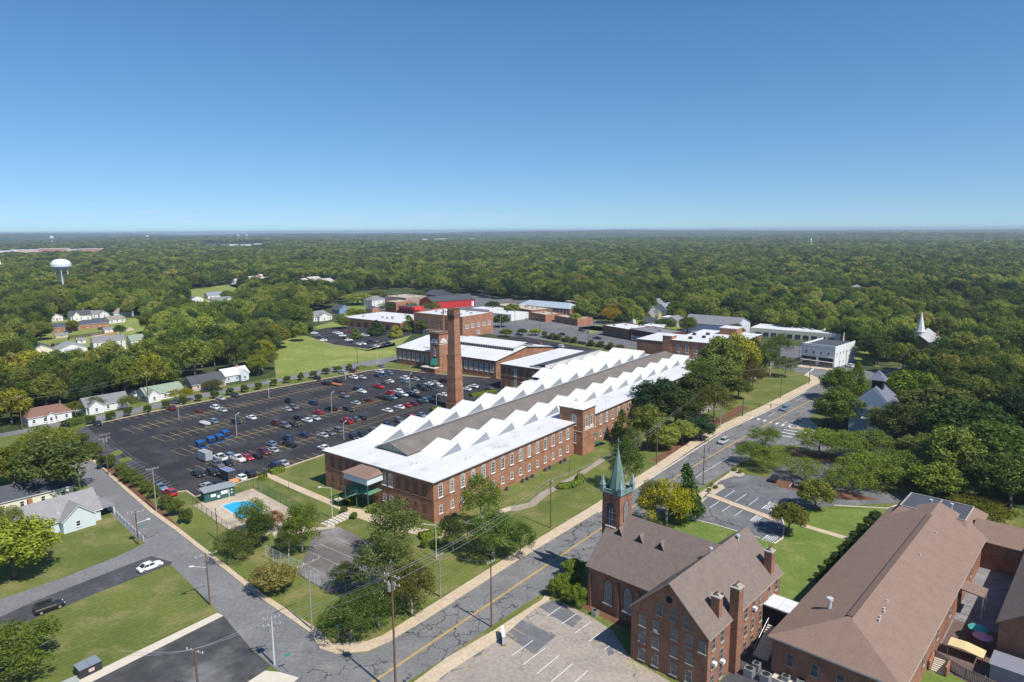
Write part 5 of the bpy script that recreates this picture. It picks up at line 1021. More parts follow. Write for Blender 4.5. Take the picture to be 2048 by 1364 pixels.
for i, (x, y, w, d, h, m_, r_, lb) in enumerate([(1000, 640, 22, 30, 5, WHITE, WHITEROOF, 'low shop with white roof left of the long brick building'), (1040, 632, 16, 24, 5, ROOFG, mat('pale_blue_metal', (0, 0, 0)), 'shed with pale blue roof among the old shops'), (1068, 634, 14, 16, 5, BRICK3, ROOFD, 'small brick building with dark roof beside the long brick one'),
        (1146, 622, 18, 24, 8, BRICK3, WHITEROOF, 'brick building with white roof behind the end of the long brick one'), (1240, 668, 14, 18, 4, ROOFG, ROOFG, 'low grey roofed garage behind the dark shops'), (1292, 668, 10, 26, 5, WHITE, WHITEROOF, 'narrow white building behind the purple fronted shop'), (1352, 650, 24, 16, 5, WHITE, WHITEROOF, 'low white building left of the grey gabled store'), (960, 630, 20, 30, 5, WHITE, WHITEROOF, 'low building with bright white roof behind the office block')]):
    block('small_building', lb, 'building', Fr(G(x, y), 50), 0, d * .7, -w / 2, w / 2, h, m_, r_, .25, (('-x', 3, W_HOUSE, 1.2, 3),))
# store behind the three-storey block, long white roof to the right of it
gs = thing('gabled_store', 'pale metal store with wide dark grey roof behind the three storey mill', 'store', G(1392, 668), 52); B().walls(0, 26, -26, 10, 0, 7, 11, 'y').obj('wall', mat('pale_sheet', (.52, .56, .6), .7, .06), gs); B().roofg(0, 26, -26, 10, 7, 11, 'y', .5, .2).obj('roof', ROOFG, gs)
F7 = Fr(G(1680, 687), az2((1680, 687), (1500, 672)) - 90)
block('long_store', 'long low store with bright white flat roof behind the white corner shop', 'store', F7, 0, 22, 0, math.dist(G(1680, 687), G(1500, 672)), 5.5, CREAM, WHITEROOF, .2, (('-x', 10, W_SHOP, .8, 5),))
# ---------------- brick church on the street ----------------
CF = Fr(G(1261, 1315), 47)
chu = thing('church', 'brick church with steep brown shingle roof and arched windows at the street', 'church', CF.W(0, 0), 47)
NX0, NX1, NY1 = 8.1, 25.3, 14.3; NE, NR = 7.7, 15.0; nm = (NX0 + NX1) / 2
B().walls(NX0, NX1, -2, NY1, 0, NE, NR - .1, 'y').obj('nave_wall', BRICK2, chu)
B().roofg(NX0, NX1, -6.3, NY1, NE, NR, 'y', .45, .2).obj('nave_roof', ROOFB, chu)
b = B()
for y in (13.9, 8.0, 3.8, .3): b.box(NX0 - .35, NX0 + .02, y - .3, y + .3, 0, 6.3)
b.box(NX0 - .1, NX0 + .02, 0, NY1, 6.7, 7.2)
for k in range(28): b.box(NX0 - .2, NX0 - .1, k * .5, k * .5 + .25, 6.7, 7.1)
b.obj('buttress', BRICK2, chu)
def lancet(w, h, gm, name='lancet_window'):
    b = B(); n = 7; P = [(-w / 2, 0), (w / 2, 0)]
    arc = [(w / 2 - w * (1 - math.cos(a)), h - w * .9 + w * math.sin(a) * 1.0) for a in [R_(60) * k / n for k in range(n + 1)]]; P += arc[:]; P += [(-p[0], p[1]) for p in reversed(arc[:-1])]
    b.poly([(p[0], -.05, p[1]) for p in P], 1)
    for k in range(len(P)):
        a, c = P[k], P[(k + 1) % len(P)]; b.poly([(a[0], -.1, a[1]), (c[0], -.1, c[1]), (c[0] * 1.16, -.1, c[1] + (.12 if c[1] > 0 else -.1)), (a[0] * 1.16, -.1, a[1] + (.12 if a[1] > 0 else -.1))], 0)
    for x in (-w / 6, w / 6): b.box(x - .03, x + .03, -.1, -.04, 0, h - w * .45, 2)
    for z in (h * .3, h * .6): b.box(-w / 2, w / 2, -.1, -.04, z - .03, z + .03, 2)
    b.box(-w / 2 - .2, w / 2 + .2, -.3, .02, -.25, -.02, 3)
    return b.mesh(name, [mat('dark_red_brick', (.14, .045, .03), .9, .1), gm, mat('dull_frame', (.3, .28, .25)), STONE])
STG = mat('stained_glass', (.20, .21, .20), .3, .5, 2.5)
L1 = lancet(1.7, 4.6, STG)
for y in (10.0, 5.9): put_win(L1, chu, NX0, y, 1.9, '-x', 'lancet_window')
b = B()
for k, y in enumerate((11.5, 7.2, 3.0)):
    x = 14.2; z = NE + (x - NX0) * (NR - NE) / (nm - NX0) + .2
    b2 = B(); b2.poly([(x - .9, y + .7, z - .7), (x - .9, y - .7, z - .7), (x - .9, y, z + .75)][::-1], 1); b2.poly([(x - .95, y + .75, z - .72), (x - .95, y, z + .8), (x + .7, y, z + .75)][::-1], 0); b2.poly([(x - .95, y - .75, z - .72), (x + .7, y, z + .75), (x - .95, y, z + .8)][::-1], 0)
    b2.obj('louvre_dormer', [ROOFB, mat('dark_louvre', (.045, .045, .045), .9, .1)], chu)
# steeple: part of the church
TX, TY, TZ, hw = 16.1, 13.9, 19.4, 1.95
B().box(TX - hw, TX + hw, TY - hw, TY + hw, 0, TZ).obj('steeple_tower', BRICK2, chu)
b = B().box(TX - hw - .3, TX + hw + .3, TY - hw - .3, TY + hw + .3, TZ, TZ + .25)
for q in (-1, 1): b.box(TX - hw - .1, TX + hw + .1, TY + q * hw - .15, TY + q * hw + .15, TZ + .25, TZ + .75); b.box(TX + q * hw - .15, TX + q * hw + .15, TY - hw - .1, TY + hw + .1, TZ + .25, TZ + .74)
b.obj('copper_parapet', COPPER, chu)
for q in (-1, 1):
    for p in (-1, 1):
        b = B(); x, y = TX + p * hw, TY + q * hw; b.box(x - .36, x + .36, y - .36, y + .36, TZ + .1, TZ + 1.3); b.frus(x, y, .48, .48, .48, .48, TZ + 1.3, TZ + 1.5); b.frus(x, y, .4, .4, .16, .16, TZ + 1.5, TZ + 2.5); b.frus(x, y, .22, .22, .03, .03, TZ + 2.5, TZ + 3.3); b.obj('pinnacle', mat('pale_patina', (.22, .30, .31), .7, .2, 2), chu)
sp = B(); n = 8; r0 = 1.65; zs = TZ + .3; zt = 27.7
ring = [(TX + r0 * math.cos(2 * math.pi * (k + .5) / n), TY + r0 * math.sin(2 * math.pi * (k + .5) / n), zs) for k in range(n)]; sp.hexa(ring, [(TX + (p[0] - TX) * .04, TY + (p[1] - TY) * .04, zt) for p in ring])
sp.obj('spire', COPPER, chu)
b = B()
for k in range(n): p = ring[k]; b.tube(p, (TX, TY, zt), .07, .03, 4)
for k in range(n):
    p, q = ring[k], ring[(k + 1) % n]
    for t_ in (.33, .67): b.tube((p[0] + (q[0] - p[0]) * t_, p[1] + (q[1] - p[1]) * t_, zs), (TX, TY, zt), .035, .01, 4)
b.obj('spire_seam', mat('dark_patina', (.08, .15, .12), .8, .2), chu)
b = B().box(TX - .06, TX + .06, TY - .06, TY + .06, zt - .2, zt + 1.9); b.box(TX - .05, TX + .05, TY - .62, TY + .62, zt + 1.1, zt + 1.24); b.obj('cross', mat('pale_patina', (0, 0, 0)), chu)
L2 = lancet(1.75, 4.4, mat('blue_glass', (.05, .07, .10), .2, .3, 2)); put_win(L2, chu, TX - hw, TY, 13.2, '-x', 'belfry_window'); put_win(lancet(1.5, 4.2, STG), chu, TX, TY - hw, 14.0, '-y', 'belfry_window')
# education wing
wg = thing('church_wing', 'four storey brick wing with steep brown gabled roof and brick chimneys', 'building', CF.W(0, 0), 47)
B().walls(0, 26, -13, 0, -.5, 9.0, 15.0, 'x').obj('wall', BRICK2, wg)
B().roofg(0, 26, -13, 0, 9.0, 15.05, 'x', .35, .18, 0, 1).obj('roof', [ROOFB, mat('trim_stone', (.40, .36, .31), .8, .1)], wg)
for y, z in ((-2.0, 6.3), (-4.4, 6.3), (-7.6, 6.4), (-10.1, 6.4), (-2.0, 3.6), (-4.4, 3.6), (-7.6, 3.6), (-10.1, 3.6), (-12.0, 6.2)[:2], (-2.0, .6), (-4.4, .6), (-7.6, .6), (-10.1, .6), (-5.0, 9.3), (-7.3, 9.3), (-9.4, 9.0)):
    if y == -12.0: y = -12.1
    put_win(W_SASHW if z < 9 else W_SASH, wg, 0, y, z, '-x', 'sash_window')
b = B().tube((-.06, -6.5, 12.4), (.02, -6.5, 12.4), .55, n=16); b.obj('round_window', DARK, wg)
for k, x in enumerate((1.6, 4.3, 10.0, 12.6, 15.2, 18.2, 21.4, 24.4)):
    for z in (6.4, 3.4, .5): put_win(W_SASH, wg, x, -13, z, '-y', 'sash_window')
def chim(x0, x1, y0, y1, z0, z1):
    c = B().box(x0, x1, y0, y1, z0, z1).obj('chimney', BRICK2, wg); b = B().box(x0 - .1, x1 + .1, y0 - .1, y1 + .1, z1 + .003, z1 + .2); b.box(x0 + .3, x1 - .3, y0 + .3, y1 - .3, z1 + .2, z1 + .55); b.obj('chimney_cap', mat('trim_stone', (0, 0, 0)), c)
    for k in range(3): B().cyl(x0 + .35 + k * (x1 - x0 - .7) / 2, (y0 + y1) / 2, z1 + .55, z1 + .9, .13, n=8).obj('chimney_pot', BRICK3, c)
chim(7.1, 8.7, -14.1, -12.7, -.5, 13.8); chim(4.3, 5.4, -12.4, -11.0, 8.9, 12.9); chim(22.8, 24.2, -12.6, -11.3, 9, 13.4)
for x, y in ((21.5, -7.2), (14.0, -6.0)):
    b = B().cyl(x, y, 14.2, 15.2, .14, n=8); b.cyl(x, y, 15.2, 15.5, .3, n=10); b.obj('roof_vent', STEEL, wg)
b = B().box(-.35, .05, -4.7, -4.1, 6.35, 6.75); b.obj('window_air_conditioner', METAL, wg)
for x, z in ((1.6, 4.0), (4.3, 3.0), (15.2, 6.8)): B().box(x - .35, x + .35, -13.6, -13.0, z, z + .5).obj('window_air_conditioner', WHITE, wg)
# breezeway and outdoor stairs
bz = thing('breezeway', 'white flat roofed walkway joining the tall brick wing to the brown roofed hall', 'walkway', CF.W(21.2, -15.3), 47)
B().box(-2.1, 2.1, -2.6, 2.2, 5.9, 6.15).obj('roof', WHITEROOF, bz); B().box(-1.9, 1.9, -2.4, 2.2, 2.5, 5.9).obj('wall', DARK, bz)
for x in (-1.9, 1.8): B().box(x, x + .15, 1.9, 2.05, 0, 2.5).obj('post', BRICK2, bz)
stp = thing('outdoor_steps', 'flight of pale concrete steps below the white walkway roof', 'steps', CF.W(17.0, -15.3), 47)
for k in range(13): B().box(2.0 - (k + 1) * .42, 2.0 - k * .42 - .05, -1.2, 1.2, 0, 3.0 - k * .22).obj('step', CONC2, stp)
for y in (-1.3, 1.25): b = B().tube((2.2, y, 4), (-3.4, y, 1.1), .04, n=5); b.tube((2.2, y, 3), (2.2, y, 4), .04, n=5); b.tube((-3.4, y, 0), (-3.4, y, 1.1), .04, n=5); b.obj('railing', METAL, stp)
for k, (u, v, lb) in enumerate([(8.3, -15.8, 'square pale condenser nearest the tall chimney'), (8.6, -18.2, 'square pale condenser right of the one nearest the chimney'), (10.6, -15.9, 'small pale condenser behind the two square ones'), (10.6, -20.4, 'grey green condenser in the shaded yard by the hall'), (11.4, -22.4, 'round cornered grey condenser against the hall wall')]): ac_unit(None, CF.W(u, v, 0), 47, lb, 1.5 if k < 2 else 1.2, 'condensers between wing and hall')
ac_unit(None, CF.W(6.0, 11.3, 0), 47, 'grey condenser on the mulch beside the nave wall', 1.1)
yard = [CF.W(-4, -14), CF.W(-4, -30), CF.W(11, -30), CF.W(27, -17), CF.W(27, -13.2), CF.W(0, -13.2)]
sheet('service_yard', yard, ASPH4, .024, px=False)
sheet('mulch_bed', [CF.W(6, 0), CF.W(6.5, 15), CF.W(8.1, 15), CF.W(8.1, 0)], MULCH, .024, px=False)
# sign on the front car park
sg = thing('notice_board', 'low white sided sign board standing in the front car park by the street', 'sign', G(1006, 1281), 95); B().box(-1.5, 1.5, -.2, .2, .3, 1.6).obj('board', mat('sign_face', (.45, .45, .46), .6, .25, 4), sg); B().box(-1.6, 1.6, -.3, .3, 0, .3).obj('base', BRICK2, sg); B().box(-1.6, 1.6, -.28, .28, 1.6, 1.7).obj('cap', WHITE, sg)
# ---------------- hall ----------------
hl = thing('church_hall', 'long single storey brick hall with a big brown hipped roof', 'hall', CF.W(0, 0), 47)
HX0, HX1, HY0, HY1, HE, HR = 11.5, 76, -35.2, -17.8, 6.0, 9.6
B().box(HX0, HX1, HY0, HY1, 0, HE).obj('wall', BRICK2, hl)
B().roofg(HX0, HX1, HY0, HY1, HE + .1, HR, 'x', .6, .25, 0, 1, hip0=7.2).obj('roof', [ROOFT, mat('grey_fascia', (.50, .48, .46), .7, .1)], hl)
b = B().box(18, 68, -26.9, -26.1, HR + .12, HR + .36); b.obj('ridge_cap', mat('dark_ridge', (.13, .09, .075), .9, .1), hl)
b = B().cyl(21, -22.7, 7, 9.7, .3, n=12); b.cyl(21, -22.7, 9.7, 10.1, .5, n=12); b.obj('tall_vent_pipe', STEEL, hl)
for u, v in ((61.5, -29.0), (49.3, -29.0), (28.3, -29.0), (25.5, -29.3), (24.7, -29.5), (22.7, -29.5), (21.7, -29.6)): B().cyl(u, v, 8, 9.1, .16, n=8).obj('vent_pipe', STEEL, hl)
B().box(HX0 - 1.6, HX0 + .1, -34, -18.5, 0, .3).obj('plinth_walk', CONC2, hl)
for k in range(4): put_win(W_SASH, hl, HX0, -20.5 - k * 3.6, 2.3, '-x', 'sash_window')
for k in range(6): put_win(W_SASH, hl, 16 + k * 9, HY0, 2.3, '-y', 'sash_window')
# flat topped cross wing
b = B().box(70, 86, -33, -19.2, 0, 6.2); b.box(72, 82, -55, -33, 0, 5.6); b.obj('cross_wing_wall', BRICK2, hl)
b = B(); Z0, Z1 = 5.9, 8.4; o4 = [(69, -34), (87, -34), (87, -18), (69, -18)]; i4 = [(73.2, -31.8), (82.4, -31.8), (82.4, -20), (73.2, -20)]
for k in range(4): b.poly([(*o4[k], Z0), (*o4[(k + 1) % 4], Z0), (*i4[(k + 1) % 4], Z1), (*i4[k], Z1)], 0)
b.poly([(*p, Z1 - .1) for p in i4], 1); b.box(73.1, 82.5, -26.1, -25.9, Z1 - .08, Z1 + .1, 2)
for q in ((73.0, 82.6, -20.1, -19.9), (73.0, 82.6, -31.9, -31.7), (73.0, 73.2, -31.7, -20.1), (82.4, 82.6, -31.7, -20.1)): b.box(*q, Z1 - .15, Z1 + .12, 2)
b.obj('cross_wing_roof', [ROOFT, mat('dark_flat_roof', (.07, .075, .09), .8, .12, .3), mat('trim_stone', (0, 0, 0))], hl)
B().roofg(72, 82, -58, -33.5, 5.6, 8.0, 'y', .4, .2).obj('cross_wing_gable_roof', ROOFT, hl)
for x, y in ((78, -28.5), (77.5, -24.8)): b = B().cyl(x, y, 8.4, 9.4, .18, n=8); b.cyl(x, y, 9.4, 9.7, .35, n=10); b.obj('vent_pipe', STEEL, hl)
hw_ = thing('neighbour_hall', 'tall brick building with brown roof at the right edge beyond the courtyard', 'building', CF.W(0, 0), 47)
B().walls(38, 82, -54, -42.5, 0, 6.5, 10.8, 'x').obj('wall', BRICK2, hw_); B().roofg(38, 82, -54, -42.5, 6.55, 10.9, 'x', .4, .2).obj('roof', ROOFB, hw_)
sheet('courtyard', [CF.W(36, -35), CF.W(72, -35), CF.W(72, -42.8), CF.W(36, -42.8)], gmat('courtyard_slab', [(.20, .19, .20), (.24, .23, .23), (.28, .27, .26)], (.2, .4, 1)), .026, px=False)
B().box(55, 64, -36.3, -35.9, 0, 1.3).obj('courtyard_kerb', CONC2)['kind'] = 'structure'
pr = thing('side_porch', 'small brown porch roof sticking out of the hall towards the courtyard', 'porch', CF.W(51.5, -37), 47); b = B().hexa([(-2, -2, 4.1), (2, -2, 4.1), (2, 2, 4.6), (-2, 2, 4.6)], [(-2, -2, 4.3), (2, -2, 4.3), (2, 2, 4.8), (-2, 2, 4.8)]); b.obj('roof', ROOFT, pr)
for x in (-1.8, 1.7): B().box(x, x + .12, -1.9, -1.75, 0, 4.1).obj('post', STEEL, pr)
# ---------------- playground ----------------
pgd = CF
sheet('playground_floor', [CF.W(30, -35.4), CF.W(47, -35.4), CF.W(47, -42), CF.W(38, -52), CF.W(26, -52)], gmat('brown_play_floor', [(.12, .085, .07), (.15, .10, .085), (.17, .12, .10)], (.3, .8, 2)), .028, px=False)
B().box(34, 50, -37.6, -35.5, 0, .9).obj('ramp', mat('orange_soil', (.42, .25, .12), .95, .25, 1))['kind'] = 'structure'
def picket(name, label, P, h=1.8, m=None, group=None, gap=.22):
    t = thing(name, label, 'fence', (P[0][0], P[0][1], 0), 0, group); b = B(); pb_ = B(); ox, oy = P[0][0], P[0][1]
    for i in range(len(P) - 1):
        a, c = Vector((P[i][0] - ox, P[i][1] - oy, 0)), Vector((P[i + 1][0] - ox, P[i + 1][1] - oy, 0)); L = (c - a).length; d = (c - a) / L; n = Vector((-d.y, d.x, 0)) * .03; k = 0
        while k * gap < L: p = a + d * (k * gap); q = p + d * (gap * .62); b.hexa([p - n, q - n, q + n, p + n], [x + Vector((0, 0, h)) for x in (p - n, q - n, q + n, p + n)]); k += 1
        for z in (h * .25, h * .8): b.tube(a + Vector((0, 0, z)), c + Vector((0, 0, z)), .04, n=4)
        for s_ in range(int(L / 2.5) + 1): p = a + d * min(L, s_ * 2.5); pb_.box(p.x - .06, p.x + .06, p.y - .06, p.y + .06, 0, h + .12)
    b.obj('pickets', m or WOODG, t); pb_.obj('posts', m or WOODG, t); return t
picket('picket_fence', 'grey wooden picket fence along the playground edge above the lawn', [CF.W(31.5, -35.6), CF.W(29.5, -40), CF.W(27, -52)], 1.8, mat('grey_fence_wood', (.25, .22, .20), .9, .2))
picket('picket_fence', 'dark picket fence at the back of the playground below the brick building', [CF.W(47, -42.4), CF.W(40, -54)], 1.8, BLACKM)
def umbrella(p, col, label, tilt=0):
    t = thing('umbrella', label, 'umbrella', p, 0); b = B(); n = 8; r = 1.5
    for k in range(n): a, c = 2 * math.pi * k / n, 2 * math.pi * (k + 1) / n; b.poly([(0, 0, 2.7), (r * math.cos(a), r * math.sin(a), 2.1), (r * math.cos(c), r * math.sin(c), 2.1)])
    b.obj('canopy', mat('fabric_' + label.split()[0], col, .8, .1, 2), t); B().cyl(0, 0, 0, 2.7, .04, n=6).obj('pole', METAL, t)
umbrella(CF.W(42.5, -39.4), (.08, .42, .36), 'teal garden umbrella in the playground'); umbrella(CF.W(40.2, -40.4), (.75, .28, .33), 'pink garden umbrella next to the teal one')
t = thing('play_shelter', 'small shelter with bent yellow board roof in the playground', 'shelter', CF.W(36, -38.8), 47); b = B().poly([(-1.5, 0, 1.9), (-1.5, 2.2, 1.8), (1.2, 2.2, 1.8), (1.2, 0, 1.9)]); b.poly([(-1.5, -2.6, 1.5), (-1.5, 0, 1.9), (1.2, 0, 1.9), (1.2, -2.6, 1.5)]); b.obj('roof', mat('yellow_board', (.62, .50, .26), .8, .1), t)
for x in (-1.4, 1.1):
    for y in (-2.5, 2.1): B().box(x - .06, x + .06, y - .06, y + .06, 0, 1.55).obj('post', WOODG, t)
t = thing('slide', 'blue and orange toy slide with a green top in the playground', 'play set', CF.W(44, -44.2), 47)
b = B().hexa([(-2.2, -.5, .1), (-2.2, .5, .1), (0, .5, 1.4), (0, -.5, 1.4)], [(-2.2, -.5, .25), (-2.2, .5, .25), (0, .5, 1.55), (0, -.5, 1.55)]); b.obj('chute', mat('toy_blue', (.03, .22, .62), .5, .1), t)
B().box(0, 1.2, -.6, .6, 0, 1.4).obj('deck', mat('toy_orange', (.75, .18, .03), .5, .1), t); B().roofg(0, 1.2, -.6, .6, 2.1, 2.6, 'x', .1, .05).obj('roof', mat('toy_green', (.08, .45, .25), .5, .1), t)
for y in (-.55, .5): B().box(.05, .12, y, y + .07, 1.4, 2.1).obj('post', mat('toy_orange', (0, 0, 0)), t)
t = thing('shed', 'flat grey roofed shed behind the playground fence', 'shed', CF.W(34, -45), 47); B().box(-2, 2.2, -3.8, 2.4, 0, 2.4).obj('wall', mat('grey_wall', (.3, .31, .33), .8, .1), t); B().box(-2.2, 2.4, -4, 2.6, 2.4, 2.55).obj('roof', mat('grey_sheet_roof', (.22, .22, .25), .7, .08), t)
t = thing('garden_steps', 'brick sided steps leading from the playground to the lawn', 'steps', CF.W(31, -36.6), 47)
for k in range(7): B().box(-.6 - k * .35, -.3 - k * .35, -.9, .9, 0, 1.1 - k * .15).obj('step', CONC2, t)
for y in (-1.25, 1.0): B().box(-3, 0, y, y + .25, 0, 1.6).obj('side_wall', BRICK4, t)
# hall shrubs fence strip
def chainlink(label, P, h=3.0, m=None, rail=True, group=None, mesh=.5):
    t = thing('chain_link_fence', label, 'fence', (P[0][0], P[0][1], 0), 0, group); ox, oy = P[0][0], P[0][1]; b = B(); w = B()
    for i in range(len(P) - 1):
        a, c = Vector((P[i][0] - ox, P[i][1] - oy, 0)), Vector((P[i + 1][0] - ox, P[i + 1][1] - oy, 0)); L = (c - a).length; d = (c - a) / L; n = max(1, round(L / 3))
        for s_ in range(n + 1): p = a + d * (L * s_ / n); b.tube(p, p + Vector((0, 0, h)), .05, n=5)
        b.tube(a + Vector((0, 0, h)), c + Vector((0, 0, h)), .03, n=4)
        k = 0; H_ = Vector((0, 0, h))
        while k * mesh < L: p = a + d * (k * mesh); q = a + d * min(L, k * mesh + h); f = min(1, (L - k * mesh) / h); w.tube(p, q + H_ * f - Vector((0, 0, .0)), .009, n=3); w.tube(p + H_, q + H_ * (1 - f), .009, n=3); k += 1
        for s_ in range(1, int(h / mesh)): pass
    b.obj('posts', m or METAL, t); w.obj('wire_mesh', m or METAL, t); return t
g = lambda pts: [G(*p) for p in pts]
chainlink('green and black chain link fence around the pool deck', g([(386, 1009), (455, 1060), (520, 1082)]), 1.8, BLACKM); chainlink('green chain link fence on the mill side of the pool', g([(386, 1009), (405, 1000)]) , 1.8, GREEN); chainlink('tall green chain link fence between pool and walk', g([(460, 990), (507, 975), (598, 1024), (655, 1052)]), 2.4, GREEN)
chainlink('grey chain link fence along the lower side of the court', g([(532, 1118), (594, 1148), (665, 1190), (700, 1178)]), 3.0, STEEL); chainlink('dark chain link fence from the court towards the pavement', g([(760, 1094), (800, 1112), (868, 1143)]), 2.2, mat('rusty_mesh', (.2, .1, .06)))
chainlink('low black fence between the brick wing and the hall lawn', [CF.W(27, -13), CF.W(33, -17)], 1.2, BLACKM)
# steps by the court, entrance steps
t = thing('park_steps', 'wide timber edged steps leading down from the mill walk to the court', 'steps', G(676, 1040), 52)
for k in range(7): B().box(3.4 - k * 1.05 - .95, 3.4 - k * 1.05 - .1, -1.5, 1.5, 0, .55 - k * .06).obj('step', CONC2, t)
# pool hut
ph = thing('pool_hut', 'small dark green pool hut with flat grey roof and painted signs', 'hut', G(437, 996), az2((424, 1000), (460, 991)))
B().box(-3.7, 3.7, -1.2, 1.6, 0, 2.7).obj('wall', mat('dark_green_wall', (.035, .10, .10), .8, .15, 1), ph); b = B().hexa([(-4, -1.7, 2.7), (4, -1.7, 2.7), (4, 2, 2.95), (-4, 2, 2.95)], [(-4, -1.7, 2.85), (4, -1.7, 2.85), (4, 2, 3.1), (-4, 2, 3.1)]); b.obj('roof', mat('grey_felt', (.25, .28, .30), .8, .1), ph)
for x0, x1, z0, z1 in ((-2.2, -.9, 1.1, 1.8), (.3, 2.0, 1.2, 2.1)): B().box(x0, x1, -1.27, -1.19, z0, z1).obj('sign', WHITE, ph)
for x, z, r in ((-.3, .9, .38), (3.0, 1.9, .2), (3.0, 1.1, .2)): B().tube((x, -1.28, z), (x, -1.19, z), r, n=12).obj('life_ring', WHITE, ph)
B().box(2.2, 2.35, -1.3, -1.19, 0, 2.5).obj('downpipe', WHITE, ph)
# dumpster
dp = thing('dumpster', 'dark skip with grey lid on the concrete pad by the gravel lot', 'dumpster', G(177, 1345), 54); B().box(-1.6, 1.6, -1, 1, 0.15, 1.5).obj('bin', mat('dark_skip', (.035, .035, .04), .6, .15), dp)
for q in (-1, 1): B().hexa([(q * .8 - .78, -1.05, 1.5), (q * .8 + .78, -1.05, 1.5), (q * .8 + .78, 1.05, 1.7), (q * .8 - .78, 1.05, 1.7)], [(q * .8 - .78, -1.05, 1.56), (q * .8 + .78, -1.05, 1.56), (q * .8 + .78, 1.05, 1.76), (q * .8 - .78, 1.05, 1.76)]).obj('lid', mat('grey_lid', (.20, .23, .27), .5, .1), dp)
B().box(-.3, .5, -1.04, -.99, .6, 1.1).obj('label_plate', mat('pink_label', (.6, .42, .4), .7, .1), dp)
# ---------------- houses ----------------
HW = win_mesh('window', .95, 1.35, .1, gl=DARK, nx=1, nz_=2)
BLUEW = mat('pale_blue_siding', (.55, .61, .63), .75, .05, .6); NAVY = mat('navy_shingle', (.07, .08, .105), .95, .12, .7, .1); PINKW = mat('pinkish_siding', (.55, .43, .36), .8, .05, .6); YELW = mat('yellow_siding', (.55, .42, .18), .8, .08, .6)
def house(x, y, az, L, W, he, hr, wallm, roofm, label, hip=0, axis='x', porch=None, wing=None, chimney=False, two=False, name='house', cat='house', nw=3, px=True, group=None):
    p = G(x, y) if px else (x, y, 0); t = thing(name, label, cat, p, az, group); hx, hy = L / 2, W / 2
    b = B().walls(-hx, hx, -hy, hy, 0, he, None if hip else hr - .05, axis); b.obj('wall', wallm, t)
    r = B(); (r.roofg(-hx, hx, -hy, hy, he, hr, axis, .4, .15, 0, 1, hip0=hip, hip1=hip)); r.obj('roof', [roofm, WHITE], t)
    zs = (.9, 3.7) if two else (.9,)
    for z in zs:
        for k in range(nw):
            s_ = -hx + L * (k + .5) / nw; put_win(HW, t, s_, -hy, z, '-y')
        for k in range(2): put_win(HW, t, -hx, -hy * .45 + k * hy * .9, z, '-x')
    B().box(-.45, .45, -hy - .05, -hy + .02, .1, 2.1).obj('door', mat('dark_door', (.12, .08, .07), .6, .1), t) if nw % 2 == 0 else None
    if porch:
        w, d = porch; b = B().hexa([(-w / 2, -hy - d, 2.5), (w / 2, -hy - d, 2.5), (w / 2, -hy, 3.1), (-w / 2, -hy, 3.1)], [(-w / 2, -hy - d, 2.62), (w / 2, -hy - d, 2.62), (w / 2, -hy, 3.25), (-w / 2, -hy, 3.25)]); b.obj('porch_roof', roofm, t)
        for k in range(4): s_ = -w / 2 + .15 + k * (w - .3) / 3; B().box(s_ - .08, s_ + .08, -hy - d + .05, -hy - d + .2, 0, 2.5).obj('porch_post', WHITE, t)
    if wing:
        u0, u1, d, zr = wing; b = B().walls(u0, u1, -hy - d, 0, 0, he * .98, zr, 'y'); b.obj('front_wing', wallm, t); B().roofg(u0, u1, -hy - d, 0, he * .98, zr, 'y', .35, .15, 0, 1).obj('wing_roof', [roofm, WHITE], t); put_win(HW, t, (u0 + u1) / 2, -hy - d, .9, '-y')
    if chimney: B().box(hx * .3, hx * .3 + .8, -.4, .4, he, hr + 1.0).obj('chimney', BRICK4, t)
    return t
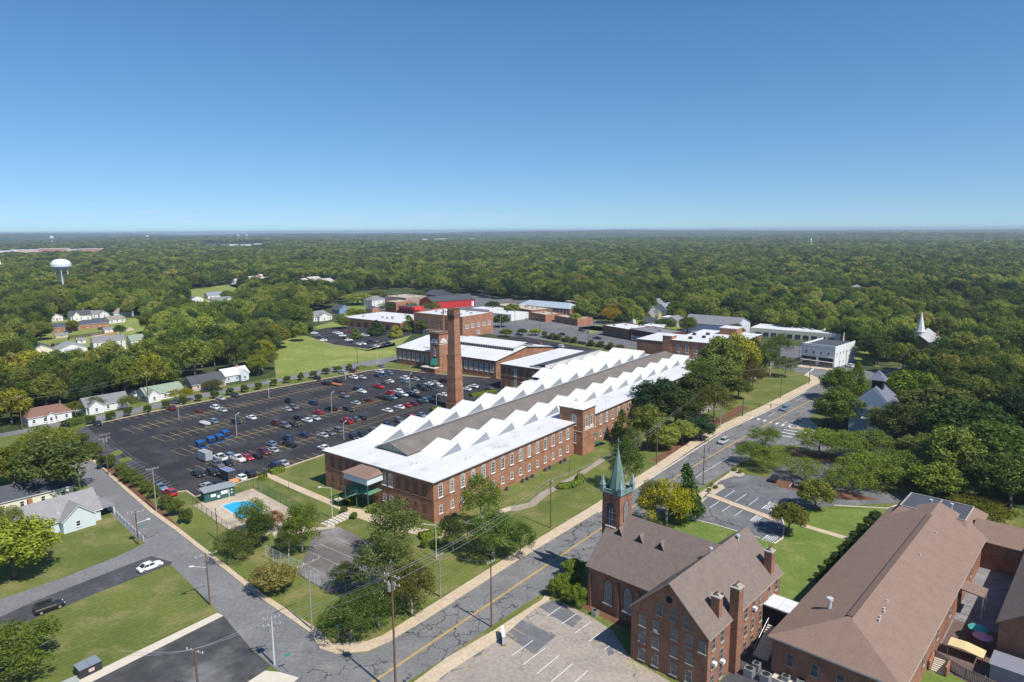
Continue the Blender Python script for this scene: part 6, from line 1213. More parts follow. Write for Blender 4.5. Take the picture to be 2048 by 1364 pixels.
HS = [
 (95, 842, 50, 13.5, 7.5, 3.2, 5.6, WHITE, ROOFR, 'white cottage with red brown roof at the left end of the back street', dict(hip=2.5, wing=(-1.3, 1.3, .9, 4.0), nw=4)),
 (209, 818, 50, 15, 8, 3.0, 5.6, WHITE, ROOFG, 'white house with grey roof behind two small trees on the back street', dict(wing=(-7, -2, 1.5, 5.0))),
 (322, 795, 52, 15, 8, 3.0, 5.4, WHITE, ROOFM, 'white house with sage green roof on the back street', dict(wing=(-7.5, -3, 2, 5.2), nw=5)),
 (410, 775, 52, 15, 8, 3.0, 6, PINKW, ROOFD, 'house with charcoal roof behind a flowering tree on the back street', dict(porch=(8, 2))),
 (466, 760, 52, 12, 7, 3.2, 5.8, BLUEW, mat('white_metal_roof', (.6, .6, .6), .5, .05), 'pale house with whitish roof near the lower end of the mown field', dict(wing=(1, 4.5, 2, 5.2), chimney=True)),
 (127, 662, 46, 20, 9, 3.4, 5.8, BRICK4, NAVY, 'left hand one of two brick houses with dark hipped roofs', dict(hip=4.5, nw=5)),
 (184, 655, 46, 20, 9, 3.4, 5.8, BRICK4, NAVY, 'right hand one of two brick houses with dark hipped roofs', dict(hip=4.5, nw=5)),
 (160, 640, 46, 14, 8, 4, 7.5, WHITE, ROOFD, 'white steep gabled house with a white chimney behind the brick houses', dict(wing=(-6, -1, 2, 7), chimney=True)),
 (203, 634, 46, 15, 8, 3.4, 6, WHITE, ROOFG, 'white bungalow with grey roof and wide porch behind the right brick house', dict(wing=(-3, 4, 2.5, 5.6), nw=5)),
 (245, 632, 40, 14, 11, 3.5, 6.8, BLUEW, mat('tan_roof', (.27, .23, .19), .9, .1), 'pale house with tan hipped roof at the edge of the left wood', dict(hip=5)),
 (111, 641, 46, 8, 10, 3.5, 5.6, WHITE, ROOFG, 'small front gabled white bungalow at the left behind the brick houses', dict(axis='y', nw=2)),
 (228, 645, 60, 12, 9, 3, 5, WHITE, mat('tan_roof', (0, 0, 0)), 'low house with tan roof below the hipped pale house', dict()),
 (218, 700, 40, 16, 8, 6.0, 8.4, WHITE, ROOFG, 'two storey white house with grey roof and a long front porch', dict(two=True, porch=(12, 2.4), nw=4)),
 (83, 710, 40, 12, 12, 3.4, 6.4, CREAM, NAVY, 'cream gabled house with navy roof left of the dark round tree', dict(axis='y')),
 (142, 706, 42, 14, 13, 3.4, 6.2, WHITE, mat('light_grey_roof', (.27, .28, .29), .9, .1), 'white gabled house with light grey roof in the middle of the left group', dict(axis='y', porch=(8, 2))),
 (185, 728, 46, 10, 14, 3.4, 6.2, WHITE, NAVY, 'white gabled house with navy roof partly hidden by the lower trees', dict(axis='y')),
 (250, 722, 46, 11, 15, 3.2, 6.2, PINKW, NAVY, 'pinkish gabled house with navy roof below the two storey white house', dict(axis='y', nw=1)),
 (276, 688, 44, 10, 9, 3.2, 5.8, WHITE, ROOFM, 'small white house with green roof right of the two storey house', dict()),
 (392, 603, 46, 11, 8, 3.2, 5.6, WHITE, ROOFG, 'small white house in the clearing among the middle left trees', dict(axis='y', nw=2)),
 (428, 596, 46, 16, 9, 3.4, 6.2, WHITE, mat('blue_grey_roof', (.22, .25, .30), .9, .1), 'white house with blue grey roof in the middle left clearing', dict()),
 (442, 606, 46, 18, 10, 3.2, 6.0, WHITE, ROOFG, 'wide grey roofed house at the right of the middle left clearing', dict(wing=(2, 7, 3, 5.6))),
 (638, 640, 52, 17, 10, 3.6, 7.2, WHITE, ROOFG, 'white bungalow with grey hipped roof and screened porch above the mown field', dict(hip=5, wing=(-5, 4, 2.5, 6), nw=5)),
 (682, 626, 52, 11, 10, 3.6, 7, mat('blue_siding', (.16, .26, .38), .8, .06), NAVY, 'blue house with dark roof behind the round lawn tree', dict(axis='y', nw=2)),
 (750, 612, 50, 16, 12, 6.2, 9.2, WHITE, ROOFG, 'two storey white house with grey hipped roof beside the old workshops', dict(hip=6, two=True)),
 (745, 628, 50, 7, 9, 4.5, 6.5, BRICK4, ROOFD, 'narrow brick cottage below the two storey hipped roof house', dict(axis='y', nw=1)),
 (1298, 639, 52, 13, 10, 4, 8, YELW, ROOFG, 'yellow house with steep grey roof on the rise beyond the cross street', dict(wing=(0, 5, 2.5, 7))),
 (1330, 633, 52, 14, 9, 6.4, 10.5, WHITE, mat('blue_grey_roof', (0, 0, 0)), 'two storey white gabled house behind the yellow house', dict(two=True, wing=(2, 7, 3, 10), porch=(6, 2.5))),
 (1303, 657, 52, 7, 9, 5, 7.8, WHITE, ROOFD, 'small tall white gabled house behind the purple fronted shop', dict(axis='y', nw=2)),
 (1254, 650, 52, 9, 9, 3.5, 6.4, WHITE, mat('blue_grey_roof', (0, 0, 0)), 'small white cottage with blue roof left of the bronze lawn tree', dict(axis='y', nw=2)),
 (1350, 650, 52, 14, 10, 3.8, 6.8, CREAM, ROOFG, 'grey roofed house half hidden by trees beyond the shops', dict()),
 (1708, 588, 52, 34, 14, 4.5, 9, CREAM, ROOFG, 'far house with pale grey roof alone in the right hand woods', dict(hip=6)),
 (1316, 618, 52, 16, 12, 5, 9, WHITE, ROOFG, 'pale roofed house almost hidden above the two storey white house', dict()),
 (36, 1010, 48, 22, 9, 3.2, 5.6, CREAM, ROOFD, 'long cream house with dark roof behind the pale blue cottage', dict(nw=5)),
 (72, 1452, 50, 10, 7, 2.6, 4.6, CREAM, mat('sage_grey_roof', (.26, .28, .26), .9, .1), 'grey green roof peeking in at the bottom beside the olive tree', dict()),
]
for x, y, az, L, W, he, hr, wm, rm, lb, kw in HS: house(x, y, az, L, W, he, hr, wm, rm, lb, **kw)
# pale blue cottage
CFr = Fr(G(74, 1082), 52)
t = thing('cottage', 'pale blue cottage with grey roof and a front gable on the big lawn', 'house', CFr.W(0, 0), 52)
B().walls(-6, 13.5, 1.0, 10, 0, 2.9, 6.6, 'x').obj('wall', BLUEW, t); B().roofg(-6, 13.5, 1.0, 10, 2.9, 6.7, 'x', .45, .18, 0, 1).obj('roof', [mat('cottage_roof', (.255, .25, .25), .95, .1, .6, .12), WHITE], t)
B().walls(5, 11.6, -1.0, 5.5, 0, 2.9, 5.6, 'y').obj('front_wing', BLUEW, t); B().roofg(5, 11.6, -1.0, 5.6, 2.9, 5.7, 'y', .35, .18, 0, 1).obj('wing_roof', [MATS['cottage_roof'], WHITE], t)
for x, y in ((1.6, 1.0), (2.9, 1.0), (8.0, -1.0)): put_win(HW, t, x, y, .9, '-y')
B().hexa([(13.4, 1.5, 2.4), (17, 1.5, 2.3), (17, 8, 2.3), (13.4, 8, 2.4)], [(13.4, 1.5, 3.4), (17, 1.5, 2.5), (17, 8, 2.5), (13.4, 8, 3.4)]).obj('porch_roof', MATS['cottage_roof'], t)
for y in (1.8, 4.7, 7.6): B().box(16.6, 16.8, y - .1, y + .1, 0, 2.4).obj('porch_post', WHITE, t)
B().box(1, 1.9, 6.4, 7.2, 5.4, 7.6).obj('chimney', BRICK4, t); B().cyl(5.5, 3.0, 4.4, 5.1, .12, n=6).obj('vent_pipe', STEEL, t); B().box(5.0, 5.5, 2.0, 2.5, 3.9, 4.25).obj('roof_vent', STEEL, t)
picket('picket_fence', 'white picket fence beside the side street by the pale blue cottage', [G(197, 1001), G(213, 1013), G(288, 1083)], 1.1, WHITE, gap=.3)
# sheds
for x, y, l, w, h, m_, lb in [(266, 792, 3.5, 3, 2.8, WHITE, 'small white shed beside the sage roofed house'), (162, 686, 4.5, 4, 3.4, WHITE, 'white garden shed left of the two storey white house'), (123, 675, 7, 3, 3, PINKW, 'pinkish storage trailer below the left brick house'), (217, 664, 6, 4, 3, WHITE, 'pale shed behind the wooden fence')]: house(x, y, 44, l, w, h * .7, h, m_, ROOFG, lb, name='shed', cat='shed', nw=1)
picket('board_fence', 'orange wooden fence behind the two storey white house', [G(210, 672), G(234, 668), G(234, 662)], 2.2, mat('new_wood', (.5, .26, .10), .8, .1), gap=.5); picket('board_fence', 'dark wooden fence around the garden above the two storey house', [G(136, 682), G(139, 677), G(170, 674), G(209, 668)], 2, mat('dark_wood', (.05, .045, .04), .9, .1), gap=.6)
picket('board_fence', 'brown wooden fence running down left of the two storey house', [G(163, 694), G(192, 706)], 2, mat('brown_wood', (.2, .11, .06), .9, .1), gap=.6)
# big slate house
bh = thing('slate_house', 'big blue grey house with steep slate roof and cupola almost hidden by trees', 'house', G(1752, 858), 52)
B().walls(-8, 8, -6, 7, 0, 9, 15, 'x').obj('wall', mat('blue_grey_siding', (.33, .42, .48), .8, .06), bh); B().roofg(-8, 8, -6, 7, 9, 15.2, 'x', .6, .25, 0, 1, hip0=4, hip1=4).obj('roof', [mat('slate_roof', (.15, .16, .20), .8, .14, .8, .1), CREAM], bh)
B().box(-2, 1.5, -1.2, 2, 14, 17.2).obj('cupola', DARK, bh); B().frus(-.25, .4, 2.6, 2.5, .1, .1, 17.2, 20.3).obj('cupola_roof', mat('slate_roof', (0, 0, 0)), bh); B().box(-10.5, -8, -6, 3, 5.4, 5.8).obj('porch_roof', CREAM, bh)
B().walls(-11, -8, -4, 1, 0, 6, None).obj('bay', WHITE, bh)
for k in range(3): put_win(W_HOUSE, bh, -8, -3.5 + k * 3.4, 6.5, '-x'); put_win(W_HOUSE, bh, -4 + k * 4, -6, 6, '-y')
# white steeple church on the right
wc = thing('white_steeple_church', 'church with tall white octagonal steeple and pale grey roofs among the trees', 'church', G(1840, 705), 52)
B().walls(-9, 24, -7, 7, 0, 5.5, 10.5, 'x').obj('wall', BRICK2, wc); B().roofg(-9, 24, -7, 7, 5.5, 10.6, 'x', .5, .2).obj('roof', mat('pale_grey_shingle', (.36, .36, .36), .9, .08), wc); B().walls(4, 13, -12, 0, 0, 4.3, 8, 'y').obj('side_wall', BRICK2, wc); B().roofg(4, 13, -12, 0, 4.3, 8.1, 'y', .4, .2).obj('side_roof', mat('pale_grey_shingle', (0, 0, 0)), wc)
def octa(b, cx, cy, r0, r1, z0, z1):
    b.hexa([(cx + r0 * math.cos(R_(45 * k + 22)), cy + r0 * math.sin(R_(45 * k + 22)), z0) for k in range(8)], [(cx + r1 * math.cos(R_(45 * k + 22)), cy + r1 * math.sin(R_(45 * k + 22)), z1) for k in range(8)])
b = B().box(-8.6, -3.4, -2.6, 2.6, 0, 9); octa(b, -6, 0, 2.4, 2.4, 9, 12.2); octa(b, -6, 0, 2.7, 2.7, 12.2, 12.6); octa(b, -6, 0, 2.2, .05, 12.6, 23); b.obj('steeple', WHITE, wc); B().box(18, 19.2, -6, -4.8, 4, 10).obj('chimney', BRICK2, wc)
# water tower
wt_ = thing('water_tower', 'big white water tower with a domed tank rising above the left woods', 'water tower', G(126, 568), 0)
zt_ = HT(126, 568, 518); s = zt_ / 31
b = B(); prof = [(1.5, 15), (9, 19), (11.3, 21.8), (11.3, 24.8), (9.8, 28), (6, 30.4), (2, 31), (.1, 31.05)]; n = 24
for (r0, z0), (r1, z1) in zip(prof, prof[1:]): b.hexa([(r0 * s * math.cos(2 * math.pi * k / n), r0 * s * math.sin(2 * math.pi * k / n), z0 * s) for k in range(n)], [(r1 * s * math.cos(2 * math.pi * k / n), r1 * s * math.sin(2 * math.pi * k / n), z1 * s) for k in range(n)], cap=False)
b.obj('tank', mat('tower_white', (.66, .70, .71), .6, .05, .3), wt_, smooth=True)
for k in range(6): a = k * math.pi / 3; B().tube((7.5 * s * math.cos(a), 7.5 * s * math.sin(a), 0), (7.5 * s * math.cos(a), 7.5 * s * math.sin(a), 20 * s), .5, n=7).obj('leg', mat('tower_white', (0, 0, 0)), wt_)
B().cyl(0, 0, 0, 16 * s, 1.1, n=10).obj('riser_pipe', STEEL, wt_); B().cyl(0, 0, 31 * s, 33.5 * s, .2, n=5).obj('aerial', STEEL, wt_)
def far_tank(x, yb, yt, w, label, mono=False):
    """far tower standing at a known distance: its base is hidden, so place it by distance"""
    D = 5200 if not mono else 2600; d = np.array(G(x, 500)); d = d / np.linalg.norm(d[:2]) * D; zt = CAMH + D * (461 + (x - 1024) * -.0059 - yt) / FPX; R = w / 2 * D / FPX
    t = thing('water_tower', label, 'water tower', (d[0], d[1], 0), 0); zb = CAMH + D * (461 + (x - 1024) * -.0059 - yb) / FPX; m = mat('tower_white', (0, 0, 0)); hh = zt - zb
    B().cyl(0, 0, 0, zb, R * (.22 if not mono else .3), n=8).obj('shaft', m, t); b = B(); c = zb + hh * .25; b.cyl(0, 0, zb, c, R * .5, R, n=12); b.cyl(0, 0, c, zt - hh * .2, R, n=12); b.cyl(0, 0, zt - hh * .2, zt, R, R * .4, n=12); b.obj('tank', m, t)
far_tank(106, 476, 471, 6, 'tiny white water tower on the horizon at the far left'); far_tank(297, 473, 470, 5, 'tiny white water tower on the horizon left of centre'); far_tank(478, 472, 468.6, 4, 'left one of a pair of white water towers on the horizon'); far_tank(495, 472, 468.6, 4, 'right one of a pair of white water towers on the horizon')
far_tank(1621, 483, 475, 3.2, 'slender white telephone mast with a drum top above the right woods', True)
# far shopping buildings in the left distance
def far_block(x, y, w, h, label, m_, name='far_building'):
    p = np.array(G(x, y)); D = np.linalg.norm(p); W = w * D / FPX; H = h * D / FPX + 6; t = thing(name, label, 'building', (p[0], p[1], 0), math.degrees(math.atan2(p[1], p[0])) - 90); B().box(-W / 2, W / 2, 0, W * .4 + 10, 0, H).obj('wall', m_, t); B().box(-W / 2 - .3, W / 2 + .3, -.3, W * .4 + 10.3, H, H + .8).obj('roof', WHITEROOF, t); return t
BRF = mat('far_brick', (.42, .22, .16), .9, .1)
for i, (x, y, w, h, m_) in enumerate([(14, 508, 26, 2, WHITE), (56, 507, 44, 3, PINKW), (110, 506, 44, 4, BRF), (150, 506, 22, 3, PINKW), (184, 506, 34, 4, BRF)]): far_block(x, y, w, h, '%s pale or brick store from the left in the distant shopping strip' % ORD[i], m_)
for i, (x, y, w, h) in enumerate([(425, 497, 16, 3), (447, 496, 18, 2.5), (468, 495, 16, 3), (492, 494, 18, 2), (518, 492, 18, 2)]): far_block(x, y, w, h, '%s white building from the left in the distant white cluster' % ORD[i], WHITE)
far_block(591, 487, 20, 4, 'long white building far away left of the tiny steeple', WHITE); far_block(672, 489, 9, 1.5, 'small white building right of the tiny steeple', WHITE); far_block(850, 481, 10, 1.5, 'first tiny white building in the far woods above the chimney', WHITE); far_block(880, 480, 22, 1, 'second tiny pale building in the far woods above the chimney', PINKW); far_block(945, 480, 12, 1.5, 'third tiny white building in the far woods above the chimney', WHITE); far_block(1245, 482, 10, 1, 'tiny white farm building in the far woods right of centre', WHITE); far_block(640, 488, 4, 3, 'little white chapel body below the tiny steeple', WHITE) if 0 else None
def far_steeple(x, yb, yt, label):
    p = G(x, yb); zt = HT(x, yb, yt); t = thing('church_steeple', label, 'steeple', p, 45); w = zt * .12; B().box(-w, w, -w, w, 0, zt * .45).obj('tower', WHITE, t); B().frus(0, 0, w * .9, w * .9, .1, .1, zt * .45, zt).obj('spire', WHITE, t)
far_steeple(661, 497, 484, 'tiny white pointed church steeple far away above the woods'); far_steeple(3, 545, 521, 'white church steeple at the left edge above the woods')
for i, (x, y, w, m_) in enumerate([(478, 566, 22, WHITE), (500, 561, 20, BRF), (530, 556, 24, CREAM), (560, 560, 18, WHITE), (602, 566, 16, CREAM), (625, 562, 20, PINKW), (648, 566, 22, WHITE), (666, 570, 18, WHITE)]): house(x, y, 60, w, 12, 3.6, 6, m_, mat('pale_roof', (.45, .42, .40), .8, .08), '%s pale building from the left in the row beyond the middle left trees' % ORD[i])
# ---------------- cars ----------------
PAINT = bpy.data.materials.new('car_paint'); PAINT.use_nodes = True; _p = PAINT.node_tree.nodes['Principled BSDF']; _oi = PAINT.node_tree.nodes.new('ShaderNodeObjectInfo'); PAINT.node_tree.links.new(_oi.outputs['Color'], _p.inputs['Base Color']); _p.inputs['Roughness'].default_value = .35; _p.inputs['Coat Weight'].default_value = .6; _p.inputs['Coat Roughness'].default_value = .08
CGL = mat('car_glass', (.02, .025, .03), .08, 0, spec=.9); LAMP = mat('head_lamp', (.7, .7, .68), .2, 0); TAIL = mat('tail_lamp', (.35, .02, .015), .3, 0); RIM = mat('wheel_rim', (.45, .46, .47), .35, 0, metal=.5)
def loft(b, secs, m=0):
    """secs: list of (x, [(y,z)...]) same count, closed loops"""
    i0 = len(b.v); n = len(secs[0][1])
    for x, ps in secs: b.v += [(x, y, z) for y, z in ps]
    for s_ in range(len(secs) - 1):
        for k in range(n): a = i0 + s_ * n; b.f.append((a + k, a + (k + 1) % n, a + n + (k + 1) % n, a + n + k)); b.m.append(m)
    b.f.append(tuple(i0 + k for k in reversed(range(n)))); b.m.append(m); b.f.append(tuple(i0 + (len(secs) - 1) * n + k for k in range(n))); b.m.append(m)
def make_car(name, L, W, hood, belt, roof, cab, kind):
    """cab = (windscreen base x, roof front x, roof rear x, rear glass base x), front is +x"""
    t = thing(name, None, None); w = W / 2
    def sec(z, s=1.0, zb=.24): return [(-w * s * .93, zb), (-w * s, zb + .22), (-w * s, z - .14), (-w * s * .9, z), (w * s * .9, z), (w * s, z - .14), (w * s, zb + .22), (w * s * .93, zb)]
    b = B(); f, r = L / 2, -L / 2
    if kind == 'pickup':
        loft(b, [(r, sec(belt, .96, .45)), (r + .1, sec(belt + .02)), (cab[3] - .05, sec(belt + .02)), (cab[0], sec(belt)), (f - .5, sec(hood)), (f, sec(hood - .2, .93, .4))])
        b.box(r + .15, cab[3] - .12, -w + .16, w - .16, belt + .02, belt + .03, 1)
        for q in ((r + .02, cab[3] - .05, -w + .02, -w + .14), (r + .02, cab[3] - .05, w - .14, w - .02), (r + .02, r + .12, -w + .14, w - .14)): b.box(*q, belt, belt + .16)
    else: loft(b, [(r, sec(belt - .12, .88, .38)), (r + .25, sec(belt + .0, .98)), (cab[3], sec(belt)), (cab[0], sec(belt)), (f - .7, sec(hood, .99)), (f - .2, sec(hood - .1, .95)), (f, sec(hood - .3, .84, .36))])
    k = .80; b.poly([(cab[2], -w * k, roof), (cab[1], -w * k, roof), (cab[1], w * k, roof), (cab[2], w * k, roof)]); b.box(cab[2], cab[1], -w * k, w * k, roof - .05, roof + .015)
    for s_ in (-1, 1):      # pillars
        for xb, xt in ((cab[0], cab[1]), ((cab[0] + cab[3]) / 2, (cab[1] + cab[2]) / 2), (cab[3], cab[2])): b.tube((xb, s_ * w * .9, belt - .02), (xt, s_ * w * k, roof - .01), .05, n=4)
    body = b.obj('body', [PAINT, BLACKM], t)
    g = B().hexa([(cab[3], -w * .89, belt), (cab[0], -w * .89, belt), (cab[0], w * .89, belt), (cab[3], w * .89, belt)], [(cab[2], -w * k, roof - .04), (cab[1], -w * k, roof - .04), (cab[1], w * k, roof - .04), (cab[2], w * k, roof - .04)]); g.obj('window_glass', CGL, t)
    wr = .36 if kind in ('pickup', 'suv') else .32
    wb_ = B(); wb_.tube((0, -.11, 0), (0, .11, 0), wr, n=14, m=0); wb_.tube((0, -.125, 0), (0, .125, 0), wr * .62, n=12, m=1); wm = wb_.mesh('wheel', [BLACKM, RIM])
    for x in (L * .31, -L * .30):
        for y in (-w + .1, w - .1): link('wheel', wm, t, (x, y, wr))
    hm_ = B().box(-.04, .04, -.2, .2, 0, .14).mesh('headlight', LAMP); tm_ = B().box(-.03, .03, -.14, .14, 0, .2).mesh('tail_light', TAIL)
    for y in (-w * .66, w * .66): link('headlight', hm_, t, (f - .05, y, hood - .32)); link('tail_light', tm_, t, (r + .02, y, belt - .34))
    return t
SEDAN = make_car('car', 4.7, 1.82, .86, .93, 1.43, (.95, .25, -1.1, -1.75), 'sedan')
SUVC = make_car('suv', 4.7, 1.9, 1.02, 1.08, 1.72, (1.05, .45, -1.85, -2.15), 'suv')
PICK = make_car('pickup_truck', 5.6, 1.98, 1.12, 1.12, 1.86, (1.15, .6, -.75, -.95), 'pickup')
HATCH = make_car('hatchback', 4.2, 1.78, .9, .97, 1.5, (.9, .3, -1.35, -1.85), 'sedan')
PROT = {'s': SEDAN, 'u': SUVC, 'p': PICK, 'h': HATCH}; KN = {'s': 'sedan', 'u': 'SUV', 'p': 'pickup truck', 'h': 'hatchback'}; CAT = {'s': 'car', 'u': 'SUV', 'p': 'pickup truck', 'h': 'car'}
PC = {'w': ('white', (.80, .80, .79)), 'k': ('black', (.012, .012, .014)), 'g': ('grey', (.13, .135, .145)), 'l': ('silver', (.42, .43, .44)), 'r': ('red', (.40, .025, .025)), 'm': ('maroon', (.13, .015, .02)), 'b': ('dark blue', (.02, .035, .09)), 'c': ('blue grey', (.15, .22, .30)), 'o': ('orange brown', (.35, .12, .06))}
used_proto = set()
def car(p, az, k, c, label, group=None):
    src = PROT[k]; col = (*PC[c][1], 1)
    if k not in used_proto:
        used_proto.add(k); o = src; o.location = p; o.rotation_euler = (0, 0, R_(az))
        for ch in o.children: ch.color = col
        o['label'] = label
        if group: o['group'] = group
    else: o = copy_thing(src, p, az, label, group, col)
    o['category'] = CAT[k]; return o
LOTC = 'cars parked in the big black car park'
carsA = [(782, 508, 'k', 's'), (1372, 388, 'm', 'u'), (1585, 408, 'm', 's'), (1718, 380, 'w', 'u'), (1785, 403, 'l', 's'), (1770, 308, 'l', 's'), (1888, 285, 'k', 'u'), (1698, 490, 'c', 'u'), (1893, 493, 'k', 's'), (2010, 460, 'w', 's'), (1750, 778, 'w', 'p'), (1825, 765, 'c', 'u'), (1893, 788, 'w', 'p'), (1985, 783, 'r', 'h'),
         (1725, 835, 'g', 'p'), (1822, 825, 'k', 's'), (1593, 915, 'k', 's'), (1735, 915, 'k', 'u'), (1925, 940, 'w', 'h'), (1995, 915, 'k', 'u'), (1650, 1005, 'l', 's'), (1740, 990, 'k', 's'), (1313, 1030, 'c', 's'), (1360, 1062, 'r', 'u')]
carsB = [(487, 147, 'k', 'u'), (700, 103, 'l', 'u'), (790, 90, 'm', 'u'), (565, 188, 'k', 'p'), (655, 168, 'k', 'u'), (780, 140, 'w', 'u'), (838, 138, 'l', 's'), (990, 95, 'w', 'u'), (985, 127, 'b', 's'), (1030, 122, 'b', 'h'), (1068, 107, 'c', 'u'), (1018, 50, 'c', 's'), (1198, 147, 'w', 'u'), (1245, 133, 'm', 's'), (1195, 173, 'c', 's'), (1282, 155, 'l', 's'), (1325, 145, 'b', 's'),
         (1035, 182, 'g', 's'), (1072, 170, 'w', 's'), (808, 230, 'b', 'u'), (853, 252, 'w', 's'), (985, 215, 'r', 'p'), (1495, 165, 'k', 'p'), (1375, 190, 'w', 's'), (1423, 180, 'l', 's'), (1458, 205, 'w', 's'), (1305, 208, 'k', 'u'), (1265, 228, 'k', 's'), (1345, 232, 'k', 'u'), (1392, 222, 'k', 's'), (1432, 214, 'b', 's'),
         (697, 257, 'm', 's'), (713, 290, 'g', 'u'), (1060, 263, 'r', 'u'), (1125, 250, 'w', 'u'), (1178, 276, 'w', 's'), (1225, 268, 'g', 's'), (1270, 256, 'l', 'h'), (1125, 290, 'k', 'u'), (1085, 298, 'c', 's'), (990, 290, 'm', 's'), (1040, 312, 'k', 'p'), (898, 320, 'm', 's'), (793, 343, 'l', 's'), (463, 345, 'b', 'u'), (305, 380, 'g', 'u'), (250, 395, 'l', 's'),
         (490, 415, 'r', 's'), (597, 390, 'k', 'p'), (740, 397, 'k', 'u'), (1035, 400, 'w', 's'), (1132, 374, 'w', 's'), (1192, 360, 'r', 's'), (1245, 345, 'm', 's'), (1287, 332, 'k', 's'), (1330, 320, 'c', 'u'), (1372, 307, 'l', 's'), (1412, 292, 'k', 's'), (1480, 274, 'w', 's'), (1522, 262, 'g', 's'), (335, 463, 'k', 'u'), (408, 481, 'w', 's'), (478, 467, 'l', 's'),
         (148, 500, 'm', 'u'), (232, 525, 'g', 'u'), (303, 515, 'k', 's'), (708, 485, 'r', 'p'), (780, 472, 'g', 's'), (828, 460, 'k', 'u'), (1250, 457, 'r', 's'), (1325, 440, 'c', 's'), (1145, 485, 'g', 'u'), (1055, 520, 'b', 's'), (945, 562, 'g', 's'), (850, 592, 'k', 's'), (780, 612, 'k', 's'), (375, 592, 'b', 's'), (525, 600, 'l', 's'), (585, 583, 'g', 's'), (642, 560, 'g', 'u'),
         (235, 620, 'b', 'u'), (265, 672, 'k', 'p'), (112, 668, 'c', 'h'), (132, 718, 'l', 's'), (60, 735, 'm', 'u'), (10, 767, 'k', 's'), (540, 700, 'w', 's'), (212, 824, 'l', 's'), (152, 844, 'b', 'u'), (1725, 207, 'w', 's'), (1675, 230, 'w', 's'), (1860, 224, 'g', 's')]
lot = [(x / 4, 720 + y / 4, c, k) for x, y, c, k in carsA] + [(512 + x / 4, 720 + y / 4, c, k) for x, y, c, k in carsB]
VS = [0, 4.9 * .5, 15.7, 20.9, 36, 41, 55.7, 60.8, 74.6, 79.6, 92.6]
rows_ = {}
for x, y, c, k in lot:
    p = G(x, y, .6); u, v = LF.L(p); rr = min(range(len(VS)), key=lambda i: abs(VS[i] - v)) if not (v < 12 and u > 55) else 99
    rows_.setdefault(rr, []).append((u, v, p, c, k))
ri = 0; RN = ['nearest the pool', 'nearest the pool', 'in the second row', 'in the third row', 'in the fourth row', 'in the fifth row', 'in the sixth row', 'in the seventh row', 'in the eighth row', 'in the ninth row', 'in the far kerb row']
for rr, lst in rows_.items():
    lst.sort(); cnt = {}
    for u, v, p, c, k in lst:
        az = 142.5 if (rr % 2 or rnd.random() < .25) else -37.5
        if rr == 99: az = -52 if v > 6 else -37.5
        vv = v if rr == 99 or rr in (0, 1) else v + (VS[rr] - v) * .35
        q = LF.W(u, vv); key = (c, k); cnt[key] = cnt.get(key, 0) + 1
        where = 'along the hatched strip' if rr == 99 else RN[rr]
        lb = '%s%s %s %s of the big car park' % ('' if cnt[key] == 1 and sum(1 for z in lst if (z[3], z[4]) == key) == 1 else ORD[cnt[key] - 1] + ' ', PC[c][0], KN[k], where)
        pass
        car((q[0], q[1], .02), az + rnd.uniform(-1.5, 1.5), k, c, lb, LOTC)
# upper car park
up = [(466, 905, 'w', 's'), (486, 923, 'g', 's'), (510, 938, 'k', 's'), (540, 962, 'w', 's'), (640, 900, 'l', 's'), (668, 908, 'w', 'u'), (693, 925, 'w', 's'), (708, 942, 'k', 's'), (742, 960, 'w', 's'), (758, 978, 'k', 's'), (735, 890, 'r', 's'), (752, 892, 'm', 's'), (860, 918, 'w', 's'), (880, 925, 'l', 's'), (818, 994, 'w', 's'), (858, 990, 'w', 's'), (888, 982, 'k', 's'), (920, 972, 'k', 'u'), (952, 970, 'g', 's'), (925, 1018, 'g', 's'), (962, 1010, 'w', 's'), (992, 1003, 'm', 's'), (1030, 997, 'b', 's'), (1062, 990, 'k', 'u')]
cnt = {}; tot = {}
for x, y, c, k in up: tot[(c, k)] = tot.get((c, k), 0) + 1
for i, (x, y, c, k) in enumerate(up):
    cnt[(c, k)] = cnt.get((c, k), 0) + 1; p = G(512 + x / 4, 440 + y / 4, .5)
    car((p[0], p[1], .02), (-40 if i > 13 else 10) + rnd.uniform(-2, 2), k, c, '%s%s %s in the upper car park above the field' % ('' if tot[(c, k)] == 1 else ORD[cnt[(c, k)] - 1] + ' ', PC[c][0], KN[k]), 'cars in the upper car park')
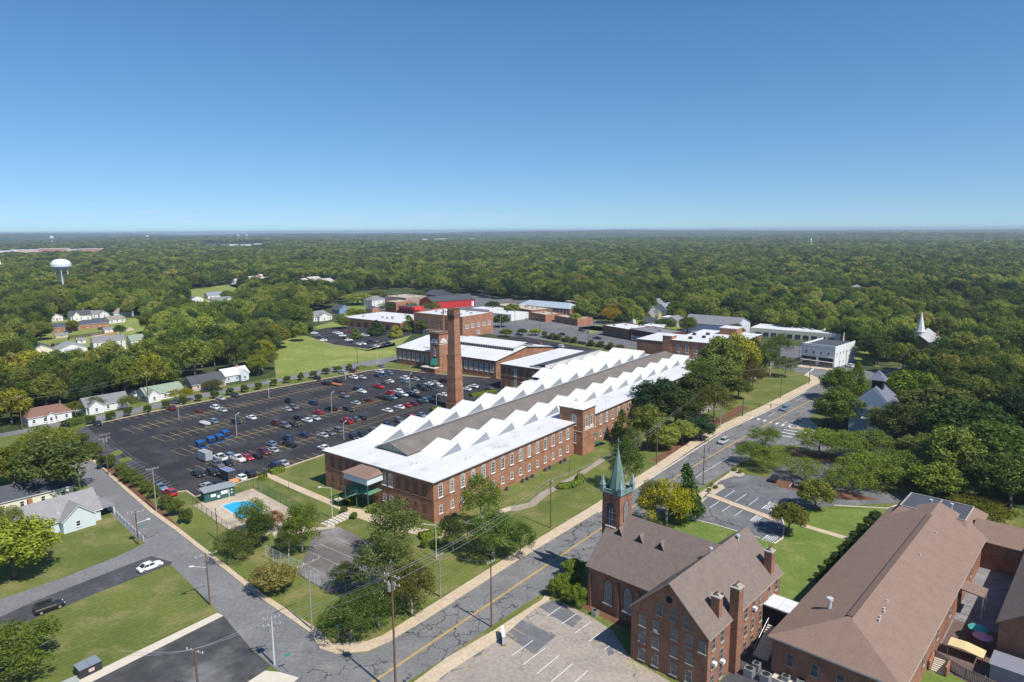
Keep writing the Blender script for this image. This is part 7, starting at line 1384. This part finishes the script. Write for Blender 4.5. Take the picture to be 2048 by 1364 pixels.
E1 = [(300, 1133, 52, 's', 'w', 'white estate like car with black roof parked by the lawn corner'), (98, 1215, 48, 'u', 'k', 'black SUV parked at the kerb of the lower left lane'), (1447, 883, 228, 'u', 'l', 'grey SUV driving on the main street towards the church'), (1569, 818, 232, 'u', 'c', 'pale blue SUV waiting on the main street before the crossing'),
      (1549, 958, 55, 'h', 'k', 'black hatchback under the trees of the church car park'), (1598, 968, 55, 's', 'g', 'grey sedan beside the black hatchback in the church car park'), (1668, 964, 60, 's', 'w', 'white sedan half hidden by the wide pale tree'), (1573, 1005, 52, 's', 'k', 'black sedan between the two bronze trees'), (1659, 967, 60, 's', 'k', 'black sedan left of the white one under the wide pale tree'),
      (1700, 732, 100, 'u', 'w', 'white SUV parked beside the white corner shop'), (1077, 688, 140, 'u', 'o', 'orange brown van shaped SUV in the back car park'), (1107, 693, 142, 'p', 'b', 'dark blue pickup truck in the back car park'), (1120, 693, 142, 'u', 'w', 'white SUV next to the dark blue pickup in the back car park'), (1209, 712, 142, 's', 'l', 'silver sedan at the mill roof edge of the back car park'), (1222, 706, 142, 'u', 'w', 'white SUV at the far end of the back car park'),
      (1194, 677, 150, 'p', 'k', 'black pickup truck on the cross street'), (1123, 669, 150, 'u', 'k', 'black SUV on the cross street behind the bronze trees'), (1168, 662, 60, 'u', 'g', 'grey SUV parked behind the corner garage'), (1178, 664, 60, 'u', 'l', 'silver SUV parked behind the corner garage'), (1162, 660, 60, 'u', 'k', 'black SUV parked behind the corner garage'), (1145, 643, 60, 's', 'w', 'white sedan parked by the long orange brick building'),
      (136, 665, 46, 'u', 'k', 'black SUV in front of the left brick house'), (203, 658, 46, 'u', 'k', 'black SUV in front of the right brick house'), (106, 690, 130, 's', 'k', 'black sedan in the drive left of the grey roofed white house'), (117, 689, 130, 'u', 'k', 'black SUV in the drive behind the grey roofed white house'), (260, 692, 130, 's', 'k', 'black sedan right of the two storey white house'), (8, 1330, 60, 's', 'b', 'dark car almost hidden by the olive tree at the lower edge'), (160, 820, 50, 's', 'l', 'silver sedan behind the hedge on the back street'), (1055, 662, 145, 's', 'w', 'white sedan on the cross street near the office block'), (1035, 668, 145, 's', 'l', 'silver sedan on the cross street behind small trees'), (974, 683, 145, 'u', 'l', 'silver SUV at the corner of the office block shrubs'), (925, 625, 60, 'u', 'k', 'black SUV in the yard before the red warehouse'), (940, 624, 60, 's', 'k', 'black sedan in the yard before the red warehouse'), (962, 622, 60, 's', 'w', 'white sedan in the yard before the red warehouse')]
for x, y, az, k, c, lb in E1: p = G(x, y, .5); car((p[0], p[1], .025), az, k, c, lb)
# trailers and covered things in the car park
def trailer(p, az, L, W, H, m_, label, roofm=None, open_=False):
    t = thing('trailer', label, 'trailer', p, az); B().box(-L / 2, L / 2, -W / 2, W / 2, .5, H).obj('box_body', m_, t); B().box(-L / 2 - .03, L / 2 + .03, -W / 2 - .03, W / 2 + .03, H, H + .06).obj('roof', roofm or m_, t)
    for y in (-W / 2 - .12, W / 2 - .08): B().tube((-.1, y, .36), (-.1, y + .2, .36), .36, n=12).obj('wheel', BLACKM, t)
    B().tube((L / 2, 0, .5), (L / 2 + 1.2, 0, .45), .05, n=5).obj('drawbar', METAL, t); return t
trailer(G(411, 921), 142, 4.6, 2.2, 2.9, mat('grey_trailer_skin', (.33, .34, .36), .5, .06), 'tall grey box trailer beside the white pickup')
t = trailer(G(456, 958), 142, 4.6, 2.3, 2.8, mat('dark_trailer_skin', (.05, .055, .065), .5, .06), 'black box trailer with open ramp at the pool end', mat('blue_grey_lid', (.18, .22, .32), .5, .1)); B().hexa([(-4.2, -1.1, .05), (-2.3, -1.1, .5), (-2.3, 1.1, .5), (-4.2, 1.1, .05)], [(-4.2, -1.1, .1), (-2.3, -1.1, .58), (-2.3, 1.1, .58), (-4.2, 1.1, .1)]).obj('ramp', mat('new_wood', (0, 0, 0)), t)
t = thing('covered_boat', 'low boat under a pale grey cover on its trailer in the car park', 'boat', G(410, 849), -35); b = B(); n = 12
loft(b, [(x, [(-w, .35), (-w * 1.05, .8), (0, h), (w * 1.05, .8), (w, .35)]) for x, w, h in ((-2.8, .5, .9), (-1.8, 1.1, 1.3), (0, 1.2, 1.5), (1.8, 1.1, 1.2), (2.8, .5, .9))]); b.obj('cover', mat('pale_cover', (.42, .42, .42), .8, .06), t); B().tube((-.2, -1.2, .3), (-.2, 1.2, .3), .3, n=10).obj('wheel', BLACKM, t)
for i, (x, y) in enumerate([(402, 894), (423, 886), (440, 881), (452, 873)]):
    t = thing('blue_container', '%s open fronted blue container from the left in the car park' % ORD[i], 'container', G(x, y), 142, 'blue containers in the car park'); m_ = mat('container_blue', (.012, .09, .30), .6, .2, 1.5); t.scale = (.82, .82, .82)
    b = B().hexa([(-1.5, -1.2, 0), (1.5, -1.2, 0), (1.5, 1.2, 0), (-1.5, 1.2, 0)], [(-.7, -1.3, 2.2), (1.5, -1.3, 2.5), (1.5, 1.3, 2.5), (-.7, 1.3, 2.2)]); b.obj('body', m_, t); B().hexa([(-1.75, -1.1, .9), (-1.45, -1.1, .4), (-1.45, 1.1, .4), (-1.75, 1.1, .9)], [(-1.05, -1.1, 2.0), (-.8, -1.1, 2.0), (-.8, 1.1, 2.0), (-1.05, 1.1, 2.0)]).obj('open_front', DARK, t)
    B().box(-2.4, -1.4, -1.2, 1.2, 0.05, .35).obj('front_lip', m_, t)
t = thing('utility_cart', 'tall black box van in the middle of the car park', 'van', G(580, 806), 142); B().box(-2, 1.2, -1, 1, .4, 2.4).obj('body', mat('dark_trailer_skin', (0, 0, 0)), t); B().hexa([(1.2, -.95, .4), (2.4, -.9, .4), (2.4, .9, .4), (1.2, .95, .4)], [(1.2, -.9, 2.0), (1.9, -.85, 1.5), (1.9, .85, 1.5), (1.2, .9, 2.0)]).obj('cab', CGL, t)
for x in (-1.3, 1.5):
    for y in (-.95, .85): B().tube((x, y, .36), (x, y + .12, .36), .36, n=10).obj('wheel', BLACKM, t)
t = thing('flat_trailer', 'orange brown flat trailer behind the black pickup in the far part of the car park', 'trailer', G(672, 771), 142); B().box(-3, 3, -1.1, 1.1, .5, .85).obj('bed', mat('rust_bed', (.36, .13, .06), .8, .2), t)
for y in (-1.2, 1.0): B().tube((0, y, .35), (0, y + .2, .35), .35, n=10).obj('wheel', BLACKM, t)
# ---------------- poles, lamps, wires ----------------
def pole(x, yb, yt, label, wood=True, arm=0, arm_az=52, arms2=False, lamp=None, name='utility_pole', tr=False, r=.16, m=None, H=None):
    p = G(x, yb); h = H or HT(x, yb, yt); t = thing(name, label, 'utility pole' if name == 'utility_pole' else 'lamp post', p, 0)
    B().cyl(0, 0, 0, h, r, r * .65, 8).obj('shaft', m or (WOOD if wood else STEEL), t); a = R_(arm_az); d = (math.cos(a), math.sin(a))
    if arm:
        for zz in ([h - .35, h - 1.5] if arms2 else [h - .35]):
            b = B(); b.tube((-d[0] * arm, -d[1] * arm, zz), (d[0] * arm, d[1] * arm, zz), .08, n=5); b.obj('crossarm', WOODG, t)
            for q in (-1, -.45, .45, 1): B().cyl(d[0] * arm * q * .95, d[1] * arm * q * .95, zz, zz + .3, .06, n=5).obj('insulator', WHITE, t)
    if tr:
        for q in ((-.4, 0), (.1, .4)): B().cyl(q[0], q[1], h - 2.6, h - 1.5, .28, n=10).obj('transformer', METAL, t)
    if lamp:
        laz, ll = lamp; a = R_(laz); e = (math.cos(a) * ll, math.sin(a) * ll); zt = h - (.05 if not arm else 2.6); B().tube((0, 0, zt - .2), (e[0], e[1], zt + .25), .05, n=5).obj('lamp_arm', STEEL, t)
        b = B().tube((e[0] * .82, e[1] * .82, zt + .22), (e[0] * 1.12, e[1] * 1.12, zt + .22), .17, .2, 8); b.obj('lamp_head', STEEL, t)
    return (p[0], p[1], h)
PL = {}
PL['a'] = pole(549, 1330, 1232, 'pale grey utility pole with transformer at the corner of the gravel lot', False, 1.3, 20, True, tr=True)
PL['b'] = pole(624, 1260, 1122, 'grey pole with a single wide crossarm on the corner lawn', True, 2.2, 50, m=WOODG)
PL['c'] = pole(792, 1392, 1148, 'tallest brown utility pole at the bottom beside the street bend', True, 1.4, -30, True, tr=True, r=.2)
PL['d'] = pole(983, 1254, 1121, 'brown utility pole in front of the church car park by the double yellow line', True, .9, 50)
PL['e'] = pole(881, 1194, 1107, 'light brown pole with crossarm on the pavement below the court', True, .9, 50, m=WOODG)
PL['f'] = pole(1101, 1056, 960, 'brown pole on the lawn along the street before the steeple', True, .5, -40)
PL['g'] = pole(1313, 930, 851, 'brown pole beyond the steeple at the dark trees', True, .9, -40)
PL['h'] = pole(420, 1210, 1106, 'brown pole with crossarm and street lamp at the lawn corner', True, 1.9, 40, lamp=(190, 2.6))
PL['i'] = pole(277, 1090, 1022, 'brown pole with transformer and lamp at the white picket fence', True, 1.6, 30, tr=True, lamp=(30, 2.4))
PL['j'] = pole(399, 1410, 1298, 'dark brown pole in the gravel lot cut by the bottom edge', True, 1.5, -20, r=.2)
PL['k'] = pole(162, 994, 940, 'light bare pole beside the side street at the tall green tree', False, 0, m=WOODG)
PL['l'] = pole(217, 950, 867, 'dark pole with double crossarms at the car park annex', True, 1.3, 40, True, tr=True)
PL['m'] = pole(313, 1022, 935, 'grey pole with crossarm between shrubs and red SUV', True, 1.3, 40, m=WOODG)
PL['n'] = pole(297, 806, 745, 'dark pole in front of the sage roofed house', True, .5, 52)
PL['o'] = pole(45, 860, 792, 'dark pole left of the red roofed cottage', True, .5, 52)
PL['p'] = pole(715, 726, 689, 'thin dark pole on the mown field', True, 0)
PL['q'] = pole(1160 // 1, 655, 622, 'pole beside the corner garage on the cross street', True, 0) if 0 else None
for x, yb, yt, lb in [(1176, 690, 639, 'wooden pole with crossarms behind the bronze trees'), (1221, 664, 640, 'far pole with crossarms on the cross street'), (1263, 690, 655, 'dark pole in front of the purple fronted shop'), (1079, 662, 622, 'pole in front of the dark brick shop row'), (1030, 652, 622, 'pole at the left end of the dark brick shop row'), (1618, 768, 696, 'tall dark pole at the street corner opposite the white shop'), (1691, 735, 701, 'dark pole beside the white shop wall'), (1561, 796, 745, 'dark pole on the lawn strip of the main street'), (1597, 729, 690, 'slim pole at the left corner of the white shop'), (160, 595, 573, 'far pole among the left woods'), (1406, 970, 892, 'brown pole with a street lamp between street and church car park')]:
    PL[lb] = pole(x, yb, yt, lb, True, 1.0 if x not in (1561, 1597) else 0, -20, lamp=(300, 1.8) if x == 1406 else None)
LG_ = 'lamp posts of the car park'
for i, (x, yb, yt, az) in enumerate([(358, 837, 810, 60), (474, 873, 829, 60), (538, 797, 764, 60), (664, 826, 786, 60), (691, 760, 733, 60), (820, 780, 748, 60), (873, 818, 790, 60), (688, 880, 845, 60)]):
    pole(x, yb, yt, '%s slim metal lamp post from the left standing in the big car park' % ORD[i], False, 0, lamp=(az, 1.2), name='lamp_post', r=.09)
for x, yb, yt, lb, az in [(665, 1038, 974, 'pale lamp post on the lawn below the walk near the stairs', 190), (873, 1119, 1048, 'pale lamp post beside the tall tree near the mill corner', 190), (755, 728, 692, 'white lamp post at the top corner of the big car park', 60), (1001, 660, 634, 'lamp post beside the office block end', 60)]:
    pole(x, yb, yt, lb, False, 0, lamp=(az, 2.6), name='lamp_post', r=.1)
for x, yb, yt, lb in [(489, 1172 // 1, 1130, ''), (1139, 945, 918, 'short black lantern post on the lawn before the entrance tower'), (1159, 955, 938, 'short black lantern post by the curved hedge'), (578, 978, 962, 'short lantern post beside the mill walk near the pool')][1:]:
    pole(x, yb, yt, lb, False, 0, name='lamp_post', r=.06, m=BLACKM)
pole(436, 1082, 1016, 'bare wooden pole beside the olive tree and pool fence', True, 0, r=.13)
# traffic signals
def signal(x, yb, yt, az, L, label, col=GREEN, n=3):
    p = G(x, yb); h = HT(x, yb, yt); t = thing('traffic_signal', label, 'traffic light', p, az); B().cyl(0, 0, 0, h, .2, .14, 8).obj('post', col, t); B().tube((0, 0, h - 1.4), (L, 0, h - .9), .1, .06, 6).obj('mast_arm', col, t)
    for k in range(n):
        x_ = L * (.95 - .28 * k); hd = B().box(x_ - .18, x_ + .18, -.16, .16, h - 2.1, h - 1.0).obj('signal_head', mat('signal_yellow', (.05, .05, .03), .6, .1), t)
        for q, cc in enumerate(((.4, .02, .01), (.5, .3, .02), (.02, .25, .1))): B().tube((x_, -.2, h - 1.2 - q * .33), (x_, -.16, h - 1.2 - q * .33), .11, n=8).obj('lens', mat('lens%d' % q, cc, .3, 0), hd)
signal(1485, 833, 799, -20, 14, 'green traffic signal post with long mast arm at the crossing'); signal(1440, 856, 810, 195, 7, 'second traffic signal with short arm reaching left by the trees', METAL, 2)
def wire(a, b_, label, sag=.8, off=(0, 0), dz=(0, 0), r=.022):
    A = Vector((a[0] + off[0], a[1] + off[1], a[2] + dz[0])); Z = Vector((b_[0] + off[0], b_[1] + off[1], b_[2] + dz[1])); o_ = A.copy(); b = B(); n = 14; pr_ = None
    for k in range(n + 1):
        t_ = k / n; q = A.lerp(Z, t_) - o_; q.z -= sag * 4 * t_ * (1 - t_)
        if pr_ is not None: b.tube(pr_, q, r, n=4)
        pr_ = q
    o = b.obj('overhead_wire', WIREM); o.location = o_; tag(o, label, 'wire', 'overhead wires')
far_g = PL['g']; dirv = ((far_g[0] - PL['f'][0]), (far_g[1] - PL['f'][1])); nxt = (G(1440, 800)[0], G(1440, 800)[1], 11.5); end = (G(1618, 768)[0], G(1618, 768)[1], 11.5)
bigrun = [('left', PL['j']), ('gravel lot pole', PL['a']), ('tallest pole', PL['c'])]
for k, (ox, dz, nm) in enumerate([((-.7, -.3), 0, 'upper'), ((.6, .3), 0, 'lower'), ((0, 0), -1.3, 'lowest')]):
    wire(PL['a'], PL['c'], '%s wire from the pale corner pole to the tallest pole' % nm, .7, ox, (dz, dz)); wire(PL['j'], PL['a'], '%s wire from the gravel lot pole to the pale corner pole' % nm, .5, ox, (dz, dz)) if k < 2 else None
    wire(PL['c'], PL['f'], '%s wire from the tallest pole to the pole before the steeple' % nm, 1.2, ox, (dz, dz)); wire(PL['f'], PL['g'], '%s wire passing behind the steeple along the street' % nm, 1.2, ox, (dz, dz)); wire(PL['g'], nxt, '%s wire from the dark trees to the signals' % nm, 1.0, ox, (dz, dz)) if k < 2 else None
    wire(nxt, end, '%s wire from the signals to the far street corner' % nm, 1.4, ox, (dz, dz)) if k < 2 else None
wire(PL['b'], PL['c'], 'wire from the wide crossarm pole to the tallest pole', .8); wire(PL['e'], PL['d'], 'short wire over the pavement to the car park pole', .5); wire(PL['l'], PL['m'], 'wire between the two poles in the shrub strip', .9); wire(PL['l'], PL['m'], 'lower wire between the two poles in the shrub strip', .9, dz=(-1.2, -1.2)); wire(PL['o'], PL['n'], 'wire along the back street over the houses', 1.2); wire(PL['o'], PL['n'], 'lower wire along the back street over the houses', 1.2, dz=(-1.3, -1.3))
wire(PL['n'], (G(520, 765)[0], G(520, 765)[1], 11), 'wire from the sage roofed house towards the field', 1.3); wire((G(-60, 900)[0], G(-60, 900)[1], 12), PL['o'], 'wire entering at the left edge above the woods', 1); wire(PL['j'], (G(250, 1430)[0], G(250, 1430)[1], 10), 'wire leaving the gravel lot pole towards the bottom', .5); wire(PL['j'], (G(250, 1430)[0], G(250, 1430)[1], 9), 'second wire leaving the gravel lot pole towards the bottom', .5, (.6, .4))
# hydrant, street signs, marker
t = thing('fire_hydrant', 'small white and orange fire hydrant on the corner lawn', 'hydrant', G(642, 1271), 0); B().cyl(0, 0, 0, .65, .17, .15, 10).obj('barrel', WHITE, t); B().cyl(0, 0, .65, .85, .18, .05, 10).obj('bonnet', mat('hydrant_orange', (.6, .3, .08), .6, .1), t); B().tube((-.26, 0, .45), (.26, 0, .45), .07, n=8).obj('outlet', WHITE, t)
def street_sign(x, y, label, col, h=3, az=40):
    t = thing('street_sign', label, 'sign', G(x, y), az); B().cyl(0, 0, 0, h, .04, n=6).obj('post', METAL, t); B().box(-.5, .5, -.03, .03, h - .3, h).obj('blade', col, t)
street_sign(677, 1282, 'green street name sign on the corner lawn', mat('sign_green', (.02, .25, .2), .5, .05)); street_sign(576, 1344, 'green street name sign across the side street', MATS['sign_green']); street_sign(287, 1076, 'green street name sign beside the white picket fence', MATS['sign_green'])
t = thing('marker_post', 'slanting yellow guy wire marker next to the hydrant', 'marker', G(654, 1281), 0); B().tube((0, 0, 0), (-.9, .4, 3.4), .05, n=6).obj('rod', mat('marker_yellow', (.65, .55, .05), .6, .05), t)
for x, y, lb in [(1545, 1012, 'blue parking sign at the church car park walk'), (1506, 1012, 'disabled parking sign post on the walk island')]: street_sign(x, y, lb, mat('sign_blue', (.05, .12, .3), .5, .05), 2)
t = thing('flagpole', 'thin reddish pole in front of the office block', 'pole', G(886, 682), 0)
B().cyl(0, 0, 0, 14, .1, .07, 8).obj('shaft', METAL, t)
# ---------------- haze ----------------
hb = B().box(-18000, 18000, -400, 18500, -60, 82).obj('haze', None or mat('haze_mat', (1, 1, 1)))
hb.data.materials.clear(); hm = bpy.data.materials.new('haze_air'); hm.use_nodes = True; ht = hm.node_tree; ht.nodes.clear()
pv = ht.nodes.new('ShaderNodeVolumePrincipled'); pv.inputs['Color'].default_value = (.72, .86, 1, 1); pv.inputs['Density'].default_value = .00010; pv.inputs['Anisotropy'].default_value = .2
ou = ht.nodes.new('ShaderNodeOutputMaterial'); ht.links.new(pv.outputs[0], ou.inputs['Volume']); hb.data.materials.append(hm); hb['kind'] = 'stuff'
